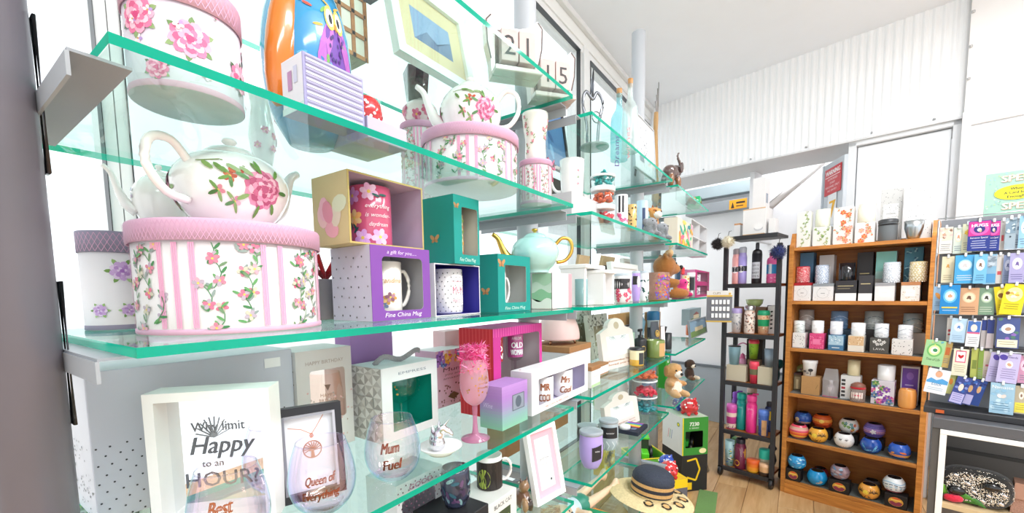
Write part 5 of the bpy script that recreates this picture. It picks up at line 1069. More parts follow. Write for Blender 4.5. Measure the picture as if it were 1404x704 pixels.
pframe('plain white frame with a thick top, at the back of the shelf', SH.w((a+b)/2, .83, z3), b-a, h, .02, 'eeeae6', .1, pic='e9e4de', depth=.025)
def wrap(lab, xl, xr, v, yt, base, art):
    p, r, h = rnd_(xl, xr, 395, v, z3, yt); pf = smooth([(r*.7, 0), (r*.95, h*.25), (r, h*.55), (r*.9, h)]); return turned('travel_tumbler', lab, 'tumbler', p, [('cup', [(0, 0)]+pf, base, 'plastic'), ('clear_lid', [(r*.9, h), (r*.94, h+.004), (r*.9, h+.009), (0, h+.008)], 'dfe9f0', 'tinted')], group='stemless travel tumblers', art=lambda i: art(i, r, h), ref=Prof(pf, r))
wrap('black banded tumbler with pink cherry blossom on white', 841, 866, .548, 379, 'f1edf0', lambda i, r, h: [i.rect(-2.2*r, .75*r, h*.52, h*.9, '2b272b', 10), i.ell(.95*r, h*.68, r*.28, h*.22, 'f6f4f6', 0, 14), [i.flower(rnd.uniform(-1.6, 1)*r, h*rnd.uniform(.1, .48), r*.26, ('d8356a', 'e86a90'), 5) for k in range(12)]])
wrap('lilac tumbler with a white oval label', 866, 878, .57, 375, 'b79be0', lambda i, r, h: [i.rect(-1.2*r, .1*r, h*.6, h*.9, '2b272b', 4), i.ell(.35*r, h*.7, r*.42, h*.2, 'f6f4f6', 0, 14)])
wrap('white tumbler with dark green palm leaves', 876, 890, .553, 375, 'eef2f0', lambda i, r, h: [i.ell(0, h*.68, r*.5, h*.18, 'fbfbfb', 0, 14), [i.leaf(rnd.uniform(-1.6, 1.2)*r, h*rnd.uniform(.05, .9), r*.8, rnd.uniform(0, 6), ('14493f', '1f6a58')[k % 2], .4) for k in range(14)]])
p, r, h = rnd_(889, 918, 393, .552, z3, 374)
turned('sequin_cup', 'rainbow and gold sequinned pouch in front of the brown teddy', 'pouch', p, [('pouch', [(0, 0), (r*.96, 0), (r, .004), (r*.97, h), (r*.9, h), (r*.88, h*.7), (0, h*.7)], ['c9a86a']*2+['b98a78']*4, 'glitter')], art=lambda i: [i.ell(rnd.uniform(-.6, 1.7)*r, h*rnd.uniform(.05, .92), r*.1, r*.1, c, 0, 6) for c in ('8a3fb0', 'c94fa0', 'e0703a', '5f7fd0', 'd8a83a', 'b04f60', '7a52c0')*16], ref=r)
# teddy bear
s = .112; q = at(909, 405, .615, z3)
plush('teddy_bear', 'big brown teddy bear in a pale shirt under a modelled reflection of the giraffe toy, side on', 'soft toy', q, [((0, 0, .62*s), (.52*s, .46*s, .6*s), 'b9cbe4'), ((0, -.05*s, 1.55*s), (.62*s, .56*s, .56*s), 'a4672e'), ((-.0*s, -.52*s, 1.42*s), (.3*s, .3*s, .25*s), 'b0733a'), ((-.45*s, .05*s, 2.03*s), (.2*s, .1*s, .2*s), '9a5f28'), ((.45*s, .05*s, 2.03*s), (.2*s, .1*s, .2*s), '9a5f28'), ((-.3*s, -.62*s, .26*s), (.26*s, .55*s, .26*s), 'a4672e'), ((.34*s, -.62*s, .26*s), (.26*s, .55*s, .26*s), 'a4672e'), ((-.5*s, -.3*s, .78*s), (.18*s, .4*s, .2*s), 'a86c32'), ((.5*s, -.3*s, .78*s), (.18*s, .4*s, .2*s), 'a86c32')], .1*s, math.radians(28),
      eyes=[((-.22*s, -.52*s, 1.68*s), .06*s), ((.22*s, -.52*s, 1.68*s), .06*s), ((0, -.82*s, 1.5*s), .1*s, '120e0c', 1)],
      extra=lambda t: [MB().ball((sg*.22*s, -.25*s, 2.16*s), (.28*s, .14*s, .2*s), 'eeb98a', 10).build('bow', 'fabric', t) for sg in (-1, 1)]+[MB().box(.02*s, .3*s, -1.0*s, -.86*s, 1.15*s, 1.5*s, 'd8303a', b=.004).build('red_heart_tag', 'plastic', t)])  # two peach balls stand in for the giraffe toy's reflection in the glass
# far bay, eye level: blue mug, magenta things, boxes
p, r, h = rnd_(927, 945, 372, .70, z3, 350); r = min(r, .045)
carton('mug_box', 'magenta box beside the teddy carrying the slate blue mug', SH.w(p.x, .66, z3), .10, .1, .10, 'd8408f', art=lambda i, w, h: i.dots(-w*.4, w*.4, .01, h*.9, 16, .005, ('f27ab4', 'b02a70', 'f4a8cc')))
mug('slate blue mug on the magenta box, handle to the far end', SH.w(p.x, .71, z3+.1006), r, .09, '4a6a8c', math.radians(-15))
p, r, h = rnd_(920, 940, 398, .57, z3, 372); p.x += .07; plush('flamingo_toy', 'magenta soft toy slumped between teddy and giraffe print tumbler', 'soft toy', p, [((0, 0, .035), (.04, .04, .04), 'd8287a'), ((.0, -.01, .085), (.03, .03, .03), 'e03a8a'), ((-.02, -.035, .02), (.018, .03, .016), 'c8206a'), ((.02, -.035, .02), (.018, .03, .016), 'c8206a')], .009, -.4, eyes=[((-.012, -.037, .09), .004), ((.012, -.037, .09), .004)])
p, r, h = rnd_(935, 945, 398, .55, z3, 378); turned('tumbler', 'giraffe print tumbler beside the magenta soft toy', 'tumbler', p, [('cup', cyl(r, h), 'f2d9b0', 'plastic')], art=lambda i: [i.ell(rnd.uniform(-2, 2)*r, h*rnd.uniform(.06, .94), r*.3, r*.24, 'd8902e', rnd.random()*3, 6) for k in range(26)], ref=r)
p, r, h = rnd_(942, 953, 395, .552, z3, 374); turned('travel_flask', 'grey travel flask with white lid and black window, far end', 'flask', p, [('flask_body', [(0, 0), (r*.95, 0), (r, .003), (r, h*.85)], '8d8f92', 'plastic'), ('lid', [(r*1.02, h*.84), (r*1.02, h), (0, h)], 'f2f2f2', 'plastic')], art=lambda i: [i.rect(-.7*r, .5*r, h*.3, h*.8, '24262a', 4), i.ell(-.1*r, h*.18, r*.35, h*.1, 'dfe3e4', 0, 12)], ref=r)
a = SH.on(953, 395, .56)[0]; b = SH.on(972, 400, .56)[0]; w = b-a; zb_ = z3
for k, lab in enumerate(('pink mug gift box with a printed mug in its window, lower of two', 'pink mug gift box with a printed mug in its window, stacked upper one')):
    hq = .088
    window_box(lab, SH.w((a+b)/2, .56, zb_), w, .09, hq, 'd83a8a', (.12, .88, .16, .86), inner='f3cfe0', side='e88ab8', group='pink mug gift boxes', name='mug_box', rr=.002)
    mug('white mug with grey lettering in the %s pink box' % ('lower', 'upper')[k], SH.w((a+b)/2-.008, .605, zb_+.0025), .032, hq*.7, 'efe9ee', math.radians(10), lambda i, r, h: [i.ell(-.2*r, h*.5, r*.6, h*.3, '6a5f66', 0, 12), i.text('hello', -.2*r, h*.42, h*.2, 'f4eef2', r*.8)], group='mugs in the pink boxes')
    zb_ += hq+.0006
# hanging clip pack
a = SH.on(969, 420, .50)[0]; b = SH.on(1003, 420, .50)[0]; w = b-a; zt_ = SH.on(985, 397, .50)[1]; zb2 = SH.on(985, 443, .50)[1]; h = zt_-zb2
q = ray(986, 420); q = q*(3.03/q.x); w = .15; h = .20; t = thing('hanging_pack', 'grey and gold blister pack of white clips hanging off the shelf end', 'pack', (q.x, q.y, EYE+q.z-.1), math.atan2(q.y, q.x)-PI/2)
MB().box(-w/2, w/2, 0, .012, 0, h*.8, '6d6f76', b=.003).build('blister', 'plastic', t); MB().box(-w/2, w/2, -.002, .014, h*.8, h, 'f0eee8', b=.001).build('header_card', 'paper', t); MB().box(-w/2-.002, w/2, -.003, .016, -.006, .004, 'd9b45a', b=.001).build('gold_foot', 'paper', t)
m = MB()
for r_ in range(3):
    for c in range(5): m.box(-w*.3+c*w*.15, -w*.3+c*w*.15+w*.1, -.006, 0, h*(.12+.22*r_), h*(.12+.22*r_)+h*.14, 'f6f6f6', b=.001)
m.build('white_clips', 'plastic', t)['kind'] = 'stuff'
ik = Ink(front(-.002)); ik.rect(-w/2, w/2, h*.8, h*.86, 'd9b45a'); ik.text('CLIPS', -.1*w, h*.89, h*.06, '8a7a5a', w*.3); ik.ell(w*.4, h*.9, w*.05, w*.05, 'd9b45a', 0, 10); ik.out('header_print', t)
MB().tube([(0, .006, h*.96), (-.01, .02, h*.99), (-.1, .04, h*.99), (-.2, .06, h*.9)], .002, 'b9bcc0', 6).build('hook', 'metal', t)

# --- waist level, middle and far bays
p, w, h, d = frontbox(793, 818, 482, .66, z4, .2); 
a = 1.235; kb = thing('lamp_box', 'white lamp carton with a kraft lid, carrying the pink dome lamp', 'box', SH.w(a+.085, .62, z4), 0)
hk = SH.on(800, 472, .62)[1]-z4
MB().box(-.085, .085, 0, .17, 0, hk-.02, 'efedf0', b=.001).build('carton', 'paper', kb); MB().box(-.0865, .0865, -.0015, .1715, hk-.02, hk, 'a9794e', b=.001).build('lid', 'kraft', kb)
p = SH.w(a+.085, .705, z4+hk+.0006); r = SH.circ(763, 817, 455, .705)[1]; r = min(r, .082); h = r*1.5
t = thing('dome_lamp', 'pale pink dome lamp on short legs standing on the kraft lid', 'lamp', p, 0)
MB().lathe([(0, .016), (r*.98, .016), (r, .02)]+smooth([(r, .022), (r*.97, h*.45), (r*.8, h*.75), (r*.45, h*.95), (0, h)]), 'f2c8c6', 36).build('dome', 'plastic', t)
for k in range(3): a_ = -PI/2+.5+k*2*PI/3; MB().tube([(r*.7*math.cos(a_), r*.7*math.sin(a_), .017), (r*.8*math.cos(a_), r*.8*math.sin(a_), 0)], .004, 'b98a6a', 6).build('leg', 'metal', t)
def orn(lab, xl, xr, yt, v, tilt=.12):
    a = SH.on(xl, 455, v)[0]; b = SH.on(xr, 455, v)[0]; h = SH.on((xl+xr)/2, yt, v)[1]-z4; a = max(a, 1.15)
    pframe(lab, SH.w((a+b)/2, v, z4), b-a, h, .055, 'd6d2c8', tilt, pic='a89c80', depth=.02, fart=lambda i, w, h: [i.leaf(rnd.uniform(-.48, .42)*w, h*rnd.choice((rnd.uniform(.03, .97), rnd.uniform(.72, .97))), .018, rnd.uniform(0, 6), ('8a8578', 'f4f2ea', '6a665c')[k % 3], .4) for k in range(70)])
orn('ornate grey and white leaf carved frame, partly hidden by the pink lamp', 779, 816, 428, .835)
orn('ornate leaf carved frame with a gold picture behind the white plaque', 812, 838, 431, .775)
a = SH.on(836, 440, .88)[0]; b = SH.on(866, 440, .88)[0]
carton('wooden_tray', 'orange brown wooden tray end showing behind the carved frames', SH.w((a+b)/2, .86, z4), b-a, .03, SH.on(850, 430, .88)[1]-z4, 'd9a06a', mat='kraft')
a = SH.on(843, 465, .74)[0]; b = SH.on(868, 465, .74)[0]; h = SH.on(846, 449, .74)[1]-z4
pframe('black framed envelope print behind the green glass', SH.w((a+b)/2, .73, z4), b-a, h, .008, '2e3036', .1, pic='eef0f2', art=lambda i, w, y0, y1: [i.line(-w*.8, y1-.01, 0, (y0+y1)/2, .003, '8a9096'), i.line(w*.8, y1-.01, 0, (y0+y1)/2, .003, '8a9096')], depth=.012)
def plq(lab, px0, px1, yt, v, z, col='ddd3cc', rz=-.2, w=None):
    a, _ = SH.on(px0, 520 if z > .9 else 600, v); b, _ = SH.on(px1, 520 if z > .9 else 600, v); w = (b-a)*.84; h = (SH.on((px0*.65+px1*.35), yt, v+.02)[1]-z)*1.12
    t = thing('tag_plaque', lab, 'plaque', SH.w((a+b)/2, v, z), rz); X = Matrix.Rotation(-.16, 4, 'X'); q = h*.72
    O = [(-w/2, 0), (w/2, 0), (w/2, q), (w*.44, q+h*.03)]+[(w*.26*math.cos(k*PI/10), q+h*.1+h*.18*math.sin(k*PI/10)) for k in range(11)]+[(-w*.44, q+h*.03), (-w/2, q)]
    MB().prism(O, 0, .02, col, X).build('plaque_board', 'plastic', t)
    MB().box(-.012, .012, .02, .023, 0, h*.8, col, T=Matrix.Translation((0, math.sin(.16)*h*.7+.02, 0)) @ Matrix.Rotation(.1, 4, 'X')).build('easel_leg', 'plastic', t)
    ik = Ink(lambda u, v_, e: tuple(X @ Vector((u, -e, v_))))
    ik.ell(0, q+h*.13, w*.08, h*.075, 'b9a890', 0, 14); ik.rect(-w*.34, w*.34, h*.25, h*.64, 'f4f5f6')
    for k in range(16): a_ = PI+k*PI/15; ik.line(w*.12*math.cos(a_), h*.63+h*.04*math.sin(a_), w*.27*math.cos(a_), h*.63+h*.12*math.sin(a_), .002, '8fa3a3')
    for k in range(5): ik.rect(-w*.2+k*w*.1, -w*.2+k*w*.1+.0016, h*.3, h*.46, '7f8a92')
    ik.text('Remember how', 0, h*.14, h*.035, 'a8683f', w*.72); ik.text('loved you are', 0, h*.07, h*.035, 'a8683f', w*.72); ik.out('printed_verse', t)
plq('white wooden tag shaped plaque with round hole on the waist level shelf', 834, 868, 443, .60, z4)
for xl, xr, yt, v, lab in ((811, 823, 504, .545, 'small white carton with kraft lid and green foot, at the shelf corner'), (822, 834, 501, .60, 'small white carton with kraft lid just behind the one with green foot')):
    a = SH.on(xl, 520, v)[0]; b = SH.on(xr, 520, v)[0]; h = SH.on(xl, yt, v)[1]-z4; a = max(a, 1.155)
    carton('small_carton', lab, SH.w((a+b)/2, v, z4), b-a, .04, h, 'f1efee', lid='a9794e', lid_h=h*.2, art=lambda i, w, h: [i.rect(-w*.3, w*.3, h*.5, h*.53, 'd8d4d2'), i.rect(-w/2+.001, w/2-.001, .002, h*.16, 'b5cfa0' if v < .57 else 'a9794e')], group='small kraft lidded cartons')
p, r, h = rnd_(863, 883, 490, .56, z4, 477)
turned('candle', 'amber and cream candle jar with a black lid, before the pump bottle', 'candle', p, [('jar', [(0, 0), (r*.95, 0), (r, .004), (r, h*.35), (r, h*.88)], ['e0a63a', 'e0a63a', 'e6b24a', 'f0e2b8'], 'ceramic'), ('lid', [(r*1.04, h*.87), (r*1.04, h), (0, h)], '222426', 'plastic')], art=lambda i: i.rect(.0, .9*r, h*.1, h*.75, '3a3c40', 5), ref=r)
p, r, h = rnd_(850, 870, 470, .66, z4, 456); turned('tumbler_glass', 'pale green tinted glass behind the amber candle', 'glass', p, [('glass_wall', cyl(r, h), 'c9e8cf', 'tinted')])
p, r, h = rnd_(869, 887, 485, .61, z4, 450)
t = turned('pump_bottle', 'black hand wash bottle with pump and gold crest', 'bottle', p, [('bottle_body', [(0, 0), (r, 0)]+smooth([(r, .004), (r, h*.55), (r*.8, h*.64), (r*.35, h*.68)]), '26272a', 'glass' if 0 else 'plastic'), ('pump_collar', [(r*.4, h*.67), (r*.4, h*.76), (r*.15, h*.77), (r*.15, h*.9), (0, h*.9)], '1a1a1c', 'plastic')], art=lambda i: [i.ell(.2*r, h*.32, r*.4, h*.1, 'c9a860', 0, 14), i.ell(.2*r, h*.32, r*.3, h*.075, '26272a', 0, 14)], ref=r)
MB().box(-r*.9, r*.35, -r*.22, r*.22, h*.88, h*.97, '1a1a1c', b=.002).build('pump_spout', 'plastic', t)
def tube_pack(lab, xl, xr, yt, v, col, capc, art):
    p, r, h = rnd_(xl, xr, 470, v, z4, yt); t = thing('lotion_tube', lab, 'tube', p, -.3)
    m = MB(); N = 16; vs = []
    for k, (z, sx, sy) in enumerate(((h*.12, 1, .8), (h*.5, 1.02, .6), (h*.95, 1.1, .12), (h, 1.12, .05))): vs += [(r*sx*math.cos(2*PI*i/N), r*sy*math.sin(2*PI*i/N), z) for i in range(N)]
    m.add(vs, [(k*N+i, k*N+(i+1) % N, k*N+N+(i+1) % N, k*N+N+i) for k in range(3) for i in range(N)]+[tuple(range(3*N, 4*N))], col, True); m.build('tube_body', 'plastic', t)
    MB().lathe([(0, 0), (r*.85, 0), (r*.88, h*.12), (0, h*.12)], capc, 16).build('cap', 'plastic', t)
    ik = Ink(lambda u, z, e: (u, -r*(.84-.62*max(0, (z/h-.1)))-.001-e, z)); art(ik, r, h); ik.out('printed_label', t)
def emblem(i, r, h):
    i.ell(0, h*.62, r*.55, r*.55, 'c9a44a', 0, 20); i.ell(0, h*.62, r*.42, r*.42, '3a4148', 0, 18); i.ell(0, h*.61, r*.2, r*.3, 'c9a44a', 0, 12)
    for s_ in (-1, 1): i.path([(s_*r*.12, h*.62-r*.3), (s_*r*.32, h*.62-r*.1), (s_*r*.28, h*.62+r*.25)], r*.09, 'c9a44a')
    i.text('COFFEE', 0, h*.4, h*.03, 'c9c9c9', r*.9)
tube_pack('tall slate grey tube pack with a round gold emblem', 888, 906, 441, .60, '434b54', '1c1e22', emblem)
tube_pack('slim white tube leaning beside the slate one', 904, 913, 448, .57, 'efe6e6', 'e6dede', lambda i, r, h: i.rect(-r*.3, r*.3, h*.4, h*.8, 'f6f0f0'))
a = SH.on(864, 445, .83)[0]; b = SH.on(884, 445, .83)[0]; carton('display_board', 'tall grey panel standing against the bare post', SH.w((a+b)/2-.09, .80, z4), .12, .012, SH.on(874, 424, .83)[1]-z4, '8f9499')
p, r, h = rnd_(887, 904, 445, .76, z4, 427); turned('travel_cup', 'white cup with a blue printed band and dark lid at the back', 'cup', p, [('cup', [(0, 0), (r*.8, 0), (r, h*.7)], 'e4e6ea', 'plastic'), ('lid', [(r*1.05, h*.7), (r*1.05, h*.95), (r*.8, h), (0, h)], '2a6a9a', 'plastic')], art=lambda i: i.rect(-1.5*r, 1.5*r, h*.1, h*.45, '4a4a52', 8), ref=r)
a = SH.on(905, 435, .82)[0]; pl = thing('glass_vase', 'pale blue faceted glass vase at the back of the middle bay', 'vase', (2.62, .84, z4), .2); MB().lathe([(0, 0), (.035, 0), (.055, .12), (.03, .16), (.05, .17)], 'a9cfe4', 6).build('vase_body', 'tinted', pl)
a = SH.on(917, 440, .72)[0]; b = SH.on(943, 440, .72)[0]; carton('gift_bag', 'brown kraft bag with a black label behind the olive mug', SH.w(2.72, .74, z4), .11, .07, SH.on(920, 426, .72)[1]-z4, 'b98a62', mat='kraft', art=lambda i, w, h: i.rect(-w*.45, -w*.1, h*.3, h*.9, '3a3a3e'))
p, r, h = rnd_(908, 921, 470, .58, z4, 457); turned('travel_cup', 'small matt black cup beside the olive mug', 'cup', p, [('cup', cyl(r, h), '202124', 'plastic')])
p, r, h = rnd_(920, 942, 468, .555, z4, 455); p.x = min(p.x, 2.0); mug('olive green mug with a kraft card sleeve, near the shelf edge', p, min(r, .048), h, '7a8a4a', math.radians(20), lambda i, r, h: i.rect(.1*r, 1.1*r, h*.1, h*.85, 'c9a06a', 5))
p, r, h = rnd_(940, 955, 455, .62, z4, 446); p.x = max(p.x, 2.2); mug('orange enamel mug with a printed car, far bay', p, min(r, .05), h, 'd9682e', math.radians(-10), lambda i, r, h: [i.rect(-.8*r, .5*r, h*.2, h*.45, '3a2a22', 5), i.rect(-.5*r, .2*r, h*.45, h*.65, '3a2a22', 4)])
p, r, h = rnd_(938, 954, 446, .76, z4, 437); p.x = 2.84; r = min(r, .06); turned('bowl', 'black stoneware bowl behind the orange mug', 'bowl', p, [('bowl', [(0, 0), (r*.6, 0), (r, h), (r*.92, h), (r*.5, .008), (0, .008)], '222324', 'ceramic')])
a = SH.on(948, 455, .56)[0]; b = SH.on(970, 455, .56)[0]; h = SH.on(950, 440, .56)[1]-z4
pframe('little landscape print in a grey frame at the far end', SH.w((a+b)/2, .56, z4), b-a, h, .006, '8a9096', .12, pic='7fa0b8', art=lambda i, w, y0, y1: [i.rect(-w, w, y0, y0+(y1-y0)*.35, '6a8a4a'), i.rect(-w*.4, w*.6, y0+(y1-y0)*.3, y0+(y1-y0)*.55, 'd8c9a0')])
a = SH.on(946, 430, .8)[0]; b = SH.on(961, 430, .8)[0]; carton('printed_tin', 'square tin with a house picture at the back of the far bay', SH.w((a+b)/2, .8, z4), b-a, .07, SH.on(950, 424, .8)[1]-z4, '9fb4b8', art=lambda i, w, h: [i.rect(-w*.4, w*.4, h*.1, h*.4, '6f8a4a'), i.rect(-w*.2, w*.3, h*.35, h*.6, 'e8d8b0'), i.poly([(-w*.25, h*.6), (w*.35, h*.6), (.05*w, h*.8)], '9a4a3a')])

# --- thigh level, middle and far bays
a = 1.16; b = 1.62; carton('shipping_carton', 'large brown cardboard carton at the back behind the wine tumblers', SH.w(1.40, .83, z5), .48, .08, .22, 'a97c55', mat='kraft', art=lambda i, w, h: [i.rect(.02, .06, .02, .05, 'efe8e0'), [i.rect(.025+.003*k, .0262+.003*k, .025, .045, '3a3a3a') for k in range(10)], i.ell(-.1, h*.7, .012, .003, '4a3222'), i.ell(.1, h*.4, .01, .003, '4a3222')])
def wt(lab, xl, xr, py, v, yt, body, band, metal='plastic', tilt=0):
    p, r, h = rnd_(xl, xr, py, v, z5, yt); pf = smooth([(r*.62, 0), (r*.9, h*.2), (r, h*.5), (r*.95, h*.9)]); t = thing('wine_tumbler', lab, 'tumbler', p, 0, 'insulated wine tumblers')
    MB().lathe([(0, 0)]+pf, body, 30).build('cup', metal, t); MB().lathe([(r*.95, h*.9), (r*1.0, h*.92), (r*1.0, h*.985), (r*.9, h), (r*.5, h*.985), (0, h*.985)], 'c9d3d8', 30).build('clear_lid', 'tinted', t)
    MB().lathe([(r*.92, h*.895), (r*.97, h*.9), (r*.97, h*.915), (r*.92, h*.92)], 'b9bcc2', 30).build('steel_rim', 'metal', t)
    ik = Ink(lambda u, v_, e: round_(Prof(pf, r))(u, v_, e+.0014)); band(ik, r, h); face(ik.out('label', t), p, 0, .85)
wt('lilac wine tumbler with a tilted black label, front of the three', 794, 827, 615, .555, 590, 'b5a0e2', lambda i, r, h: [i.rect((-.1+.15*k)*r, (.05+.15*k)*r, h*(.24+.012*k), h*(.62+.012*k), '26262c', 2) for k in range(6)]+[i.rect(.75*r, .78*r, h*.3, h*.5, '26262c'), i.text('wine', .35*r, h*.5, h*.05, 'e6e6ea', r*.4)])
wt('charcoal wine tumbler behind the lilac one', 791, 820, 590, .66, 583, '3a3f4c', lambda i, r, h: i.rect(-.5*r, .9*r, h*.4, h*.7, '1a1b20', 6))
wt('marbled grey wine tumbler with a wide black label', 821, 848, 595, .565, 575, 'a9b8c0', lambda i, r, h: [[i.path([(u*r, h*.05), (u*r+.2*r, h*.2), (u*r-.1*r, h*.35)], .003, 'dfe8ec') for u in (-.8, -.3, .3, .8)], i.rect(-1.0*r, .8*r, h*.45, h*.8, '1c1d22', 8), i.text('tumbler', 0, h*.6, h*.05, 'e6e6ea', r*.8)])
plq('white tag shaped plaque with a scalloped picture, beside the wine tumblers', 838, 872, 543, .60, z5, 'e0d8d2')
plq('white tag shaped plaque standing farther back at the sweet jars', 846, 866, 527, .74, z5, 'dcd4ce')
p, r, _ = pos(SH, 866, 902, 550, .60, z5); zz = z5
for k, (lab, col) in enumerate((('clear jar of teal sweets, lowest of the lower stack', '1f8f9c'), ('clear jar of crimson sweets, middle of the lower stack', 'd8284a'), ('clear jar of orange sweets with a domed lid, top of the lower stack', 'e0683a'))):
    hj = .078; rr = min(r, .07)
    t = thing('sweet_jar', lab, 'jar', Vector((p.x, p.y, zz)), 0, 'stacked sweet jars on the lower shelf')
    MB().lathe([(0, 0), (rr*.9, 0), (rr, .006), (rr, hj*.9), (rr*.94, hj*.95)], 'fafafa', 26).build('clear_jar', 'glass', t)
    MB().lathe([(0, hj*.94), (rr*.97, hj*.94), (rr*.97, hj*.99), (0, hj*.99)] if k < 2 else smooth([(rr*.97, hj*.94), (rr*.9, hj*1.1), (rr*.5, hj*1.22), (0, hj*1.25)]), 'eef1f2', 26).build('lid', 'plastic' if k < 2 else 'glass', t)
    m = MB()
    for q in range(60):
        a = rnd.uniform(0, 6.28); q_ = rr*.78*math.sqrt(rnd.random()); zc = rnd.uniform(.01, hj*.55); m.ball((q_*math.cos(a), q_*math.sin(a), zc), (.014, .008, .007), col, 6, rot=Matrix.Rotation(rnd.uniform(0, 3), 3, 'Z') @ Matrix.Rotation(rnd.uniform(-.6, .6), 3, 'Y'))
    m.build('wrapped_sweets', 'plastic', t)['kind'] = 'stuff'; zz += hj*.995
a = 1.90; b = 2.04; h = .17
carton('lamp_box', 'white carton with kraft top and foot beside the sweet jars', SH.w((a+b)/2, .70, z5), b-a, .12, h, 'f0eeec', lid='b98a5a', lid_h=.012, art=lambda i, w, h: i.rect(-w/2+.001, w/2-.001, .001, .012, 'b98a5a'))
t = carton('ring_pack', 'flat dark navy pack with a white roll and rainbow swatches, lying down', SH.w(*[SH.on(880, 584, .52)[0], .515], z5), .13, .10, .016, '23283c', topart=lambda i, w, d: [i.rect(-w*.02+k*w*.07, w*.04+k*w*.07, d*.15, d*.8, c) for k, c in enumerate(('e0503a', 'e8a83a', 'f0d848', '5fae4a', '3f8fd0', '6a4fb0', 'b04fa0'))]+[i.rect(-w*.3, -w*.08, d*.2, d*.4, '5a6480')])
MB().lathe([(0, 0), (.022, 0), (.022, .014), (.008, .014), (0, .010)], 'f4f4f4', 18, Matrix.Translation((-.04, .062, .016))).build('tape_roll', 'paper', t)
# far bay soft toys
s = .1; q = at(922, 545, .565, z5); q.x = max(q.x, 2.24)
plush('dog_toy', 'tan and cream plush dog sitting on the far thigh level shelf edge', 'soft toy', q, [((0, 0, .55*s), (.46*s, .42*s, .58*s), 'd2a878'), ((0, -.16*s, .5*s), (.34*s, .34*s, .45*s), 'efe2ce'), ((0, -.06*s, 1.4*s), (.48*s, .44*s, .44*s), 'c9975f'), ((0, -.44*s, 1.25*s), (.24*s, .24*s, .2*s), 'f3eadb'), ((-.44*s, .02*s, 1.4*s), (.15*s, .14*s, .36*s), 'b07f4c'), ((.44*s, .02*s, 1.4*s), (.15*s, .14*s, .36*s), 'b07f4c'), ((-.3*s, -.55*s, .2*s), (.22*s, .44*s, .2*s), 'd2a878'), ((.3*s, -.55*s, .2*s), (.22*s, .44*s, .2*s), 'd2a878'), ((-.42*s, -.3*s, .72*s), (.15*s, .32*s, .15*s), 'c9975f'), ((.42*s, -.3*s, .72*s), (.15*s, .32*s, .15*s), 'c9975f')], .085*s, math.radians(-35), eyes=[((-.18*s, -.46*s, 1.48*s), .05*s), ((.18*s, -.46*s, 1.48*s), .05*s), ((0, -.67*s, 1.3*s), .08*s, '1a1412', 1)])
s = .072; q = at(953, 505, .58, z5); q.x = min(max(q.x, 2.6), 2.88)
plush('dog_toy', 'small chocolate brown plush dog sitting at the far shelf end', 'soft toy', q, [((0, 0, .55*s), (.46*s, .42*s, .58*s), '3a2418'), ((0, -.06*s, 1.4*s), (.46*s, .44*s, .44*s), '3f281a'), ((0, -.42*s, 1.25*s), (.22*s, .22*s, .18*s), 'e8dccb'), ((-.44*s, .02*s, 1.4*s), (.14*s, .14*s, .34*s), '2a1810'), ((.44*s, .02*s, 1.4*s), (.14*s, .14*s, .34*s), '2a1810'), ((-.3*s, -.55*s, .2*s), (.22*s, .4*s, .2*s), '6a4428'), ((.3*s, -.55*s, .2*s), (.22*s, .4*s, .2*s), 'e0cdb4')], .085*s, math.radians(-30), eyes=[((-.17*s, -.44*s, 1.48*s), .05*s), ((.17*s, -.44*s, 1.48*s), .05*s), ((0, -.64*s, 1.3*s), .07*s, '0c0a08', 1)])
q = at(897, 520, .76, z5); carton('picture_book', 'bright green and pink flowered box behind the tan plush dog', SH.w(2.0, .80, z5), .08, .05, .2, '7fb85a', art=lambda i, w, h: [i.flower(rnd.uniform(-.4, .4)*w, h*rnd.uniform(.1, .9), w*.16, c, 5) for c in (('f06a9a', 'f8a0c0'), ('f0d048', 'f6e28a'), ('ee8a4a', 'f4b080'))*4])
carton('gift_box', 'slate blue box behind the tan plush dog', SH.w(2.42, .68, z5), .12, .09, .19, '7f8fae', art=lambda i, w, h: [i.rect(w*.3, w*.42, h*.2, h*.8, '3f5fa8'), i.rect(-w*.4, w*.2, h*.2, h*.7, '94a2bc')])
carton('gift_box', 'tall green box with a white disc on the far thigh level shelf', SH.w(2.58, .64, z5), .1, .08, .21, '3fae3a', art=lambda i, w, h: [i.ell(0, h*.8, w*.22, w*.22, 'f0f4f0', 0, 16), i.ell(0, h*.8, w*.14, w*.14, '3fae3a', 0, 14)])
carton('gift_box', 'mauve box beside the tall green one', SH.w(2.70, .66, z5), .08, .08, .2, 'a87fc0', art=lambda i, w, h: i.flower(0, h*.15, w*.35, ('f0d848', 'f6e27a'), 6))

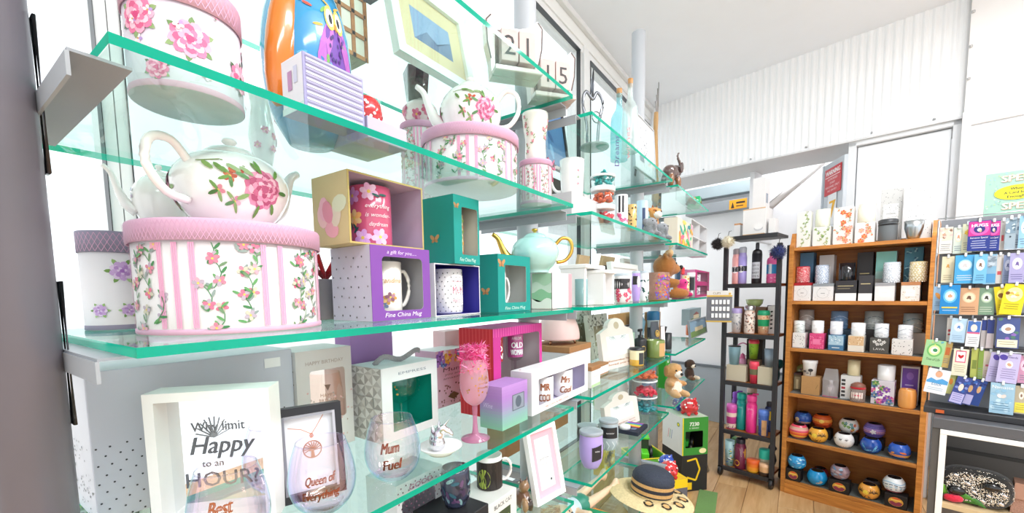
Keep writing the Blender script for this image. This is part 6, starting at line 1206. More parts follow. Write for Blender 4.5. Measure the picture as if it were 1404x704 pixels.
# ================================================================ BOOKCASE
BK = Frame(3.177, .067, BACKDIR)
bw, bd, th_ = .655, .255, .024
t = thing('bookcase', 'brown wooden bookcase full of candles and painted tealight bowls', 'bookcase', BK.w(0, 0), BACKDIR)
def side(x):
    m = MB(); O = [(0, 0), (bd, 0), (bd, 1.665), (.05, 1.665), (.02, 1.60), (0, 1.585)]
    vs = [(x, y, z) for y, z in O]+[(x+th_, y, z) for y, z in O]; n = len(O)
    m.add(vs, [tuple(range(n)), tuple(reversed(range(n, 2*n)))]+[(i, (i+1) % n, (i+1) % n+n, i+n) for i in range(n)], 'b06a28'); m.build('side_panel', 'wood', t)
side(0); side(bw-th_)
MB().box(th_, bw-th_, bd-.008, bd, .08, 1.60, '8a4c1a').build('back_panel', 'dark_wood', t)
SZ = [1.574, 1.243, .947, .656, .361, .085]            # upper faces of the boards
for i, z in enumerate(SZ):
    MB().box(th_+.0005, bw-th_-.0005, .001, bd-.009, z-.02, z, 'b06a28', b=.001).build('shelf_board', 'wood', t)
    if i > 1: MB().box(th_+.002, bw-th_-.002, .022, bd-.012, z, z+.0012, '4a5450').build('shelf_liner', 'fabric', t)
MB().box(th_+.0005, bw-th_-.0005, -.006, .012, .0, .064, 'b06a28').build('plinth', 'wood', t)
def zb(i): return SZ[i]+(.0018 if i > 1 else .0006)
def bbx(i, xl, xr, yt, v, z=None):
    z = zb(i) if z is None else z; a, z1 = BK.on(xl, yt, v); b, _ = BK.on(xr, yt, v); a = max(a, th_+.002); b = min(b, bw-th_-.002); _, z1 = BK.on((xl+xr)/2, yt, v)
    return BK.w((a+b)/2, v, z), b-a, max(.01, z1-z)
def bbox_(label, i, xl, xr, yt, v, d, col, z=None, h=None, **kw):
    p, w, hh = bbx(i, xl, xr, yt, v, z); h = h or hh; d = min(d, bd-.012-v)
    carton(kw.pop('name', 'candle_box'), label, p, w, d, h, col, BACKDIR, **kw); return zb(i)+h+.0006 if z is None else z+h+.0006
def bcan(label, i, xl, xr, yt, v, z, col, wax='f6f1e4', art=None, group=None, mat='ceramic', h=None):
    u, r = BK.circ(xl, xr, yt+10, v); hh = BK.on((xl+xr)/2, yt, v)[1]-z; h = h or hh; u = min(max(u, th_+r+.001), bw-th_-r-.001)
    tt = candle_glass(label, BK.w(u, v, z), r, h, col, wax, group, None, mat); 
    if art: ik = Ink(round_(r)); s0 = len(ik.v); art(ik, r, h); tt.rotation_euler = (0, 0, BACKDIR); ik.out('printed_design', tt)
    return r, h
def leafy(i, w, h, greens=('6f9a4a', '8db06a', '5a8040', '9fba7a'), n=9):
    for k in range(n): i.spray(rnd.uniform(-.38, .38)*w, h*(k+.5)/n, w*.4, ('8db06a', 'c9c9a0'), greens, 6)
def blooms(i, w, h, n=10):
    for k in range(n):
        i.spray(rnd.uniform(-.38, .38)*w, h*(k+.5)/n, w*.3, ('e0603a', 'ee8a5a', 'f0a68a'), n=5); i.flower(rnd.uniform(-.36, .36)*w, h*rnd.uniform(.05, .95), w*.16, (('e0603a', 'ee8a5a'), ('f2b8a8', 'e89a8a'), ('d8786a', 'f0b090'))[k % 3], 6)
def label_(i, w, h, z0=.35, z1=.75, ww=.6, col='f6f5f3'):
    i.rect(-w*ww/2, w*ww/2, h*z0, h*z1, col); i.rect(-w*ww*.3, w*ww*.3, h*(z0*.45+z1*.55), h*(z0*.45+z1*.55)+h*.015, 'b8b6b4'); i.rect(-w*ww*.22, w*ww*.22, h*(z0*.6+z1*.4), h*(z0*.6+z1*.4)+h*.01, 'c6c4c2')
# top board
bbox_('tall white candle box printed with green leaves, on the bookcase top', 0, 1090, 1112, 291, .04, .06, 'f4f4ee', art=lambda i, w, h: leafy(i, w, h))
q = bbox_('low white candle box printed with green leaves, candle on it', 0, 1115, 1139, 311, .05, .07, 'f4f4ee', art=lambda i, w, h: leafy(i, w, h, n=6))
bcan('cream candle in fluted glass on the green leaf box', 0, 1118, 1139, 288, .085, q, 'eef2dc', 'f4f0d8')
bbox_('tall white candle box with orange and pink blossoms on the bookcase top', 0, 1144, 1171, 284, .05, .07, 'f6f2ee', art=blooms)
q = bbox_('low white candle box with orange blossoms, candle on it', 0, 1173, 1200, 305, .04, .075, 'f6f2ee', art=lambda i, w, h: blooms(i, w, h, 6))
bcan('cream candle in clear glass on the orange blossom box', 0, 1176, 1201, 281, .08, q, 'f3ecd6', 'f6efdc')
u, r = BK.circ(1204, 1231, 315, .06); h = BK.on(1217, 301, .06)[1]-zb(0); r = min(r, .05)
turned('candle_jar', 'grey glass candle jar with black lid and bow on the bookcase top', 'candle', BK.w(u, .06, zb(0)), [('jar', [(0, 0), (r*.95, 0), (r, .004), (r, h*.82)], '8f969a', 'tinted'), ('wax', [(0, .006), (r*.9, .006), (r*.9, h*.55), (0, h*.55)], 'c9cccb', 'wax'), ('lid', [(r*1.05, h*.82), (r*1.06, h*.95), (r*.8, h), (0, h)], '3a3d40', 'plastic'), ('ribbon', [(r*1.02, h*.7), (r*1.04, h*.74), (r*1.02, h*.78)], '1c1d20', 'fabric')])
bbox_('tall grey speckled box with a white label at the back of the bookcase top', 0, 1209, 1238, 259, .15, .08, 'dcdcda', art=lambda i, w, h: [i.dots(-w*.48, w*.48, h*.01, h*.99, 130, .0016, ('8a8a8a', 'a8a8a6', '6a6a6a')), label_(i, w, h, .3, .72, .72)], rart=lambda i, w, h: i.dots(0, w, h*.01, h*.99, 60, .0016, ('8a8a8a', '6a6a6a')))
bbox_('tall white terrazzo box with a printed label, by the silver bowl', 0, 1247, 1281, 252, .07, .12, 'f6f6f4', art=lambda i, w, h: [i.dots(-w*.48, w*.48, h*.01, h*.99, 90, .0016, ('5a5a5c', '8a8a8c')), label_(i, w, h, .45, .85, .7)], rart=lambda i, w, h: i.dots(0, w, h*.01, h*.99, 120, .0018, ('4a4a4c', '7a7a7c', '9a9a9c')))
u, r = BK.circ(1239, 1268, 312, .045); h = BK.on(1253, 303, .045)[1]-zb(0)
turned('votive_bowl', 'silvered glass votive bowl in front of the terrazzo box', 'bowl', BK.w(u, .045, zb(0)), [('bowl', [(0, 0), (r*.55, 0), (r*.7, h*.15), (r*.95, h*.6), (r, h), (r*.95, h), (r*.6, h*.2), (0, h*.12)], 'c3cbd0', 'metal')], n=16)
# second board: back row, front row, candles
for lab, xl, xr, yt, col, art in (('tall sky blue box at the back of the second board', 1093, 1116, 347, '5f8fb4', lambda i, w, h: [i.rect(-w*.5, w*.5, 0, h*.35, '9fc0d8'), label_(i, w, h, .1, .4, .5)]), ('tall white and grey box at the back, between blue and black ones', 1124, 1144, 350, 'e4e2e2', lambda i, w, h: label_(i, w, h)), ('tall charcoal box at the back of the second board', 1176, 1198, 346, '3c3a3c', lambda i, w, h: [i.rect(-w*.3, w*.3, h*.55, h*.57, 'b9a878'), i.rect(-w*.2, w*.2, h*.45, h*.46, '8a8478')]), ('tall mint ombre box at the back of the second board', 1202, 1230, 345, 'e9e7e0', lambda i, w, h: [i.rect(-w*.5, w*.5, h*.6, h, '8fd3c8'), i.rect(-w*.5, w*.5, h*.45, h*.6, 'b9e0d8')]), ('tall teal floral box at the back, by the far side panel', 1241, 1267, 339, '4f8fa6', lambda i, w, h: [i.flower(rnd.uniform(-.35, .35)*w, h*rnd.uniform(.1, .95), w*.16, ('2f5f80', '3f7f98', '8fc0cc'), 6, 1, None, 'a8d0d8') for k in range(14)])):
    bbox_(lab, 1, xl, xr, yt, .15, .08, col, art=art)
def ring(i, w, h): 
    for k in range(20): a = k*PI/10; i.line(w*.3*math.cos(a), h*.45+w*.3*math.sin(a), w*.3*math.cos(a+PI/10), h*.45+w*.3*math.sin(a+PI/10), .001, 'a8a6a8')
    i.dots(-w*.46, w*.46, h*.05, h*.85, 12, .002, ('b9b7b7', 'd0c8c4')); i.rect(-w*.1, w*.1, h*.42, h*.45, '9a989a')
fr_ = [('white candle box with a red lid', 1087, 1112, 388, 'f4f3f3', 'b3202c', ring, 1090, 1109, 366, 'c8323c', 'red speckled candle glass on the red lidded box', ('f4d8d8', 'e88a90')),
       ('white candle box with a grey lid', 1115, 1143, 389, 'f4f3f3', '9aa0a6', ring, 1118, 1137, 364, 'b8c4d6', 'pale blue dotted candle glass on the grey lidded box', ('eef2f8', 'dfe6f0')),
       ('charcoal candle box with white foot and gold lines', 1146, 1175, 385, '38363a', None, lambda i, w, h: [i.rect(-w*.498, w*.498, .001, h*.38, 'f2f2f2'), i.rect(-w*.4, w*.35, h*.72, h*.75, 'c9b98a'), i.rect(-w*.4, w*.2, h*.6, h*.62, 'a89a78')], 1150, 1173, 361, '1c1c20', 'glossy black candle glass on the charcoal box', ()),
       ('narrow charcoal candle box with white foot', 1178, 1197, 378, '3f3d41', None, lambda i, w, h: [i.rect(-w*.498, w*.498, .001, h*.3, 'f0f0f0'), i.rect(-w*.35, w*.35, h*.66, h*.69, 'c9b98a')], 0, 0, 0, None, None, None),
       ('white candle box with a silver lid', 1200, 1227, 388, 'f3f2f2', 'a8a8ac', lambda i, w, h: label_(i, w, h, .25, .6, .5), 1211, 1235, 360, 'cfd6de', 'silver snowflake candle glass on the silver lidded box', ('fbfcfd', 'eef1f5')),
       ('white candle box with a copper lid', 1236, 1262, 387, 'f2efe9', 'c98a5a', lambda i, w, h: [i.dots(-w*.46, w*.46, h*.05, h*.8, 30, .002, ('d9c09a', 'c9a878')), label_(i, w, h, .25, .6, .5)], 1247, 1272, 359, 'd9c79a', 'gold polka candle glass on the copper lidded box', ('f6efdc', 'fbf6ea'))]
for lab, xl, xr, yt, col, lid, art, cl, cr, ct, cc, clab, dc in fr_:
    q = bbox_(lab, 1, xl, xr, yt, .03, .08, col, art=art, lid=lid, lid_h=.018 if lid else 0, rart=(lambda i, w, h: i.dots(.004, w, h*.05, h*.75, 30, .002, ('9a989a', 'c0b0a0'))) if lid in ('a8a8ac', 'c98a5a') else None)
    if clab: bcan(clab, 1, cl, cr, ct, .075, q, cc, art=lambda i, r, h: i.grid(-2.2*r, 2.2*r, .004, h-.003, .012 if dc and dc[0] != 'f4d8d8' else .007, .0036 if dc and dc[0] != 'f4d8d8' else .0024, dc, .2) if dc else i.rect(-.5*r, -.3*r, h*.1, h*.8, '4a4a50'))  # plain black glass gets a grey sheen strip painted on
# third board
def marble(cols): return lambda i, r, h: [i.path([(-2.4*r+k*.5*r, h*(.2+.6*((j*.37) % 1))+h*.1*math.sin(k*1.1+j)) for k in range(10)], h*.035, cols[j % len(cols)]) for j in range(4)]
for n, (cl, cr, ct, cc, vv, lab, bl) in enumerate(((1089, 1110, 425, 'b9b5b2', ('d6d3d0', '9a9694'), 'large grey marbled candle at the back', 'slim grey'), (1139, 1163, 427, '7fa3cc', ('b4cbe4', '4f78a8'), 'large blue marbled candle at the back', 'slate blue'), (1185, 1212, 427, 'a9b3b4', ('6a7678', 'd6dcdc'), 'large dark streaked grey candle at the back', 'charcoal'), (1238, 1266, 430, 'b4c2c6', ('5a7f8a', 'e4e2d8'), 'large teal streaked candle at the back', 'pale speckled'))):
    q = bbox_('%s candle box at the back of the third board' % bl, 2, cl-4, cr+4, (453, 452, 453, 457)[n], .135, .1, ('8a8a8c', '4f6a80', '4a4a4c', 'd9d0c8')[n])
    bcan(lab+' of the third board', 2, cl, cr, ct, .185, q, cc, 'e6e6e4', art=marble(vv))
def speck(i, w, h): i.dots(-w*.47, w*.47, h*.04, h*.96, 26, .002, ('5a5a5a', '8a8a8a', '3a3a3a'))
for lab, xl, xr, yt, col, art, cl, cr, ct, cc, cv, clab in (
    ('small white speckled candle box at the third board end', 1087, 1104, 457, 'f2f1ef', speck, 1088, 1104, 440, 'd9e0de', ('8a9a98', 'b0bcba'), 'small grey green marbled candle on the speckled box'),
    ('small hot pink candle box on the third board', 1110, 1130, 458, 'e8508a', lambda i, w, h: [i.dots(-w*.46, w*.46, h*.04, h*.96, 40, .003, ('f48ab0', 'c83070')), i.rect(-w*.25, w*.25, h*.3, h*.65, 'ee7aa6')], 1113, 1130, 440, 'f6f6f6', ('f0f0f2',), 'small plain white candle on the hot pink box'),
    ('small blue marbled candle box on the third board', 1136, 1157, 460, '4a7fa8', lambda i, w, h: [i.rect(-w*.49, w*.49, h*.35, h*.98, 'a8c6d8'), i.dots(-w*.45, w*.45, h*.4, h*.95, 24, .003, ('5f93b4', 'd8e6ee')), i.rect(-w*.25, w*.25, h*.15, h*.2, 'd8e6ee')], 1138, 1156, 441, 'eef0f6', ('dfe4ee',), 'small white candle on the blue marbled box'),
    ('small gold and white marbled candle box on the third board', 1163, 1185, 461, 'f2ece0', lambda i, w, h: [i.rect(-w*.49, w*.49, h*.4, h*.98, 'd8b48a'), i.dots(-w*.45, w*.45, h*.42, h*.95, 20, .003, ('f2e2c6', 'b98a5a'))], 1167, 1187, 443, 'f4f4f4', ('eceef2',), 'small white candle on the gold marbled box'),
    ('small charcoal candle box with white scrolls on the third board', 1193, 1219, 464, '55534f', lambda i, w, h: [[i.flower(x*w, h*y, w*.12, ('dedcd8', 'c9c7c3'), 5, 1, None, '55534f') for x, y in ((-.25, .75), (0, .85), (.25, .75), (-.1, .6), (.12, .62))], i.text('LAVA', 0, h*.22, h*.14, 'dedcd8', w*.6)], 1199, 1219, 444, 'e3e6ea', ('9aa3ac', 'c9ced6'), 'small streaked white candle on the charcoal scroll box'),
    ('wide white candle box with a black paisley speckle on the third board', 1223, 1252, 466, 'f0edea', speck, 1231, 1252, 446, 'eceef2', ('a0a8b0', 'c9ced6'), 'small marbled candle on the wide speckled box')):
    q = bbox_(lab, 2, xl, xr, yt, .025, .075, col, art=art, rart=speck if 'wide' in lab else None)
    bcan(clab, 2, cl, cr, ct, .06, q, cc, 'f4f2ee', art=marble(cv))
# fourth board
u, r = BK.circ(1085, 1115, 500, .17); pl = thing('decorative_plate', 'round green and brown patterned plate standing at the back', 'plate', BK.w(u+.01, .2, zb(3)), BACKDIR)
r = min(r, .06); X = Matrix.Translation((0, 0, r+.045)) @ Matrix.Rotation(PI/2-.15, 4, 'X'); MB().lathe([(0, 0), (r*.6, 0), (r, .008), (r*.98, .011), (r*.6, .004), (0, .004)], '8a8f4a', 28, X).build('plate', 'ceramic', pl)
MB().box(-.03, .03, -.02, .015, 0, .045, '5a4a34', b=.002).build('plate_stand', 'plastic', pl)
ik = Ink(lambda a_, b_, e: tuple(X @ Vector((a_, b_, .0045+e))))
for k in range(14): ik.ell(rnd.uniform(-.55, .55)*r, rnd.uniform(-.55, .55)*r, r*.16, r*.1, ('5a6a3a', 'b8b070', '7a4a4a', 'd8cf9a')[k % 4], rnd.random()*3)
ik.out('painted_leaves', pl)
q = bbox_('plain kraft cube box under the white lidded pot', 3, 1099, 1124, 517, .03, .085, 'b58a58', mat='kraft', name='kraft_box', art=lambda i, w, h: [i.path([(w*.3, h*.35), (w*.42, h*.6)], .002, '7a5a34')])
u, r = BK.circ(1100, 1121, 505, .07); h = BK.on(1110, 494, .07)[1]-q
turned('lidded_pot', 'white candle pot with black tree print on the kraft cube', 'pot', BK.w(u, .07, q), [('pot', [(0, 0), (r*.85, 0), (r*.97, h*.82)], 'f2f3f3', 'ceramic'), ('lid', [(r*1.04, h*.82), (r*1.04, h*.97), (r, h), (0, h)], 'f6f6f6', 'ceramic')], rz=BACKDIR, art=lambda i: [i.ell(.3*r, h*.4, r*.35, h*.1, '2a2a2c', 0, 10), i.rect(.25*r, .35*r, h*.1, h*.4, '2a2a2c'), i.ell(-.5*r, h*.3, r*.25, h*.08, '5a5a5c'), i.ell(-.1*r, h*.2, r*.2, h*.05, '8a8a8a')], ref=r)
bbox_('smoky glass tealight cube at the back beside the kraft cube', 3, 1083, 1099, 512, .11, .08, '6a6046', name='tealight_cube', art=lambda i, w, h: [i.rect(-w*.4, w*.4, h*.1, h*.8, '9a9070'), i.rect(-w*.15, w*.15, h*.1, h*.65, 'd8d0a8')], lid='5a3f44', lid_h=.01)
u, r = BK.circ(1129, 1150, 530, .07); h = BK.on(1140, 506, .07)[1]-zb(3)
t = thing('reed_diffuser', 'small reed diffuser bottle in a clear cellophane bag with pink foot', 'diffuser', BK.w(u, .07, zb(3)), BACKDIR)
MB().lathe([(0, .004), (r*.7, .004), (r*.7, h*.35), (r*.25, h*.42), (r*.25, h*.5)], 'e6dfe2', 16).build('bottle', 'tinted', t)
MB().lathe([(r*.28, h*.48), (r*.28, h*.6), (0, h*.6)], 'd9d4d6', 12).build('stopper', 'plastic', t)
m = MB(); vs = [(-r, -r*.7, 0), (r, -r*.7, 0), (r, r*.7, 0), (-r, r*.7, 0), (-r*1.05, -r*.6, h*.6), (r*1.05, -r*.6, h*.6), (r*1.05, r*.6, h*.6), (-r*1.05, r*.6, h*.6), (-r*.8, -r*.1, h), (r*.8, -r*.1, h), (r*.8, r*.1, h), (-r*.8, r*.1, h)]
m.add(vs, [(i+4*k, (i+1) % 4+4*k, (i+1) % 4+4*k+4, i+4*k+4) for k in (0, 1) for i in range(4)], 'f0eef0'); m.build('cellophane_bag', 'wash', t)
MB().box(-r, r, -r*.7, r*.7, 0, .004, 'c8386a').build('card_foot', 'paper', t)
q = bbox_('white box with black printed panels under the cream candle', 3, 1153, 1180, 516, .05, .075, 'f2f1f0', art=lambda i, w, h: [i.rect(-w*.45, -w*.25, h*.1+h*.16*k, h*.2+h*.16*k, ('3a3a3c', 'b04048')[k % 3 == 2]) for k in range(5)])
bcan('cream glass candle on the black printed box', 3, 1162, 1180, 494, .09, q, 'e6d8b0', 'f0e4c0')
u, r = BK.circ(1165, 1187, 540, .028); h = BK.on(1176, 524, .028)[1]-zb(3)
t = turned('candle_jar', 'lidded candle jar with red ribbon and pink label', 'candle', BK.w(u, .03, zb(3)), [('jar', [(0, 0), (r*.95, 0), (r, .004), (r, h*.6), (r*.85, h*.7)], 'e0cfc9', 'wash'), ('lid', [(r*.9, h*.7), (r*.95, h*.85), (r*.5, h*.95), (0, h)], '8a5a4a', 'glass' if 0 else 'plastic'), ('ribbon', [(r*.97, h*.66), (r*1.02, h*.7), (r*.97, h*.76)], 'c82030', 'fabric')], rz=BACKDIR, art=lambda i: [i.rect(-r*.8, r*.8, h*.2, h*.5, 'f4e6e2', 4), i.rect(-r*.5, r*.5, h*.32, h*.38, 'd8506a', 3)], ref=r)
q = bbox_('white and purple floral candle box with a blank label', 3, 1195, 1227, 523, .03, .09, 'e6dfe8', art=lambda i, w, h: [[i.flower(rnd.uniform(-.42, .42)*w, h*rnd.uniform(.06, .94), w*.18, c, 6) for c in (('7a3f9a', '9a5fb8'), ('c04a8a', 'd87aaa'), ('4f7a4a', '7fa86a'), ('3f5f8a', '6a8ab0'))*5], label_(i, w, h, .25, .7, .6)], rart=lambda i, w, h: [i.flower(w*rnd.uniform(.1, .9), h*rnd.uniform(.06, .94), w*.16, c, 6) for c in (('7a3f9a', '9a5fb8'), ('c04a8a', 'd87aaa'))*4])
bcan('plain white candle glass on the purple floral box', 3, 1203, 1228, 501, .07, q, 'f6f6f8', 'faf8f4')
bbox_('purple boxed candle with a white border by the far side panel', 3, 1236, 1262, 503, .12, .1, 'f2f0f4', art=lambda i, w, h: [i.rect(-w*.42, w*.42, h*.04, h*.95, '7a4fb8'), i.rect(-w*.25, w*.2, h*.5, h*.53, 'c9b4e6'), i.ell(0, h*.75, w*.2, h*.1, '9a70d0')], side='4a2a24', rart=lambda i, w, h: i.rect(.001, w-.001, .002, h-.002, '4a2422'))
u, r = BK.circ(1231, 1257, 545, .04); h = BK.on(1244, 534, .04)[1]-zb(3)
turned('candle', 'squat amber orange glass candle in front of the purple box', 'candle', BK.w(min(u, bw-th_-r-.002), .045, zb(3)), [('candle_glass', [(0, 0)]+smooth([(r*.9, 0), (r, h*.15), (r, h*.75), (r*.85, h)])+[(r*.78, h), (r*.8, h*.85)], 'e8a055', 'ceramic'), ('wax', [(r*.8, h*.84), (0, h*.85)], 'f0b87a', 'wax')])
# painted tealight bowls and their black boxes
def ball_(label, i, xl, xr, yt, v, z, col, art, inn='3a3030'):
    ym = yt+9; u, r = BK.circ(xl, xr, ym, v); h = r*1.68; u = min(max(u, th_+r+.001), bw-th_-r-.001)
    pf = smooth([(r*.45, 0), (r*.8, h*.15), (r, h*.48), (r*.9, h*.8), (r*.66, h)], 3)
    t = turned('tealight_bowl', label, 'bowl', BK.w(u, v, z), [('bowl', [(0, 0)]+pf+[(r*.6, h*1.0)], col, 'ceramic'), ('hollow', [(r*.61, h*.995), (r*.66, h*.8), (r*.5, h*.35), (0, h*.3)], inn, 'ceramic')], 'hand painted tealight bowls', BACKDIR, 28, lambda ik: art(ik, r, h), Prof(pf, r)); return u, r
def bb_(label, i, xl, xr, yt, v, h=None, d=.07, shown=True):
    p, w, hh = bbx(i, xl, xr, yt, v); h = h or hh
    carton('bowl_box', label, p, w, min(d, bd-.015-v), h, '1d1b1d', BACKDIR, group='black tealight bowl boxes', art=(lambda ik, w, h: [ik.ell(0, h*.48, w*.33, h*.34, 'd8a03a', 0, 18), ik.poly([(-w*.31, h*.42), (-w*.15, h*.5), (0, h*.4), (.15*w, h*.52), (w*.31, h*.44), (w*.2, h*.22), (0, h*.15), (-w*.2, h*.22)], '8a2f4a'), ik.rect(-w*.22, w*.22, h*.55, h*.64, 'f0c860'), ik.ell(0, h*.73, w*.2, h*.06, 'e0502a', 0, 12)]) if shown else None)
    return zb(i)+h+.0006
def sw(cols, n=18, big=.3): return lambda i, r, h: [i.ell(rnd.uniform(-1.9, 1.9)*r, h*rnd.uniform(.1, .88), r*big*rnd.uniform(.6, 1.3), r*big*.35, cols[k % len(cols)], rnd.uniform(-.5, .5)) for k in range(n)]
def bands(cols): return lambda i, r, h: [i.rect(-2.4*r, 2.4*r, h*(.08+.8*k/len(cols)), h*(.08+.8*(k+1)/len(cols)), c, 24) for k, c in enumerate(cols)]
def dusk(i, r, h): bands(('7a2a1a', 'c8421e', 'e8702a', 'f2a03a', 'e0602a'))(i, r, h); i.ell(.1*r, h*.6, r*.25, r*.22, 'f8d060', 0, 12); sw(('3a1a14', '8a2a1a'), 10, .25)(i, r, h*.5)
def palms(i, r, h):
    i.ell(-.2*r, h*.55, r*.3, r*.26, 'f8d848', 0, 12)
    for u in (.3, .7, -.8): i.path([(u*r, h*.15), (u*r+.05*r, h*.6)], r*.06, '1c1410'); [i.leaf(u*r+.05*r, h*.6, r*.35, a, '1c1410', .2) for a in (.2, 1, 2, 2.9, -.4, 3.6)]
    for k in range(8): i.leaf(rnd.uniform(-1.4, 1.2)*r, h*.1, r*.4, rnd.uniform(.6, 2.4), '1c1410', .18)
def flw(i, r, h): [i.flower(rnd.uniform(-1.7, 1.7)*r, h*rnd.uniform(.2, .8), r*.2, c, 5) for c in (('d8503a', 'ee8a6a'), ('3f8a9a', '6ab0bc'), ('5f9a4a', '8fbf7a'), ('d8a03a', 'efc870'))*4]
def trees(i, r, h): [i.path([(u*r, h*.15), (u*r+.04*r, h*(.55+.25*((k*.37) % 1)))], r*.05, '2a2426') for k, u in enumerate((-1.3, -.9, -.5, -.2, .1, .4, .8, 1.2))]; [i.leaf(u*r, h*.6, r*.25, a, '3a3436', .25) for u in (-.9, -.2, .4) for a in (1, 2, 2.6)]
def dolph(i, r, h): [i.ell(u*r, h*y, r*.4, r*.1, c, a, 12) for u, y, c, a in ((-.6, .5, '4fa8e0', -1), (-.2, .25, '5fb4e8', .2), (.5, .45, '6ac0ee', 1.1), (.55, .3, '3f90d0', .5))]
rows = [(4, ((1083, 1108, 556, 'deep blue tealight bowl with a sunset painting, at the row end behind', '2f5fb8', lambda i, r, h: [sw(('3f7fd0', '1f3f90'), 10)(i, r, h), i.rect(-2.2*r, 2.2*r, h*.2, h*.34, 'e8b48a', 20), i.rect(-2.2*r, 2.2*r, h*.14, h*.2, '7a2a3a', 20), i.ell(-.5*r, h*.48, r*.3, h*.16, 'e8d8b0', .4)]), (1114, 1142, 560, 'fiery orange tealight bowl with a dusk scene, behind', 'e0602a', dusk), (1150, 1179, 567, 'white tealight bowl with coloured flowers, behind', 'f2f2f0', flw), (1184, 1215, 573, 'violet tealight bowl with pale star, behind', '8f7fd0', lambda i, r, h: [bands(('3f5f9a', '6a4fa8', 'e8a0b0', 'a884d0', '5a4fa8'))(i, r, h), i.flower(0, h*.5, r*.3, ('fbf3f6', 'f4e6ec'), 5, 1, None, 'fffaf6')])))]
for i, items in rows:
    for xl, xr, yt, lab, col, art in items:
        bq = bb_('black bowl box carrying the '+lab.split(' tealight')[0]+' bowl, plain to the front', i, xl+1, xr-2, yt+18, .13, .062, .075, False)
        ball_(lab, i, xl, xr, yt, .167, bq, col, art)
for xl, xr, yt, lab, col, art in ((1078, 1105, 579, 'rose and gold striped tealight bowl at the front row end', 'e0506a', bands(('d8a03a', 'f0c040', 'e8503a', 'f08a3a', 'd8466a', 'e8a0a0', 'c9a890'))), (1108, 1136, 584, 'yellow tealight bowl with black palm trees on the fifth board', 'f0b040', palms), (1143, 1172, 593, 'white tealight bowl with black birch trunks', 'f0f0f0', trees), (1179, 1210, 599, 'royal blue tealight bowl with pale dolphins', '1f4fa8', dolph), (1217, 1250, 607, 'blue and orange reef painted tealight bowl, last in the front row', '2f5fc0', lambda i, r, h: [i.rect(-2.2*r, 2.2*r, h*.05, h*.2, '2fa8a0', 20), i.rect(-2.2*r, 2.2*r, h*.2, h*.36, 'e8a060', 20), sw(('e87a2a', 'f0a84a', '5fae4a', 'e8c84a'), 12, .28)(i, r, h*.8)])):
    ball_(lab, 4, xl, xr, yt, .058, zb(4), col, art)
q = bb_('black bowl box with a sunset bowl picture, under the sky blue bowl', 5, 1072, 1098, 642, .012, .075)
ball_('sky blue swirled tealight bowl on the boxed one at the row end', 5, 1074, 1100, 616, .05, q, '2f9ad8', sw(('8fd0f0', '1f6ab8', 'c9e8f6'), 22, .22))
ball_('dark red tealight bowl hidden behind the turquoise one', 5, 1113, 1137, 638, .16, zb(5), '8a2a3a', sw(('c05a6a', '3a1420'), 10))
ball_('turquoise blue tealight bowl with a pale lizard on the bottom board', 5, 1106, 1135, 645, .06, zb(5), '1f95d4', lambda i, r, h: [i.ell(.4*r, h*.3, r*.35, r*.1, 'c9b8a0', .3), i.ell(.6*r, h*.42, r*.2, r*.07, 'b8a890', -.4)], '4a3a2a')
q = bb_('black bowl box with a sunset bowl picture, under the dusky grey bowl', 5, 1137, 1165, 657, .012, .075)
ball_('dusky grey pink tealight bowl on the middle box', 5, 1138, 1166, 633, .055, q, '9a8088', sw(('5f8ab0', 'b8a0a4', '6a5a64', '8fb0c8'), 14))
ball_('grey and black tealight bowl behind the amber one', 5, 1182, 1209, 657, .17, zb(5), '6a6a70', sw(('c9c9cc', '2a2a2e'), 12))
ball_('amber tealight bowl with black palms on the bottom board', 5, 1176, 1207, 667, .06, zb(5), 'f0a848', palms)
q = bb_('black bowl box with a sunset bowl picture, under the wave bowl', 5, 1213, 1245, 678, .012, .075)
ball_('white and blue wave painted tealight bowl on the last box', 5, 1210, 1243, 651, .06, q, 'eef4f8', lambda i, r, h: [[i.path([(-2.0*r+k*.45*r, h*(.3+.14*j)+h*.05*math.sin(k*1.4+j)) for k in range(10)], h*.05, c) for j, c in enumerate(('3f6f9a', '6ab0d8', '2f4f70', '8fc0e0'))], i.rect(-1.6*r, 1.2*r, h*.08, h*.18, 'a84a5a', 14)])

# ================================================================ ROLLING CART
CT = Frame(*onz(984, 651, 0).xy, BACKDIR); cw, cd, ch = .347, .25, 1.61
t = thing('rolling_cart', 'black metal rolling shelf cart full of bottles and cups beside the bookcase', 'cart', CT.w(0, 0), BACKDIR)
for x in (0, cw-.026):
    for y in (0, cd-.026): MB().box(x, x+.026, y, y+.026, .07, ch, '2c2c30', b=.002).build('post', 'black', t)
CZ = [1.60, 1.25, .945, .665, .40, .12]
czs = [CT.on(1030, y, .0)[1] for y in (322, 389, 459, 527, 597, 650)]
CZ = czs
for z in CZ:
    MB().box(.026, cw-.026, .002, .022, z-.028, z, '2c2c30', b=.001).build('front_rail', 'black', t)
    MB().box(.0265, cw-.0265, .0225, cd-.003, z-.02, z-.001, '5a4634' if z != CZ[0] else '3a332f', b=.001).build('shelf_board', 'dark_wood' if z < CZ[0] else 'black', t)
for x in (.013, cw-.013):
    for y in (.013, cd-.013):
        w_ = MB().lathe([(0, -.011), (.03, -.011), (.033, -.006), (.033, .006), (.03, .011), (0, .011)], '1a1a1c', 18, Matrix.Translation((x, y, .033)) @ Matrix.Rotation(PI/2, 4, 'Y')).build('castor', 'plastic', t)
        MB().box(x-.015, x+.015, y-.012, y+.012, .035, .07, '2a2a2c', b=.002).build('fork', 'metal', w_)
def cz(i): return CZ[i]+.0006
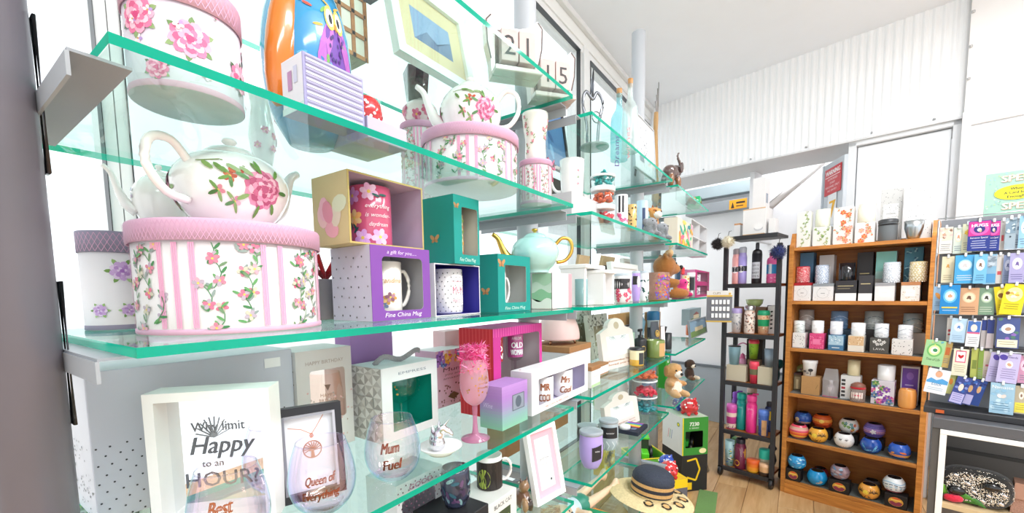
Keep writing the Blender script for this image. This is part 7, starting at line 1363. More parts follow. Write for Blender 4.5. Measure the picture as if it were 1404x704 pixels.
def cth(i, xl, xr, yt, v): u, r = CT.circ(xl, xr, yt+12, v); h = CT.on((xl+xr)/2, yt, v)[1]-cz(i); r = min(r*.95, .062); u = min(max(u, .028+r), cw-.028-r) if i else u; return CT.w(u, v, cz(i)), r, max(h, .03)
def cbx(label, i, xl, xr, yt, v, d, col, h=None, z=None, name='box', **kw):
    a, z1 = CT.on(xl, yt, v); b, _ = CT.on(xr, yt, v); z = cz(i) if z is None else z
    if i: a = max(a, .028); b = min(b, cw-.028)
    return carton(name, label, CT.w((a+b)/2, v, z), b-a, d, h or z1-z, col, BACKDIR, **kw)
def flask(label, i, xl, xr, yt, v, col, lid, art=None, neck=.62, mat='plastic', spout=False, group='drink bottles on the cart', name='drink_bottle', lm='plastic'):
    p, r, h = cth(i, xl, xr, yt, v); pf = [(r*.95, 0), (r, .004), (r, h*.72)]+smooth([(r, h*.72), (r*.85, h*.8), (r*neck, h*.84)])
    pt = [('bottle_body', [(0, 0)]+pf, col, mat), ('lid', [(r*neck*1.08, h*.84), (r*neck*1.1, h*.97), (r*neck*.8, h), (0, h)], lid, lm)]
    t = turned(name, label, 'bottle', p, pt, group, BACKDIR, 22, (lambda ik: art(ik, r, h)) if art else None, r)
    if spout: MB().tube([(0, 0, h*.97), (r*.3, -.002, h*1.03), (r*1.2, -.004, h*1.04)], r*.2, lid, 8).build('flip_spout', 'plastic', t)
    return t
def cup(label, i, xl, xr, yt, v, col, lid=None, art=None, taper=.78, group='cups on the cart', lidh=.2, mat='plastic'):
    p, r, h = cth(i, xl, xr, yt, v); pf = [(r*taper, 0), (r, h*(1-lidh) if lid else h)]
    pt = [('cup', [(0, 0)]+pf+([(r*.92, h), (r*taper*.85, h*.1), (0, h*.08)] if not lid else []), col, mat)]
    if lid: pt.append(('lid', [(r*1.04, h*(1-lidh)), (r*1.06, h*(1-lidh*.6)), (r*.92, h), (0, h*.985)], lid, 'plastic'))
    return turned('travel_cup', label, 'cup', p, pt, group, BACKDIR, 22, (lambda ik: art(ik, r, h)) if art else None, Prof(pf, r))
cbx('large white lamp box with kraft edges on top of the cart', 0, 1019, 1050, 288, .04, .15, 'f3f2f1', top='d9b48a', art=lambda i, w, h: [i.rect(-w/2+.001, w/2-.001, 0, h*.05, 'd9b48a'), i.rect(-w/2+.001, w/2-.001, h*.96, h, 'd9b48a'), i.ell(w*.2, h*.25, w*.2, h*.12, 'c9c9cc', 0, 14), i.ell(w*.2, h*.32, w*.2, h*.12, 'f3f2f1', 0, 14)], name='lamp_box')
cbx('small white box with a kraft top at the cart top near end', 0, 1007, 1015, 307, .06, .06, 'f2f2f3', top='d9a67a', name='small_carton', lid='d9a67a', lid_h=.012)
cbx('small white box with kraft edges at the cart top far end', 0, 1054, 1063, 300, .05, .08, 'f4f3f2', top='d9b48a', name='small_carton')
hq = CT.on(1042, 288, .06)[1]; a, _ = CT.on(1032, 270, .07); b, _ = CT.on(1049, 270, .07)
carton('lamp_box', 'tall white carton stacked on the large lamp box', CT.w((a+b)/2, .07, hq+.006), b-a, .1, CT.on(1040, 244, .07)[1]-hq-.006, 'f1f0f0', BACKDIR, rart=lambda i, w, h: i.rect(w*.2, w*.6, h*.2, h*.5, '9aa3b0'))
def pom(label, px, py, v, r, cols, strap='2a2626'):
    a, z = CT.on(px, py, v); t = thing('pompom', label, 'pompom', CT.w(a, v, z), BACKDIR, 'pompom keyrings hung on the cart')
    m = MB()
    for k in range(420):
        d = Vector((rnd.gauss(0, 1), rnd.gauss(0, 1), rnd.gauss(0, 1))).normalized(); L = r*rnd.uniform(.8, 1.1); s = d.orthogonal().normalized()*r*.1
        m.add([d*r*.2+s, d*r*.2-s, d*L], [(0, 1, 2)], rnd.choice(cols)); s2 = d.cross(s); m.add([d*r*.2+s2, d*r*.2-s2, d*L], [(0, 1, 2)], rnd.choice(cols))
    m.ball((0, 0, 0), r*.72, cols[0], 12); o = m.build('yarn_tuft', 'fabric', t); o['kind'] = 'stuff'
    MB().tube([(0, 0, r*.8), (.003, .01, r*1.5), (0, -v*1.0 if v < 0 else 0.02, r*1.7)], .002, strap, 5).build('strap', 'plastic', t)
pom('black and brown pompom hung at the near cart post', 984, 335, -.05, .046, ('1e1618', '2c2022', '120e10'))
pom('cream pompom hung beside the black one', 998, 332, -.06, .046, ('efe6cc', 'f6f0de', 'e2d6b4'))
pom('navy blue pompom hung at the far cart post', 1067, 346, -.055, .052, ('22306a', '1a2450', '31427f'))
flask('blush pink flask with a black and white band', 1, 997, 1009, 342, .09, 'e9a6a4', '9a8f94', lambda i, r, h: [i.rect(-2*r, 2*r, h*.34, h*.48, '2c2c34', 16), i.ell(0, h*.4, r*.7, h*.1, 'f2eef0', 0, 14)], .8, 'plastic')
flask('lilac flask with a black and white band', 1, 1012, 1025, 339, .09, 'a79ad8', 'b9bcc6', lambda i, r, h: [i.rect(-2*r, 2*r, h*.34, h*.48, '2c2c34', 16), i.ell(0, h*.4, r*.7, h*.1, 'f2eef0', 0, 14)], .8, 'plastic')
flask('black bottle with silver lettering and a long neck', 1, 1031, 1046, 333, .08, '1f1f24', '3a3a40', lambda i, r, h: [i.rect(-1.0*r, .9*r, h*.12, h*.52, 'c9ccd4', 6), [i.text(s, 0, h*(.42-.09*k), h*.05, '22222a', r*1.4) for k, s in enumerate(('GIN O', 'CLOCK', 'BABY', 'YES'))]], .34)
flask('pink and blue patterned bottle near the far cart post', 1, 1051, 1067, 346, .1, 'e86aa8', 'ef8ab4', lambda i, r, h: [i.rect(-1.8*r, 1.8*r, h*.3, h*.6, '2f8ac8', 14), i.rect(-.4*r, .2*r, h*.3, h*.62, 'e6eef6', 3), sw(('f6a8cc', 'd84a90', 'fbd0e2'), 14, .25)(i, r, h*.3)], .5)
cup('white leaf patterned tumbler with lilac lid', 2, 1002, 1018, 423, .08, 'e8e8ea', 'b7a6da', lambda i, r, h: [i.leaf(rnd.uniform(-1.6, 1.6)*r, h*rnd.uniform(.1, .7), r*.5, rnd.uniform(0, 6), '8a8f98', .35) for k in range(20)], .8)
flask('leopard spotted steel flask', 2, 1020, 1036, 419, .07, 'ead9cc', 'c9c9cc', lambda i, r, h: i.dots(-2.6*r, 2.6*r, h*.04, h*.78, 110, r*.13, ('5a3a30', '8a5a48', 'c98a70', '2a1c18')), .95, lm='metal')
cup('terrazzo cup with bright green band and lid', 2, 1038, 1056, 426, .07, 'efc6a0', '1fa070', lambda i, r, h: [i.rect(-2*r, 2*r, h*.34, h*.62, '129a62', 16), i.dots(-2*r, 2*r, h*.04, h*.32, 24, r*.1, ('d86a3a', 'f4e8d8', '8a4a2a')), i.dots(-2*r, 2*r, h*.64, h*.8, 14, r*.1, ('d86a3a', 'f4e8d8', '8a4a2a'))], .8)
cbx('white box with black script down its front, at the far cart post', 2, 1053, 1065, 420, .12, .1, 'f4f2f0', art=lambda i, w, h: [i.ell(-.05*w, h*(.2+.15*k), w*.16, h*.03, '3a3638', rnd.random()) for k in range(5)], name='cup_box')
p, r, h = cth(2, 1021, 1048, 407, .17)
zz = CT.on(1034, 419, .17)[1]
cbx('stack of brown boxes behind the flasks on the third cart shelf', 2, 1004, 1050, 421, .15, .09, '8a6a55', name='cup_box')
p = CT.w(CT.circ(1021, 1048, 412, .19)[0], .195, CT.on(1030, 421, .15)[1]+.001); r = .055
turned('bowl', 'pale green bowl with leopard rim on the brown boxes', 'bowl', p, [('bowl', [(0, 0), (r*.6, 0), (r*.9, .02), (r, .05), (r*.94, .05), (r*.6, .012), (0, .01)], ['b9d08a', 'b9d08a', 'b9d08a', 'd0b49a', '6a4a3a', '6a4a3a'], 'ceramic')])
p, r, h = cth(2, 1053, 1068, 405, .2); cbx('navy box behind the white script box, carrying the orange bowl', 2, 1052, 1068, 419, .225, .03, '2a2c44', name='cup_box')
cup('steel blue tumbler with black lid on the cream box', 3, 998, 1016, 476, .07, '8fb8c9', '2a2a2e', None, .78, lidh=.05)
z_ = cz(3); cu_ = [o for o in COL.objects if o.get('label', '') == 'steel blue tumbler with black lid on the cream box'][0]
def crbox(label, xl, xr, yt, v, d, col, h=None):
    a, z1 = CT.on(xl, yt, v); b, _ = CT.on(xr, yt, v); a = max(a, .028); b = min(b, cw-.028); carton('gift_box', label, CT.w((a+b)/2, v, cz(3)), b-a, d, z1-cz(3), col, BACKDIR); return z1+.0006
zc = crbox('plain cream box at the near end of the fourth cart shelf', 995, 1023, 500, .03, .09, 'd8cdb4')
cu_.location = CT.w(CT.circ(998, 1016, 486, .075)[0], .075, zc); s_ = (CT.on(1007, 474, .075)[1]-zc)/(CT.on(1007, 476, .07)[1]-cz(3)); cu_.scale = (1, 1, s_)
zc = crbox('plain cream box at the far end of the fourth cart shelf', 1039, 1064, 503, .025, .09, 'd6cbb2')
cup('blue grey tumbler on the far cream box', 3, 1047, 1064, 478, .07, '8fa0b0', None, None, .8)
o = [o for o in COL.objects if o.get('label', '') == 'blue grey tumbler on the far cream box'][0]; s_ = (CT.on(1056, 479, .07)[1]-zc)/(CT.on(1056, 478, .07)[1]-cz(3)); o.location.z = zc; o.scale = (1, 1, s_)
t_ = cbx('tall dark display box holding two coral cups', 3, 1024, 1046, 465, .13, .06, '2b2622', name='cup_box')
cbx('dark wooden step under the lime cup on the fourth cart shelf', 3, 1025, 1042, 493, .075, .05, '7a5c40', name='display_step')
zs_ = CT.on(1033, 493, .075)[1]+.001
cup('lime green cup with coral lid on the dark step', 3, 1026, 1041, 466, .1, '8fc23a', 'e84a60', lambda i, r, h: [i.leaf(rnd.uniform(-1, 1)*r, h*rnd.uniform(.2, .7), r*.5, rnd.uniform(0, 6), '3f7a2a', .4) for k in range(7)]); o = [o for o in COL.objects if o.get('label', '').startswith('lime green cup')][0]; o.scale = (1, 1, (CT.on(1033, 466, .1)[1]-zs_)/(CT.on(1033, 466, .1)[1]-cz(3))); o.location.z = zs_
cup('coral red cup with olive band below the lime one', 3, 1027, 1041, 496, .045, 'e0405a', 'e84a60', lambda i, r, h: i.rect(-2*r, 2*r, h*.4, h*.66, '6a6a4a', 14), .78)
p, r, h = cth(3, 990, 1000, 480, .17); bg = thing('pink_bag', 'sheer pink drawstring bag behind the steel blue tumbler', 'bag', CT.w(.08, .19, cz(3)), BACKDIR); m = MB(); blob(m, [((0, 0, .07), (.055, .035, .075), 'e9a6c4'), ((0, 0, .15), (.02, .018, .03), 'e0709f')], .012); m.build('bag_body', 'fabric', bg); MB().tube(smooth3([(-.03, 0, .17), (-.04, 0, .22), (0, 0, .25), (.05, -.01, .22), (.05, -.01, .16), (.02, 0, .16)], 3), .005, 'e58fb8', 6).build('handle', 'fabric', bg)
p, r, h = cth(3, 1050, 1066, 463, .19); bg = thing('teal_scrunchie', 'dark teal ruffled scrunchie bundle behind the far tumbler', 'scrunchie', CT.w(.29, .185, cz(3)), BACKDIR); m = MB(); blob(m, [((.03*math.cos(k), .02*math.sin(k), .12+.02*math.sin(k*2.3)), .022, ('0e5f66', '0a4a52')[k % 2]) for k in range(8)]+[((0, 0, .05), (.03, .025, .06), '12555c')], .01); m.build('ruffle', 'fabric', bg)
flask('purple bottle with flip spout at the back', 4, 997, 1011, 537, .16, '7a3aa8', '8a3fc0', lambda i, r, h: i.text('cool', 0, h*.5, h*.06, 'c9a8e0', r), .8, spout=True)
cup('magenta cup with leopard bands', 4, 990, 1005, 553, .06, 'd94aa8', 'd060b0', lambda i, r, h: [i.rect(-2*r, 2*r, h*.5, h*.66, 'f0d8c8', 14), i.rect(-2*r, 2*r, h*.05, h*.22, 'e8cdbc', 14), i.dots(-2*r, 2*r, h*.06, h*.2, 20, r*.09, ('6a3a4a',))], .9)
flask('teal bottle with round lid in the middle of the fifth cart shelf', 4, 1010, 1024, 539, .09, '0f8f86', '12a090', lambda i, r, h: i.text('mint', 0, h*.6, h*.06, '8fd8cc', r), .9)
flask('hot pink bottle with flip spout', 4, 1023, 1039, 542, .065, 'dd2f7f', 'e8408c', lambda i, r, h: [i.text('pink', 0, h*.62, h*.06, 'f8a8cc', r), i.rect(-r*.4, r*.4, h*.5, h*.515, 'f48ab8')], .85, spout=True)
cup('cornflower blue patterned cup with a kraft tag', 4, 1039, 1055, 562, .05, '4a6fc0', '5a7fd0', lambda i, r, h: [sw(('8fb0e8', '2f4f9a'), 12, .3)(i, r, h*.75), i.rect(-.1*r, .95*r, h*.02, h*.62, 'c9986a', 5), i.text('ECO', .4*r, h*.25, h*.09, '6a4a2a', r*.6)], .85)
flask('yellow and navy bottle at the back far end', 4, 1048, 1062, 551, .17, '2a3a6a', '2c2c34', lambda i, r, h: i.rect(-r, r, h*.4, h*.7, 'f0d030', 8), .6)
cup('leopard and green cup at the back of the fifth cart shelf', 4, 1024, 1038, 527, .2, '1f9a6a', 'f0d8c8', lambda i, r, h: i.dots(-2*r, 2*r, h*.75, h*.98, 16, r*.12, ('8a4a3a',)), .85)
cup('steel rimmed tropical leaf cup at the near end of the lowest cart shelf', 5, 986, 1000, 602, .05, 'a8cdd0', None, lambda i, r, h: [sw(('2f7a5a', 'f0d040', '5f8ad0', 'e6eef0', '1f4a6a'), 26, .36)(i, r, h)], .82)
flask('maroon, white and gold sports bottle with a mascot free crest', 5, 1007, 1024, 601, .05, '6a1a38', '24202a', lambda i, r, h: [i.poly([(-1.2*r, h*.55), (.2*r, h*.7), (1.4*r, h*.3), (1.4*r, h*.18)], 'f2f0ea'), i.poly([(0, h*.7), (1.3*r, h*.7), (1.3*r, h*.36)], 'f0c030'), i.ell(-.3*r, h*.2, r*.5, h*.1, 'e8b030', 0, 14), i.ell(-.3*r, h*.2, r*.38, h*.075, '6a1a38', 0, 14)], .75, spout=True)
for o in COL.objects:
    if 'mascot free crest' in o.get('label', ''): o['label'] = 'maroon, white and gold sports bottle with an oval crest'
p, r, h = cth(5, 1023, 1042, 630, .045); turned('snack_pot', 'orange and yellow ombre lidded snack pot on the lowest cart shelf', 'pot', p, [('pot', [(0, 0), (r*.9, 0), (r, h*.2), (r, h*.45), (r, h*.7)], ['f0b030', 'f0b030', 'ee9a2e', 'e87a2a'], 'plastic'), ('lid', [(r*1.03, h*.7), (r*1.03, h*.95), (r*.9, h), (0, h)], 'e4642a', 'plastic')])
p, r, h = cth(5, 1040, 1057, 616, .10); turned('snack_pot', 'turquoise ribbed snack pot behind the tan one', 'pot', p, [('pot', [(0, 0), (r*.9, 0), (r, h*.3), (r, h*.6)], ['3fd0b8', '3fd0b8', 'b9b8a0'], 'plastic'), ('lid', [(r*1.03, h*.6), (r*1.05, h*.95), (r*.9, h), (0, h)], '2fc4ac', 'plastic')])
p, r, h = cth(5, 1044, 1060, 637, .03); turned('snack_pot', 'tan snack pot with a dark wave band at the far cart post', 'pot', p, [('pot', [(0, 0), (r*.95, 0), (r, h*.35), (r, h*.75)], ['d8a878', '3a2a24', 'd8a878'], 'plastic'), ('lid', [(r*1.03, h*.75), (r*1.03, h), (0, h)], 'e0b088', 'plastic')])
t_ = plush('headphone_bag', 'black pouch slung at the back of the lowest cart shelf', 'bag', CT.w(.27, .18, cz(5)), [((0, 0, .07), (.05, .04, .07), '1c1c20'), ((.02, 0, .15), (.03, .02, .03), '2a2a2e')], .012, BACKDIR)
cbx('green and yellow booklet box at the back of the lowest cart shelf', 5, 1001, 1013, 600, .17, .05, '7fb07a', name='cup_box', art=lambda i, w, h: i.rect(-w*.4, w*.4, h*.4, h*.75, 'e8d040'))

# ================================================================ CARD RACK, COUNTER, FLOOR STACKS
Qp = EYEP+ray(1330, 400)*1.4
RK = Frame(Qp.x, Qp.y, BACKDIR)
# grey counter with a white framed cubby below
ztop = RK.on(1330, 556, -.09)[1]; zsl = RK.on(1330, 580, -.12)[1]; u0 = RK.on(1279, 575, -.12)[0]; u1 = .55
t = thing('counter', 'dark grey counter with a white framed open cubby underneath', 'counter', RK.w(u0, -.12), BACKDIR)
L = u1-u0; dp = .34; zw = RK.on(1330, 592, -.12)[1]
MB().box(0, L, 0, dp, zsl-.035, zsl, '55565a', b=.002).build('worktop', 'plastic', t)
MB().box(.0, .018, .005, dp, 0, zsl-.0355, '55524f', b=.001).build('side_panel', 'plastic', t)
MB().box(.0185, L, dp-.012, dp, 0, zsl-.0355, '85817e').build('back_panel', 'plastic', t)
fw = .016
MB().box(.019, L, -.002, .02, zsl-.0355-fw, zsl-.036, 'f3f1ec', b=.001).build('frame_rail', 'plastic', t)
MB().box(.019, .019+fw, -.002, .02, 0, zsl-.036-fw, 'f3f1ec', b=.001).build('frame_post', 'plastic', t)
za = RK.on(1330, 690, -.05)[1]
MB().box(.0185, L, .012, dp-.0125, za-.018, za, 'cdb48a', b=.001).build('cubby_shelf', 'kraft', t)
zl = RK.on(1330, 628, .15)[1]; MB().box(.0185, L, dp-.02, dp-.0125, zl, zl+.012, '5a5856').build('back_rail', 'plastic', t)
# clutch with crystals
a, b = RK.on(1287, 660, -.03)[0], RK.on(1391, 680, -.03)[0]; w = b-a; zc = za+.001
t = thing('clutch_bag', 'black and silver beaded clutch with two dark oval stones in the cubby', 'bag', RK.w((a+b)/2, -.05, zc), BACKDIR)
cl = MB(); N = 24; hh = RK.on(1330, 640, -.03)[1]-za
def clo(s, y): return [(w*.5*math.copysign(abs(math.cos(x))**.6, math.cos(x))*s, y, hh*.5+hh*.5*math.copysign(abs(math.sin(x))**.75, math.sin(x))*s) for x in (2*PI*k/N for k in range(N))]
rings = [clo(.7, -.03), clo(.93, -.024), clo(1, 0), clo(1, .015), clo(.93, .036), clo(.7, .042)]
vs = [p for r_ in rings for p in r_]; cl.add(vs, [(k*N+i, k*N+(i+1) % N, k*N+N+(i+1) % N, k*N+N+i) for k in range(5) for i in range(N)]+[tuple(reversed(range(N))), tuple(range(5*N, 6*N))], '2a2826', True); cl.build('bag_shell', 'fabric', t)
bd_ = MB()
for k in range(2400):
    x = rnd.uniform(-.5, .5); z = rnd.uniform(0, 1); e = (abs(x*2)**2.6+abs(z*2-1)**2.6)
    if e > .97: continue
    y = -.031 if e < .5 else -.031+.02*(e-.5)/.47; r_ = rnd.uniform(.0012, .002); bd_.ball((x*w, y, z*hh), (r_*1.3, r_*.8, r_), rnd.choice(('d8d4cc', 'b9b4aa', 'efece6', '8a857c', 'e2d6c2')), 6, rot=Matrix.Rotation(rnd.uniform(0, 3), 3, 'Y'))
bo = bd_.build('crystal_beads', 'chrome', t); bo['kind'] = 'stuff'
for x, z, s in ((-.25, .36, 1), (.2, .66, .95)): MB().ball((x*w, -.032, z*hh), (.023*s, .013, .016*s), '141416', 14).build('dark_stone', 'ceramic', t)
for x, z in ((-.02, .42), (.17, .40), (-.27, .8), (-.1, .62), (.1, .22), (.33, .25), (.36, .5)): MB().box(-.007, .007, -.004, .004, -.005, .005, 'dfe4ec', b=.003, T=Matrix.Translation((x*w, -.034, z*hh)) @ Matrix.Rotation(.5, 4, 'Y')).build('square_crystal', 'chrome', t)
a2 = RK.on(1388, 650, -.04)[0]
t = thing('purse', 'rose gold woven purse beside the beaded clutch', 'purse', RK.w(a2+.06, -.05, zc), BACKDIR)
MB().prism([(-.06, 0), (.06, 0), (.055, .085), (-.052, .085)], 0, .05, 'c79a86').build('purse_body', 'glitter', t); MB().prism([(-.056, .05), (.058, .05), (.056, .1), (-.054, .1)], -.006, .054, 'b58a76').build('flap', 'plastic', t)
# tulip in front of the clutch
q = RK.w(RK.on(1305, 700, -.10)[0], -.085, za+.001)
t = thing('tulip', 'red tulip flower with green leaves lying in front of the clutch', 'flower', q, BACKDIR)
fl_ = MB(); blob(fl_, [((0, 0, .014), (.016, .014, .014), 'd01f3c'), ((.012, -.004, .017), (.014, .01, .012), 'e0304a'), ((-.012, -.004, .015), (.012, .01, .012), 'c0162f')], .004); fl_.build('petals', 'fabric', t)
for x0, z0, x1, z1, c in ((-.01, .012, -.05, .055, '6fae3a'), (-.004, .01, .05, .022, '4f8f34'), (.0, .012, .02, .05, '5f9a3a'), (.02, .008, .075, .006, '3f7a30')):
    m = MB(); m.tube(smooth3([(x0, .01, z0), ((x0+x1)/2, .004, (z0+z1)/2+.012), (x1, -.004, z1)], 4), [.002, .006, .009, .011, .011, .009, .006, .003, .001], c, 8, squash=.25); m.build('leaf', 'plastic', t)
# the rack
t = thing('card_rack', 'grey metal tiered rack hung full of small gift cards, on the counter', 'rack', RK.w(0, 0), BACKDIR)
rows = ((345, 297), (388, 346), (430, 389), (474, 432), (520, 480), (560, 518))
ul = RK.on(1284, 400, .02)[0]; ur = .25; zt0 = RK.on(1330, 298, .02)[1]; zb0 = zsl
MB().box(ul, ur, .045, .052, zb0, zt0, '8b8d92', b=.001).build('back_plate', 'steel', t)
MB().box(ul-.01, ur, -.06, .06, zb0+.0005, zb0+.022, '2b2b2e', b=.002).build('rack_base', 'plastic', t)
for yb, yt in rows:
    z = RK.on(1330, yb, .02)[1]
    MB().box(ul, ur, .008, .044, z-.004, z+.003, '3a3b40', b=.001).build('tier_bar', 'black', t)
    z = RK.on(1330, yt, .02)[1]; MB().tube([(ul-.008, .006, z), (ur, .006, z)], .0016, 'c9ccd0', 6).build('wire_rail', 'metal', t)
for x in (ul-.006, ul+.09): MB().tube([(x, .04, zb0+.022), (x, .04, zt0)], .003, 'c9ccd0', 6).build('upright_wire', 'metal', t)
MB().box(ul+.02, ul+.04, -.066, -.0605, zb0+.006, zb0+.016, 'e0682e').build('price_tab', 'paper', t)
def card(label, xl, xr, yt, yb, v, col, art=None, rot=0.0):
    ym = (yt+yb)/2; a, z1 = RK.on((xl+xr)/2, yt, v); x0 = RK.on(xl, ym, v)[0]; x1 = RK.on(xr, ym, v)[0]; z0 = RK.on((xl+xr)/2, yb, v)[1]; w = x1-x0; h = z1-z0
    c = thing('gift_card', label, 'card', RK.w((x0+x1)/2, v, z0), BACKDIR, 'small gift cards on the rack')
    X = Matrix.Translation((0, 0, h)) @ Matrix.Rotation(rot, 4, 'Y') @ Matrix.Translation((0, 0, -h))
    MB().box(-w/2, w/2, 0, .0012, 0, h, col, T=X).build('card_sheet', 'paper', c)
    ik = Ink(lambda u, z, e: tuple(X @ Vector((u, -e, z)))); (art or plain)(ik, w, h); ik.out('card_print', c)
    MB().box(-.003, .003, -.004, .006, h-.005, h+.007, 'dfe3e6', b=.001, T=X).build('clip', 'plastic', c)
def lines(i, w, h, n=4, col='8a8f98', z=.34):
    for k in range(n): i.rect(-w*rnd.uniform(.28, .4), w*rnd.uniform(.28, .4), h*(z-.075*k), h*(z-.075*k)+h*.018, col)
def plain(i, w, h): lines(i, w, h, 5)
def charm(halo, pin, txt='6a7f98', name=None):
    def f(i, w, h):
        if halo:
            for k, s in enumerate((1.0, .8, .6)): i.ell(0, h*.64, w*.34*s, h*.2*s, halo[min(k, len(halo)-1)], 0, 16)
        i.ell(0, h*.65, w*.1, h*.06, pin, 0, 10); i.ell(w*.06, h*.6, w*.06, h*.04, pin, .6, 8); i.ell(-w*.07, h*.61, w*.06, h*.035, pin, -.6, 8)
        if name: i.text(name, 0, h*.36, h*.08, txt, w*.75, .2)
        lines(i, w, h, 3, txt, .27)
    return f
WHT = ('cfe6f8', 'eaf5fc', 'fbfdff')
def sw2(i, w, h, cols=('c9a088', 'f2e4d8', '8a6a58', 'e8c0b8'), z0=.55, z1=.92):
    for k in range(12): i.ell(rnd.uniform(-.4, .4)*w, h*rnd.uniform(z0, z1), w*.12, h*.05, cols[k % len(cols)], rnd.random()*3)
card('white card with a tan animal picture on the first tier', 1288, 1306, 312, 348, -.012, 'f3efe8', lambda i, w, h: [i.rect(-w*.48, w*.48, h*.5, h*.97, 'e6d2c0'), sw2(i, w, h), lines(i, w, h)])
card('pale mint flower card on the first tier', 1307, 1321, 312, 348, -.004, 'e3efe4', charm(('f6e8c8', 'f8f0e0'), 'd89a7a'))
card('yellow sunflower card on the first tier', 1319, 1334, 307, 347, -.008, 'eef0d0', lambda i, w, h: [i.flower(.1*w, h*.7, w*.42, ('f0c030', 'f4d868', 'e89a3a'), 8, 2), lines(i, w, h)])
def hugs(i, w, h):
    i.rect(-w*.48, w*.48, h*.5, h*.98, 'c8308f'); i.ell(0, h*.72, w*.42, h*.2, 'ee60b0', 0, 20); i.ell(0, h*.72, w*.26, h*.13, '2f2a7a', 0, 16); i.text('HUGS', 0, h*.8, h*.1, 'f6f0fa', w*.72, bold=.1); i.ell(0, h*.7, w*.1, h*.06, 'f2e8d8', 0, 10); i.ell(.05*w, h*.66, w*.06, h*.04, 'e8b88a')
    i.text('Someone Special', 0, h*.41, h*.06, 'f2f0fa', w*.78); lines(i, w, h, 4, 'c9d0f0', .32)
card('navy and magenta hugs card at the front of the first tier', 1327, 1358, 303, 344, -.03, '2c3f96', hugs)
card('navy and magenta hugs card, the spare partly hidden behind', 1353, 1371, 303, 344, -.012, '2c3f96', hugs)
card('white edged card end on behind the hugs cards', 1371, 1379, 302, 343, -.002, 'e8e4de', lambda i, w, h: i.rect(-w*.2, w*.2, h*.3, h*.5, 'd8505a'))
card('blue grey seaside card on the first tier', 1378, 1393, 299, 342, -.016, 'a9bcc8', lambda i, w, h: [i.rect(-w*.45, w*.45, h*.5, h*.9, '7f98aa'), sw2(i, w, h, ('c9d8e0', '5f7888')), i.ell(0, h*.4, w*.1, h*.03, '3a4a58')])
card('pale steel card next to the seaside one on the first tier', 1390, 1401, 298, 341, -.008, 'c2d0da', charm(('e6eef4',), '8a98a8'))
card('sky blue card at the far end of the first tier', 1397, 1412, 296, 340, -.02, '9fd0ee', charm(WHT, '5f8ab0'))
card('cream card with a gold chain charm on the second tier', 1291, 1308, 352, 388, -.006, 'f1e8c8', charm(None, 'd8a050', 'b09a70'))
card('broad sky blue angel card on the second tier', 1309, 1337, 350, 389, -.026, '4fb0e6', charm(('a8d8f4', 'd8eefa', 'f6fbfe'), 'c9c9cc', 'e6f2fa'))
card('blue and white charm card overlapping the angel card', 1335, 1353, 349, 389, -.034, '7cc4ee', charm(WHT, '7a5a48', '3f6a90'))
card('pale blue sea card on the second tier', 1349, 1366, 349, 390, -.016, '8fc0dc', lambda i, w, h: [i.rect(-w*.48, w*.48, h*.05, h*.35, '4f9acc'), i.rect(-w*.48, w*.48, h*.6, h*.95, 'a8b8c4'), sw2(i, w, h, ('7f8f9c', 'c4d0d8'))])
card('white card end on in the second tier', 1366, 1375, 349, 389, -.004, 'efeae4', lambda i, w, h: i.rect(-w*.3, w*.3, h*.3, h*.42, 'd85a60'))
card('dusky blue card on the second tier', 1375, 1388, 350, 389, -.012, '8f9fc4', charm(('c4cce4',), '5a6490'))
card('lilac purple charm card at the second tier end', 1384, 1405, 347, 388, -.03, 'b4b0dc', charm(('dcd8f2', 'f2f0fb'), '6a5a9a', '6a64a0'))
card('white edged blue card at the third tier near end', 1280, 1293, 393, 426, -.006, 'a8cdec', lambda i, w, h: [i.ell(0, h*.6, w*.25, h*.16, 'e8a050', .5), lines(i, w, h, 3, '5a7f9c')])
card('bright blue card with a white starburst on the third tier', 1289, 1316, 391, 431, -.03, '1f8fd6', lambda i, w, h: [[i.ell(0, h*.62, w*.36*s, h*.24*s, c, 0, 18) for s, c in ((1, '5fb8ea'), (.75, 'b8e0f6'), (.5, 'f6fbfe'))], i.flower(0, h*.62, w*.14, ('c98a70', 'd8a888'), 6), i.rect(-w*.4, w*.4, h*.2, h*.25, 'd8c850'), lines(i, w, h, 1, 'bfe0f4', .12)])
card('tan animal charm card on the third tier', 1315, 1342, 395, 432, -.02, 'dcae86', charm(('ecc8a4', 'f2d8b8'), '6a4a38', '8a5a3a'))
card('sage green charm card on the third tier', 1341, 1364, 395, 432, -.012, '86a88e', charm(('b4ccb4', 'd0e0cc', 'eef4e8'), '3a3a34', 'd8e4d4'))
card('yellow sunflower card leaning on the third tier', 1361, 1384, 393, 432, -.02, 'ecd81e', lambda i, w, h: [i.ell(0, h*.7, w*.36, h*.2, 'f4ec70', 0, 16), i.ell(-.1*w, h*.68, w*.2, h*.09, '8a5a20', .4, 12), lines(i, w, h, 4, 'a89a20')], -.12)
card('broad yellow sunflower card at the third tier end', 1377, 1408, 390, 432, -.036, 'f0e02a', lambda i, w, h: [i.ell(0, h*.66, w*.38, h*.24, 'f8f2a0', 0, 18), i.flower(.0, h*.66, w*.24, ('f0e8d0', 'e0a848', 'f4d070'), 7), i.ell(-.3*w, h*.7, w*.1, h*.06, '7a4a1a'), lines(i, w, h, 3, 'a89a20')], .1)
card('white card with red print, end on in the fourth tier', 1298, 1308, 436, 468, -.004, 'e9e3dc', lambda i, w, h: [i.rect(-w*.3, w*.3, h*.4, h*.5, 'c84a50'), i.rect(-w*.3, w*.3, h*.25, h*.32, 'c84a50')])
card('ice blue flower card on the fourth tier', 1305, 1326, 437, 470, -.022, 'bfdcf2', charm(WHT, '4f80c0', '7fa0c4'), .06)
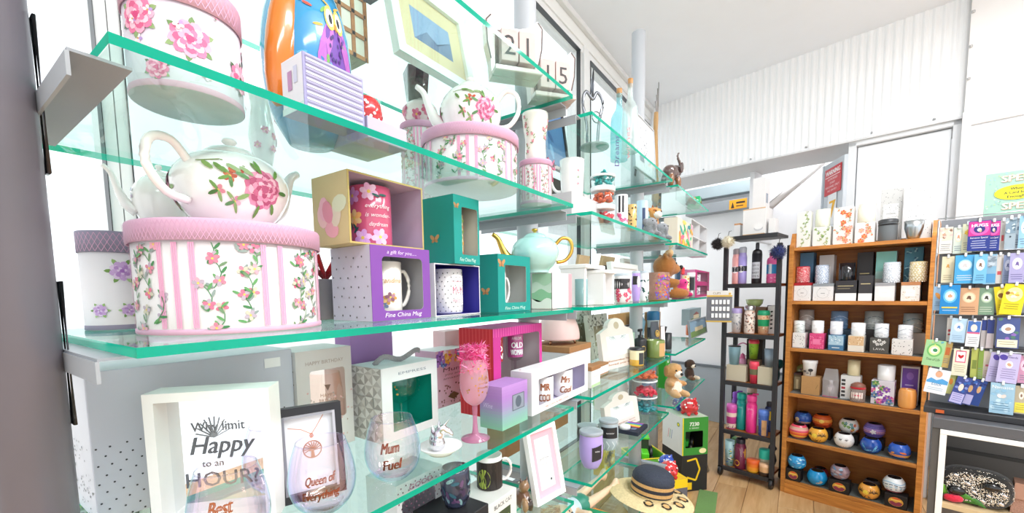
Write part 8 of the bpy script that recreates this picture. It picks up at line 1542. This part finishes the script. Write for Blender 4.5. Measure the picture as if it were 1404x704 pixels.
card('white and blue picture card on the fourth tier', 1326, 1345, 440, 476, -.026, 'f0f0f4', lambda i, w, h: [i.rect(-w*.46, w*.46, h*.55, h*.98, '3f6fb8'), i.ell(0, h*.72, w*.24, h*.14, 'e6d8d0', 0, 14), i.rect(-w*.46, w*.46, h*.5, h*.56, 'd05a80'), lines(i, w, h, 4)], .04)
card('grey print card end on in the fourth tier', 1345, 1354, 437, 478, -.006, 'c9c4c4', lambda i, w, h: i.rect(-w*.45, w*.45, h*.6, h*.95, '2a3f8a'))
card('navy topped card on the fourth tier', 1353, 1363, 437, 478, -.012, 'd0c8cc', lambda i, w, h: i.rect(-w*.48, w*.48, h*.5, h*.97, '24387f'))
card('purple galaxy card with a pale oval at the fourth tier end', 1366, 1398, 436, 478, -.03, '4f5f9a', lambda i, w, h: [sw2(i, w, h, ('8a6ab8', '2f3f7a', '6fa0c8', '4f7a6a'), .3, .95), i.ell(0, h*.64, w*.3, h*.16, 'dfe6f4', 0, 18), i.ell(0, h*.63, w*.14, h*.06, 'b08a70', .3), i.rect(-w*.44, w*.44, h*.03, h*.28, 'ece6c8'), lines(i, w, h, 2, '8a8468', .2)])
card('green tree of life card leaning out on the fifth tier', 1269, 1297, 467, 503, -.05, 'a9d8a0', lambda i, w, h: [[i.ell(0, h*.62, w*.38*s, h*.26*s, c, 0, 18) for s, c in ((1, '6fb86a'), (.75, 'd0e8a0'), (.5, 'f8fbe4'))], i.ell(.04*w, h*.62, w*.12, h*.07, '2f8a5a', .4), i.text('Tree of Life', 0, h*.22, h*.1, '3f6a4a', w*.7, .2), i.dots(-w*.45, w*.45, h*.8, h*.97, 10, w*.03, ('2f9ad0', '5fc0e0', 'f0e060'))], .1)
card('yellow and tan card tucked behind the tree of life card', 1296, 1306, 470, 505, -.01, 'e0c078', lambda i, w, h: [i.rect(-w*.3, w*.3, h*.5, h*.8, 'd0703a'), lines(i, w, h, 3)], .1)
card('white card with a framed red heart on the fifth tier', 1307, 1328, 479, 516, -.03, 'f4f0d8', lambda i, w, h: [i.rect(-w*.34, w*.34, h*.5, h*.94, 'd05a80'), i.rect(-w*.28, w*.28, h*.54, h*.9, 'e8f0ec'), i.ell(-.06*w, h*.72, w*.1, h*.08, 'c0182c', .5), i.ell(.07*w, h*.72, w*.1, h*.08, 'c0182c', -.5), lines(i, w, h, 4, 'b8b090', .38)], .04)
card('olive and yellow card end on in the fifth tier', 1331, 1341, 478, 518, -.008, 'c4cc6a', lambda i, w, h: i.rect(-w*.3, w*.3, h*.3, h*.6, '7a8a3a'))
card('green leaf card end on in the fifth tier', 1341, 1348, 479, 520, -.012, '8aa84a')
card('cream card with pink print on the fifth tier', 1347, 1367, 482, 524, -.004, 'eee4d4', lambda i, w, h: [i.rect(-w*.3, w*.1, h*.5, h*.56, 'd86a7a'), lines(i, w, h, 5, 'd8a0a0')])
card('lilac butterfly card standing behind on the fifth tier', 1358, 1376, 484, 525, -.022, 'c4bce4', lambda i, w, h: [i.ell(-.05*w, h*.84, w*.24, h*.1, '4a3a9a', .4), lines(i, w, h, 5, '8a80b8', .5)], .1)
card('broad lilac butterfly card with a dark wing at the fifth tier end', 1370, 1399, 485, 526, -.04, 'cec6ec', lambda i, w, h: [i.ell(-.3*w, h*.85, w*.2, h*.1, '4a3a9a', .5), i.ell(.02*w, h*.62, w*.18, h*.12, 'f2eef8', 0, 14), i.ell(.02*w, h*.62, w*.1, h*.06, 'c9a080', .5), i.text('Friends', .12*w, h*.84, h*.07, '4a3a8a', w*.5), lines(i, w, h, 5, '8a80b8', .45)], .06)
card('pink card cut off at the fifth tier end', 1396, 1412, 488, 526, -.02, 'dfa4c4', charm(('f0cfe0',), '8a4a70'))
card('blue hill card lettered luck leaning out on the lowest tier', 1273, 1304, 507, 541, -.055, 'eef4fa', lambda i, w, h: [i.poly([(-w*.48, h*.5), (-w*.3, h*.62), (-.05*w, h*.55), (w*.2, h*.64), (w*.48, h*.56), (w*.48, h*.42), (-w*.48, h*.42)], '4f9fd8'), i.ell(0, h*.8, w*.16, h*.13, 'dca888', 0, 14), i.text('Luck', 0, h*.34, h*.13, '3f7fb0', w*.45, .2), lines(i, w, h, 2, 'a8bccc', .22)], .14)
card('yellow and green card behind the luck card', 1300, 1311, 512, 541, -.02, 'd8dc90', lambda i, w, h: i.ell(0, h*.6, w*.25, h*.15, 'e8903a'), .1)
card('leaf green card on the lowest tier', 1310, 1323, 514, 545, -.01, '8aa85a', charm(('b0c88a',), '3a4a2a', '4a5a34'))
card('midnight blue fairy card, frontmost of the fanned three', 1312, 1332, 518, 556, -.045, '3f4f9a', lambda i, w, h: [sw2(i, w, h, ('1f2f70', '7f8fd0', '2a5fb0'), .5, .95), i.ell(0, h*.62, w*.18, h*.14, 'e6d8cc', 0, 12), i.rect(-w*.44, w*.44, h*.03, h*.4, 'b8b4e0'), lines(i, w, h, 4, '6a6ab0')], .22)
card('midnight blue fairy card, middle of the fanned three', 1326, 1343, 520, 557, -.032, '3a4a94', lambda i, w, h: [sw2(i, w, h, ('1f2f70', '7f8fd0', '2a5fb0'), .5, .95), i.ell(0, h*.62, w*.18, h*.14, 'd0a878', 0, 12), i.rect(-w*.44, w*.44, h*.03, h*.4, 'b0acd8')], .2)
card('midnight blue fairy card, hindmost of the fanned three', 1338, 1354, 522, 558, -.02, '2f4f9c', lambda i, w, h: [sw2(i, w, h, ('1f2f70', '6fa0d0', '2a5fb0'), .4, .95), i.ell(0, h*.62, w*.18, h*.14, 'e0b080', 0, 12)], .2)
card('pale blue namaste card on the lowest tier', 1357, 1391, 526, 568, -.045, 'a9cfe4', lambda i, w, h: [sw2(i, w, h, ('c4e0ee', '8fbcd8'), .1, .95), i.text('Namaste', 0, h*.82, h*.1, 'f6fafc', w*.86), i.ell(-.1*w, h*.58, w*.1, h*.07, 'efe8e4', .5), i.ell(.06*w, h*.58, w*.1, h*.07, 'e2d4cc', -.5), lines(i, w, h, 4, '5f8aa8')])
card('yellow and grey charm card at the lowest tier end', 1391, 1409, 530, 568, -.035, 'c9bda0', lambda i, w, h: [i.rect(-w*.46, w*.46, h*.04, h*.4, 'ecdc50'), i.ell(0, h*.66, w*.2, h*.14, 'f0e8da', 0, 12), i.ell(0, h*.66, w*.08, h*.06, '8a6a5a'), lines(i, w, h, 3, 'a89a40', .3)])
# special cards poster standing over the rack
a, z1 = RK.on(1352, 240, .05); _, z0 = RK.on(1352, 296, .05); w = .26; h = z1-z0; z0 = zt0-.0
t = thing('header_sign', 'mint green header sign for special cards, standing over the rack', 'sign', RK.w(a+w/2, .046, z0+.0006), BACKDIR); h = z1-z0
MB().box(-w/2, w/2, 0, .004, 0, h, 'b4dccb', b=.001).build('sign_board', 'paper', t)
ik = Ink(front(0)); ik.dots(-w*.49, w*.49, h*.02, h*.98, 160, .0022, ('d0ecd8', '9fd0c0', 'c4e4a8', 'a8d0d8'))
for s, c, dx in (('SPECIAL', 'c98a5a', .001), ('SPECIAL', 'f4ead4', 0)): ik.text(s, -.16*w+dx, h*.76-dx, h*.15, c, w*.42, bold=.12)
for s, c, dx in (('SPECIAL', 'c98a5a', .001), ('SPECIAL', 'f4ead4', 0)): ik.text(s, -.14*w+dx, h*.12-dx, h*.15, c, w*.42, bold=.12)
for s, c, dx in (('FOR', 'c98a5a', .001), ('FOR', 'f4ead4', 0)): ik.text(s, .25*w+dx, h*.42-dx, h*.15, c, w*.2, bold=.12)
ik.ell(-.24*w, h*.5, w*.18, h*.17, 'f0e030', 0, 24)
for k, s in enumerate(('When', 'A Card Isn\'t', 'Enough')): ik.text(s, -.24*w, h*(.56-.09*k), h*.055, '3a5a3a', w*(.1, .2, .14)[k], bold=.1)
ik.out('lettering', t)

# ---------------------------------------------------------------- lowest glass shelf and floor stacks under the far bays
z6 = zt(6)
t = thing('straw_hat', 'straw sun hat with black and tan bands and leopard stitching on the brim', 'hat', SH.w(1.665, .475, z6+.012), math.radians(-20))
T_ = Matrix.Translation((0, 0, .02)) @ Matrix.Rotation(math.radians(4), 4, 'X') @ Matrix.Rotation(math.radians(7), 4, 'Y')
R_ = .165; cr = .08
pf = []; cols = []
br = [(R_*(1-.54*k/9), .012+.018*math.sin(k/9*PI*.9)+.004*(k % 2)) for k in range(10)]
MB().lathe(br+[(cr, .034)], 'e2cd9c', 44, T_).build('brim', 'straw', t)
cpf = [(cr+.001+.002*(k % 2)-(.02*max(0, (k-8)/5)**2 if k > 8 else 0), .034+.0068*k) for k in range(13)]+[(cr*.68, .125), (cr*.38, .13), (0, .132)]
ccol = ['2c2c34', 'cfa368', 'cfa368', '2c2c34', '2c2c34', 'cfa368', 'cfa368', '2f3440', '343a48', '343a48', '343a48', '343a48', '343a48', '343a48', '343a48']
MB().lathe(cpf, ccol, 44, T_).build('crown', 'straw', t)
ik = Ink(lambda u, v, e: tuple(T_ @ Vector((u*math.cos(v), u*math.sin(v), .03+e*4-.018*max(0, (u-cr)/(R_-cr))*.6+.006))))
for k, a_ in enumerate((-2.6, -2.05, -1.5, -.95, -.4, .2)):
    for (du, dv, c) in ((0, 0, '2a2620'), (.0, .0, 'd0a468')):
        s_ = 1 if c == '2a2620' else .62; m_ = [(cr+.04+.022*s_*math.cos(q), a_+.16*s_*math.sin(q)) for q in (2*PI*j/12 for j in range(12))]; ik.poly(m_, c)
ik.out('leopard_stitching', t)
# doll lying with blonde hair
t = thing('doll', 'doll with blonde hair lying on its back, both bare legs raised', 'doll', SH.w(1.42, .70, z6), math.radians(-16))
m = MB(); blob(m, [((-.085, -.02, .045), (.045, .045, .043), 'efc9a8'), ((-.02, 0, .045), (.05, .045, .038), 'd8e6f2'), ((.04, 0, .045), (.045, .045, .038), '3f8f7a')]+[((.06+.022*k, -.025, .045+.003*k), .022-.0012*k, 'f2cfae') for k in range(8)]+[((.06+.021*k, .03, .05+.006*k), .022-.0012*k, 'f2cfae') for k in range(8)]+[((.235, -.028, .072), (.018, .016, .03), 'f2cfae'), ((.228, .03, .098), (.018, .016, .03), 'f2cfae')]+[((-.02-.002*k, -.05-.012*k, .05+.004*k), .014, 'f2cfae') for k in range(6)], .008)
m.build('body', 'plastic', t)
hr_ = MB()
for k in range(260):
    a_ = rnd.uniform(0, 6.28); e_ = rnd.uniform(-.3, 1.4); d = Vector((-abs(math.cos(e_))*.7+.25*math.cos(a_), math.cos(e_)*math.sin(a_), math.sin(e_)*.8)).normalized(); p0 = Vector((-.095, -.015, .048))+d*.04; p1 = p0+Vector((-.045+rnd.uniform(-.03, .03), rnd.uniform(-.035, .035), rnd.uniform(-.03, .02))); s_ = d.orthogonal().normalized()*.003
    p1.z = max(p1.z, .004); hr_.add([p0-s_, p0+s_, p1], [(0, 1, 2)], rnd.choice(('d8b078', 'c99a5c', 'e6c690', 'b98a50')))
hr_.build('hair', 'fabric', t)['kind'] = 'stuff'
for y_ in (-.035, -.05): MB().ball((-.072, y_-.012, .07), (.005, .004, .006), '3a4a5a', 8).build('eye', 'plastic', t)
MB().ball((-.058, -.062, .058), (.005, .004, .005), 'e8b898', 8).build('nose', 'plastic', t); MB().ball((-.052, -.058, .047), (.006, .003, .003), 'c9606a', 8).build('mouth', 'plastic', t)
cols = ('1f9a6a', 'e8903a', '2f5f90', 'c8405a', 'e8d8b0')
for k in range(5):
    carton('activity_book', ('green covered activity book lying topmost before the straw hat', 'orange covered activity book under the green one', 'navy covered activity book, third of the lying pile', 'crimson covered activity book, fourth of the lying pile', 'cream covered activity book at the foot of the pile')[k], SH.w(1.37+.006*k, .515, z6+.0085*(4-k)), .19, .13, .008, cols[k], math.radians((6, -4, 9, -8, 2)[k]), group='activity books in a lying pile', topart=lambda i, w, d: [i.ell(rnd.uniform(-.4, .4)*w, d*rnd.uniform(.1, .9), .018, .012, c, rnd.random()*3) for c in ('f4f0e6', '2a2a2a', 'd8a83a', 'e05a6a', '5fb0d0', 'f4f0e6')])
# toy boxes stacked on the floor under the far bay
def stack(name, label, px0, px1, yt, yb, v, d, col, **kw):
    a, z1 = SH.on(px0, yt, v); b, _ = SH.on(px1, yb, v); z0 = SH.on(px0, yb, v)[1]; return SH.w((a+b)/2, v, z0), b-a, z1-z0
zj = .245; jr = math.radians(-45); jc = Vector((2.81, .6)); jd = lambda x, y: jc+Vector((math.cos(jr), math.sin(jr)))*x+Vector((-math.sin(jr), math.cos(jr)))*y
def jdp(y, z): q = jd(.0925, y); return Vector((q.x, q.y, z))
tb = window_box('green tractor toy box with white back panel and an open window', jdp(.0, zj), .185, .24, .25, '3f9a3a', (.12, .80, .20, .64), jr, side='f2f3ef', inner='2a2c26', name='toy_box', top='cfe6c8', art=lambda i, w, h: [i.text('7230', -.05*w, h*.78, h*.1, 'f4f8f0', w*.36, bold=.08), i.text('R SERIES', -.05*w, h*.7, h*.04, 'd8ead0', w*.36), i.rect(-w*.5, -w*.46, 0, h, 'f0d820'), i.ell(w*.3, h*.1, w*.14, h*.07, 'f0e8b0', 0, 16)], sideart=lambda i, w, h: [i.ell(w*.8, h*.78, .016, .014, '2f7a34', 0, 14), i.ell(w*.8, h*.78, .011, .009, 'f0d820', 0, 12), [i.path([(w*.3+.02*k, h*.3), (w*.34+.02*k, h*.55)], .004, ('d8404a', '4a8a5a', '3a6ab0')[k]) for k in range(3)]])
def tractor(label, p, s, rz, green='2f9a34', group=None):
    t = thing('toy_tractor', label, 'toy', p, rz, group)
    MB().box(-.5*s, .25*s, -.16*s, .16*s, .3*s, .62*s, green, b=.04*s).build('bonnet', 'plastic', t)
    MB().box(.1*s, .6*s, -.2*s, .2*s, .3*s, 1.05*s, '2a3a2a', b=.03*s).build('cab', 'plastic', t); MB().box(.06*s, .64*s, -.24*s, .24*s, 1.05*s, 1.12*s, green, b=.02*s).build('roof', 'plastic', t)
    for x, r in ((-.36, .22), (.4, .34)):
        for y in (-.3, .3):
            w_ = MB().lathe([(r*.55*s, -.08*s), (r*.95*s, -.08*s), (r*s, -.05*s), (r*s, .05*s), (r*.95*s, .08*s), (r*.55*s, .08*s), (r*.55*s, -.08*s)], '1c1c1c', 18, Matrix.Translation((x*s, y*s, r*s)) @ Matrix.Rotation(PI/2, 4, 'X')).build('wheel', 'plastic', t)
            MB().lathe([(0, -.085*s), (r*.52*s, -.07*s), (r*.54*s, .07*s), (0, .085*s)], 'f0d020', 14, Matrix.Translation((x*s, y*s, r*s)) @ Matrix.Rotation(PI/2, 4, 'X')).build('hub', 'plastic', w_)
    return t
tractor('dark green toy tractor with yellow hubs inside the window box', jdp(.1, zj+.003), .11, jr+.9)
carton('toy_box', 'black and yellow toy carton under the green tractor box', jdp(.0, 0), .185, .24, .2445, '2a2a2a', jr, art=lambda i, w, h: [i.path([(-w*.3, h*.85), (w*.05, h*.9), (w*.2, h*.6), (w*.05, h*.3), (-w*.3, h*.4)], .012, 'f0c818'), i.rect(-w*.4, -w*.1, h*.05, h*.25, 'f0c818')])
def pig(label, p, r, col, spots='f8f4f0', rz=-.6):
    t = thing('piggy_bank', label, 'ornament', p, rz, 'spotted piggy banks'); h = r*1.7
    m = MB(); blob(m, [((0, 0, r*.95), (r, r*.9, r*.85), col), ((0, -r*.85, r*.85), (r*.32, r*.3, r*.28), col)]+[((sx*r*.5, sy*r*.45, r*.18), (r*.22, r*.22, r*.22), col) for sx in (-1, 1) for sy in (-1, 1)]+[((sx*r*.45, -r*.35, r*1.7), (r*.2, r*.1, r*.24), col) for sx in (-1, 1)], r*.11); m.build('body', 'ceramic', t)
    d = MB()
    for k in range(46):
        v = Vector((rnd.gauss(0, 1), rnd.gauss(0, 1), rnd.gauss(0, 1))).normalized()
        if v.z < -.4: continue
        c = Vector((v.x*r*1.0, v.y*r*.9, v.z*r*.85+r*.95)); d.lathe([(0, .0016), (r*.1, .0008), (r*.1, -.002)], spots, 8, Matrix.Translation(c) @ v.to_track_quat('Z', 'Y').to_matrix().to_4x4())
    d.build('white_spots', 'ceramic', t)['kind'] = 'stuff'
    for sx in (-1, 1): MB().ball((sx*r*.28, -r*.82, r*1.2), r*.06, '1a1414', 8).build('eye', 'plastic', t)
pig('red polka dot piggy bank on top of the green tractor box', jdp(.07, zj+.2506), .062, 'd02a30')
pig('blue polka dot piggy bank on the tractor box, behind the red one', jdp(.19, zj+.2506), .05, '2f4fb4')
carton('toy_box', 'grey and black toy carton with a yellow rim, carrying two piggy banks', SH.w(2.20, .50, 0), .15, .16, .345, '6a6a72', math.radians(-40), top='f0c818', sideart=lambda i, w, h: [i.ell(rnd.uniform(.02, w-.02), h*rnd.uniform(.1, .8), .02, .012, c, rnd.random()*3) for c in ('4a4a50', '8a8a92', 'c9a040')*6], art=lambda i, w, h: [i.rect(-w/2+.001, w/2-.001, h*.86, h, 'f0c818'), i.text('CAT', -.2*w, h*.88, h*.09, '2a2a20', w*.2)])
pig('red polka dot piggy bank on the yellow rimmed carton', SH.w(2.20, .535, .3456), .052, 'd02a30')
pig('blue polka dot piggy bank on the yellow rimmed carton, behind', SH.w(2.315, .575, .3456), .044, '2f4fb4')
t = thing('toy_tray', 'yellow edged green toy tray on a white post stand holding a lime tractor', 'tray', SH.w(2.42, .72, .03), math.radians(-45))
MB().box(-.09, .09, -.07, .1, -.03, .27, 'e8e8e4', b=.003).build('carton_stand', 'paper', t)
m = MB(); m.box(-.1, .1, -.08, .11, .2705, .275, '4fae3a'); m.box(-.1, .1, -.08, -.075, .275, .335, '6fc048'); m.box(-.1, -.095, -.075, .11, .275, .335, '6fc048'); m.box(.095, .1, -.075, .11, .275, .335, '6fc048'); m.box(-.095, .095, .105, .11, .275, .335, '6fc048'); m.build('tray', 'plastic', t)
m = MB(); m.tube([(-.1, -.08, .337), (.1, -.08, .337), (.1, .11, .337), (-.1, .11, .337)], .004, 'f0d820', 6, closed=True); m.build('yellow_rim', 'plastic', t)
ik = Ink(front(-.08)); ik.ell(-.05, .305, .016, .013, 'f0d820', 0, 14); ik.ell(-.05, .305, .011, .009, '2f7a34', 0, 12); ik.out('printed_badge', t)
tractor('lime green toy tractor sitting in the yellow edged tray', SH.w(2.43, .73, .3062), .13, .4, '5fd02a')
carton('toy_box', 'yellow and tan dinosaur picture box standing behind the straw hat', SH.w(1.90, .74, z6), .15, .05, .13, 'e6c24a', art=lambda i, w, h: [i.ell(rnd.uniform(-.4, .4)*w, h*rnd.uniform(.1, .9), w*.12, h*.08, c, rnd.random()*3) for c in ('8a6a3a', 'b0904a', '5a4a2a', 'efe0b0', 'f0d020')*5])
# dishes on the floor at the end of the shelves and a mat
t = thing('floor_mat', 'green felt mat on the floor by the toy boxes', 'mat', SH.w(2.72, .40, 0), .1); MB().box(-.3, .2, -.02, .09, .0003, .006, '5f8f3a', b=.002).build('mat_sheet', 'fabric', t)
q = onz(955, 640, 0)
for k, (dx, dy, r_, lab) in enumerate(((.10, .24, .085, 'steel pet bowl on the floor, leaning on the toy boxes'), (.28, .30, .075, 'smaller steel pet bowl on the floor behind the first'))):
    turned('pet_bowl', lab, 'bowl', SH.w(3.15+dx, .55+dy-.2, 0), [('bowl', [(0, .004), (r_*.9, 0), (r_, .006), (r_*.82, .05), (r_*.86, .055), (r_*.78, .05), (r_*.7, .012), (0, .01)], 'b9bdc0', 'metal')], group='steel pet bowls')
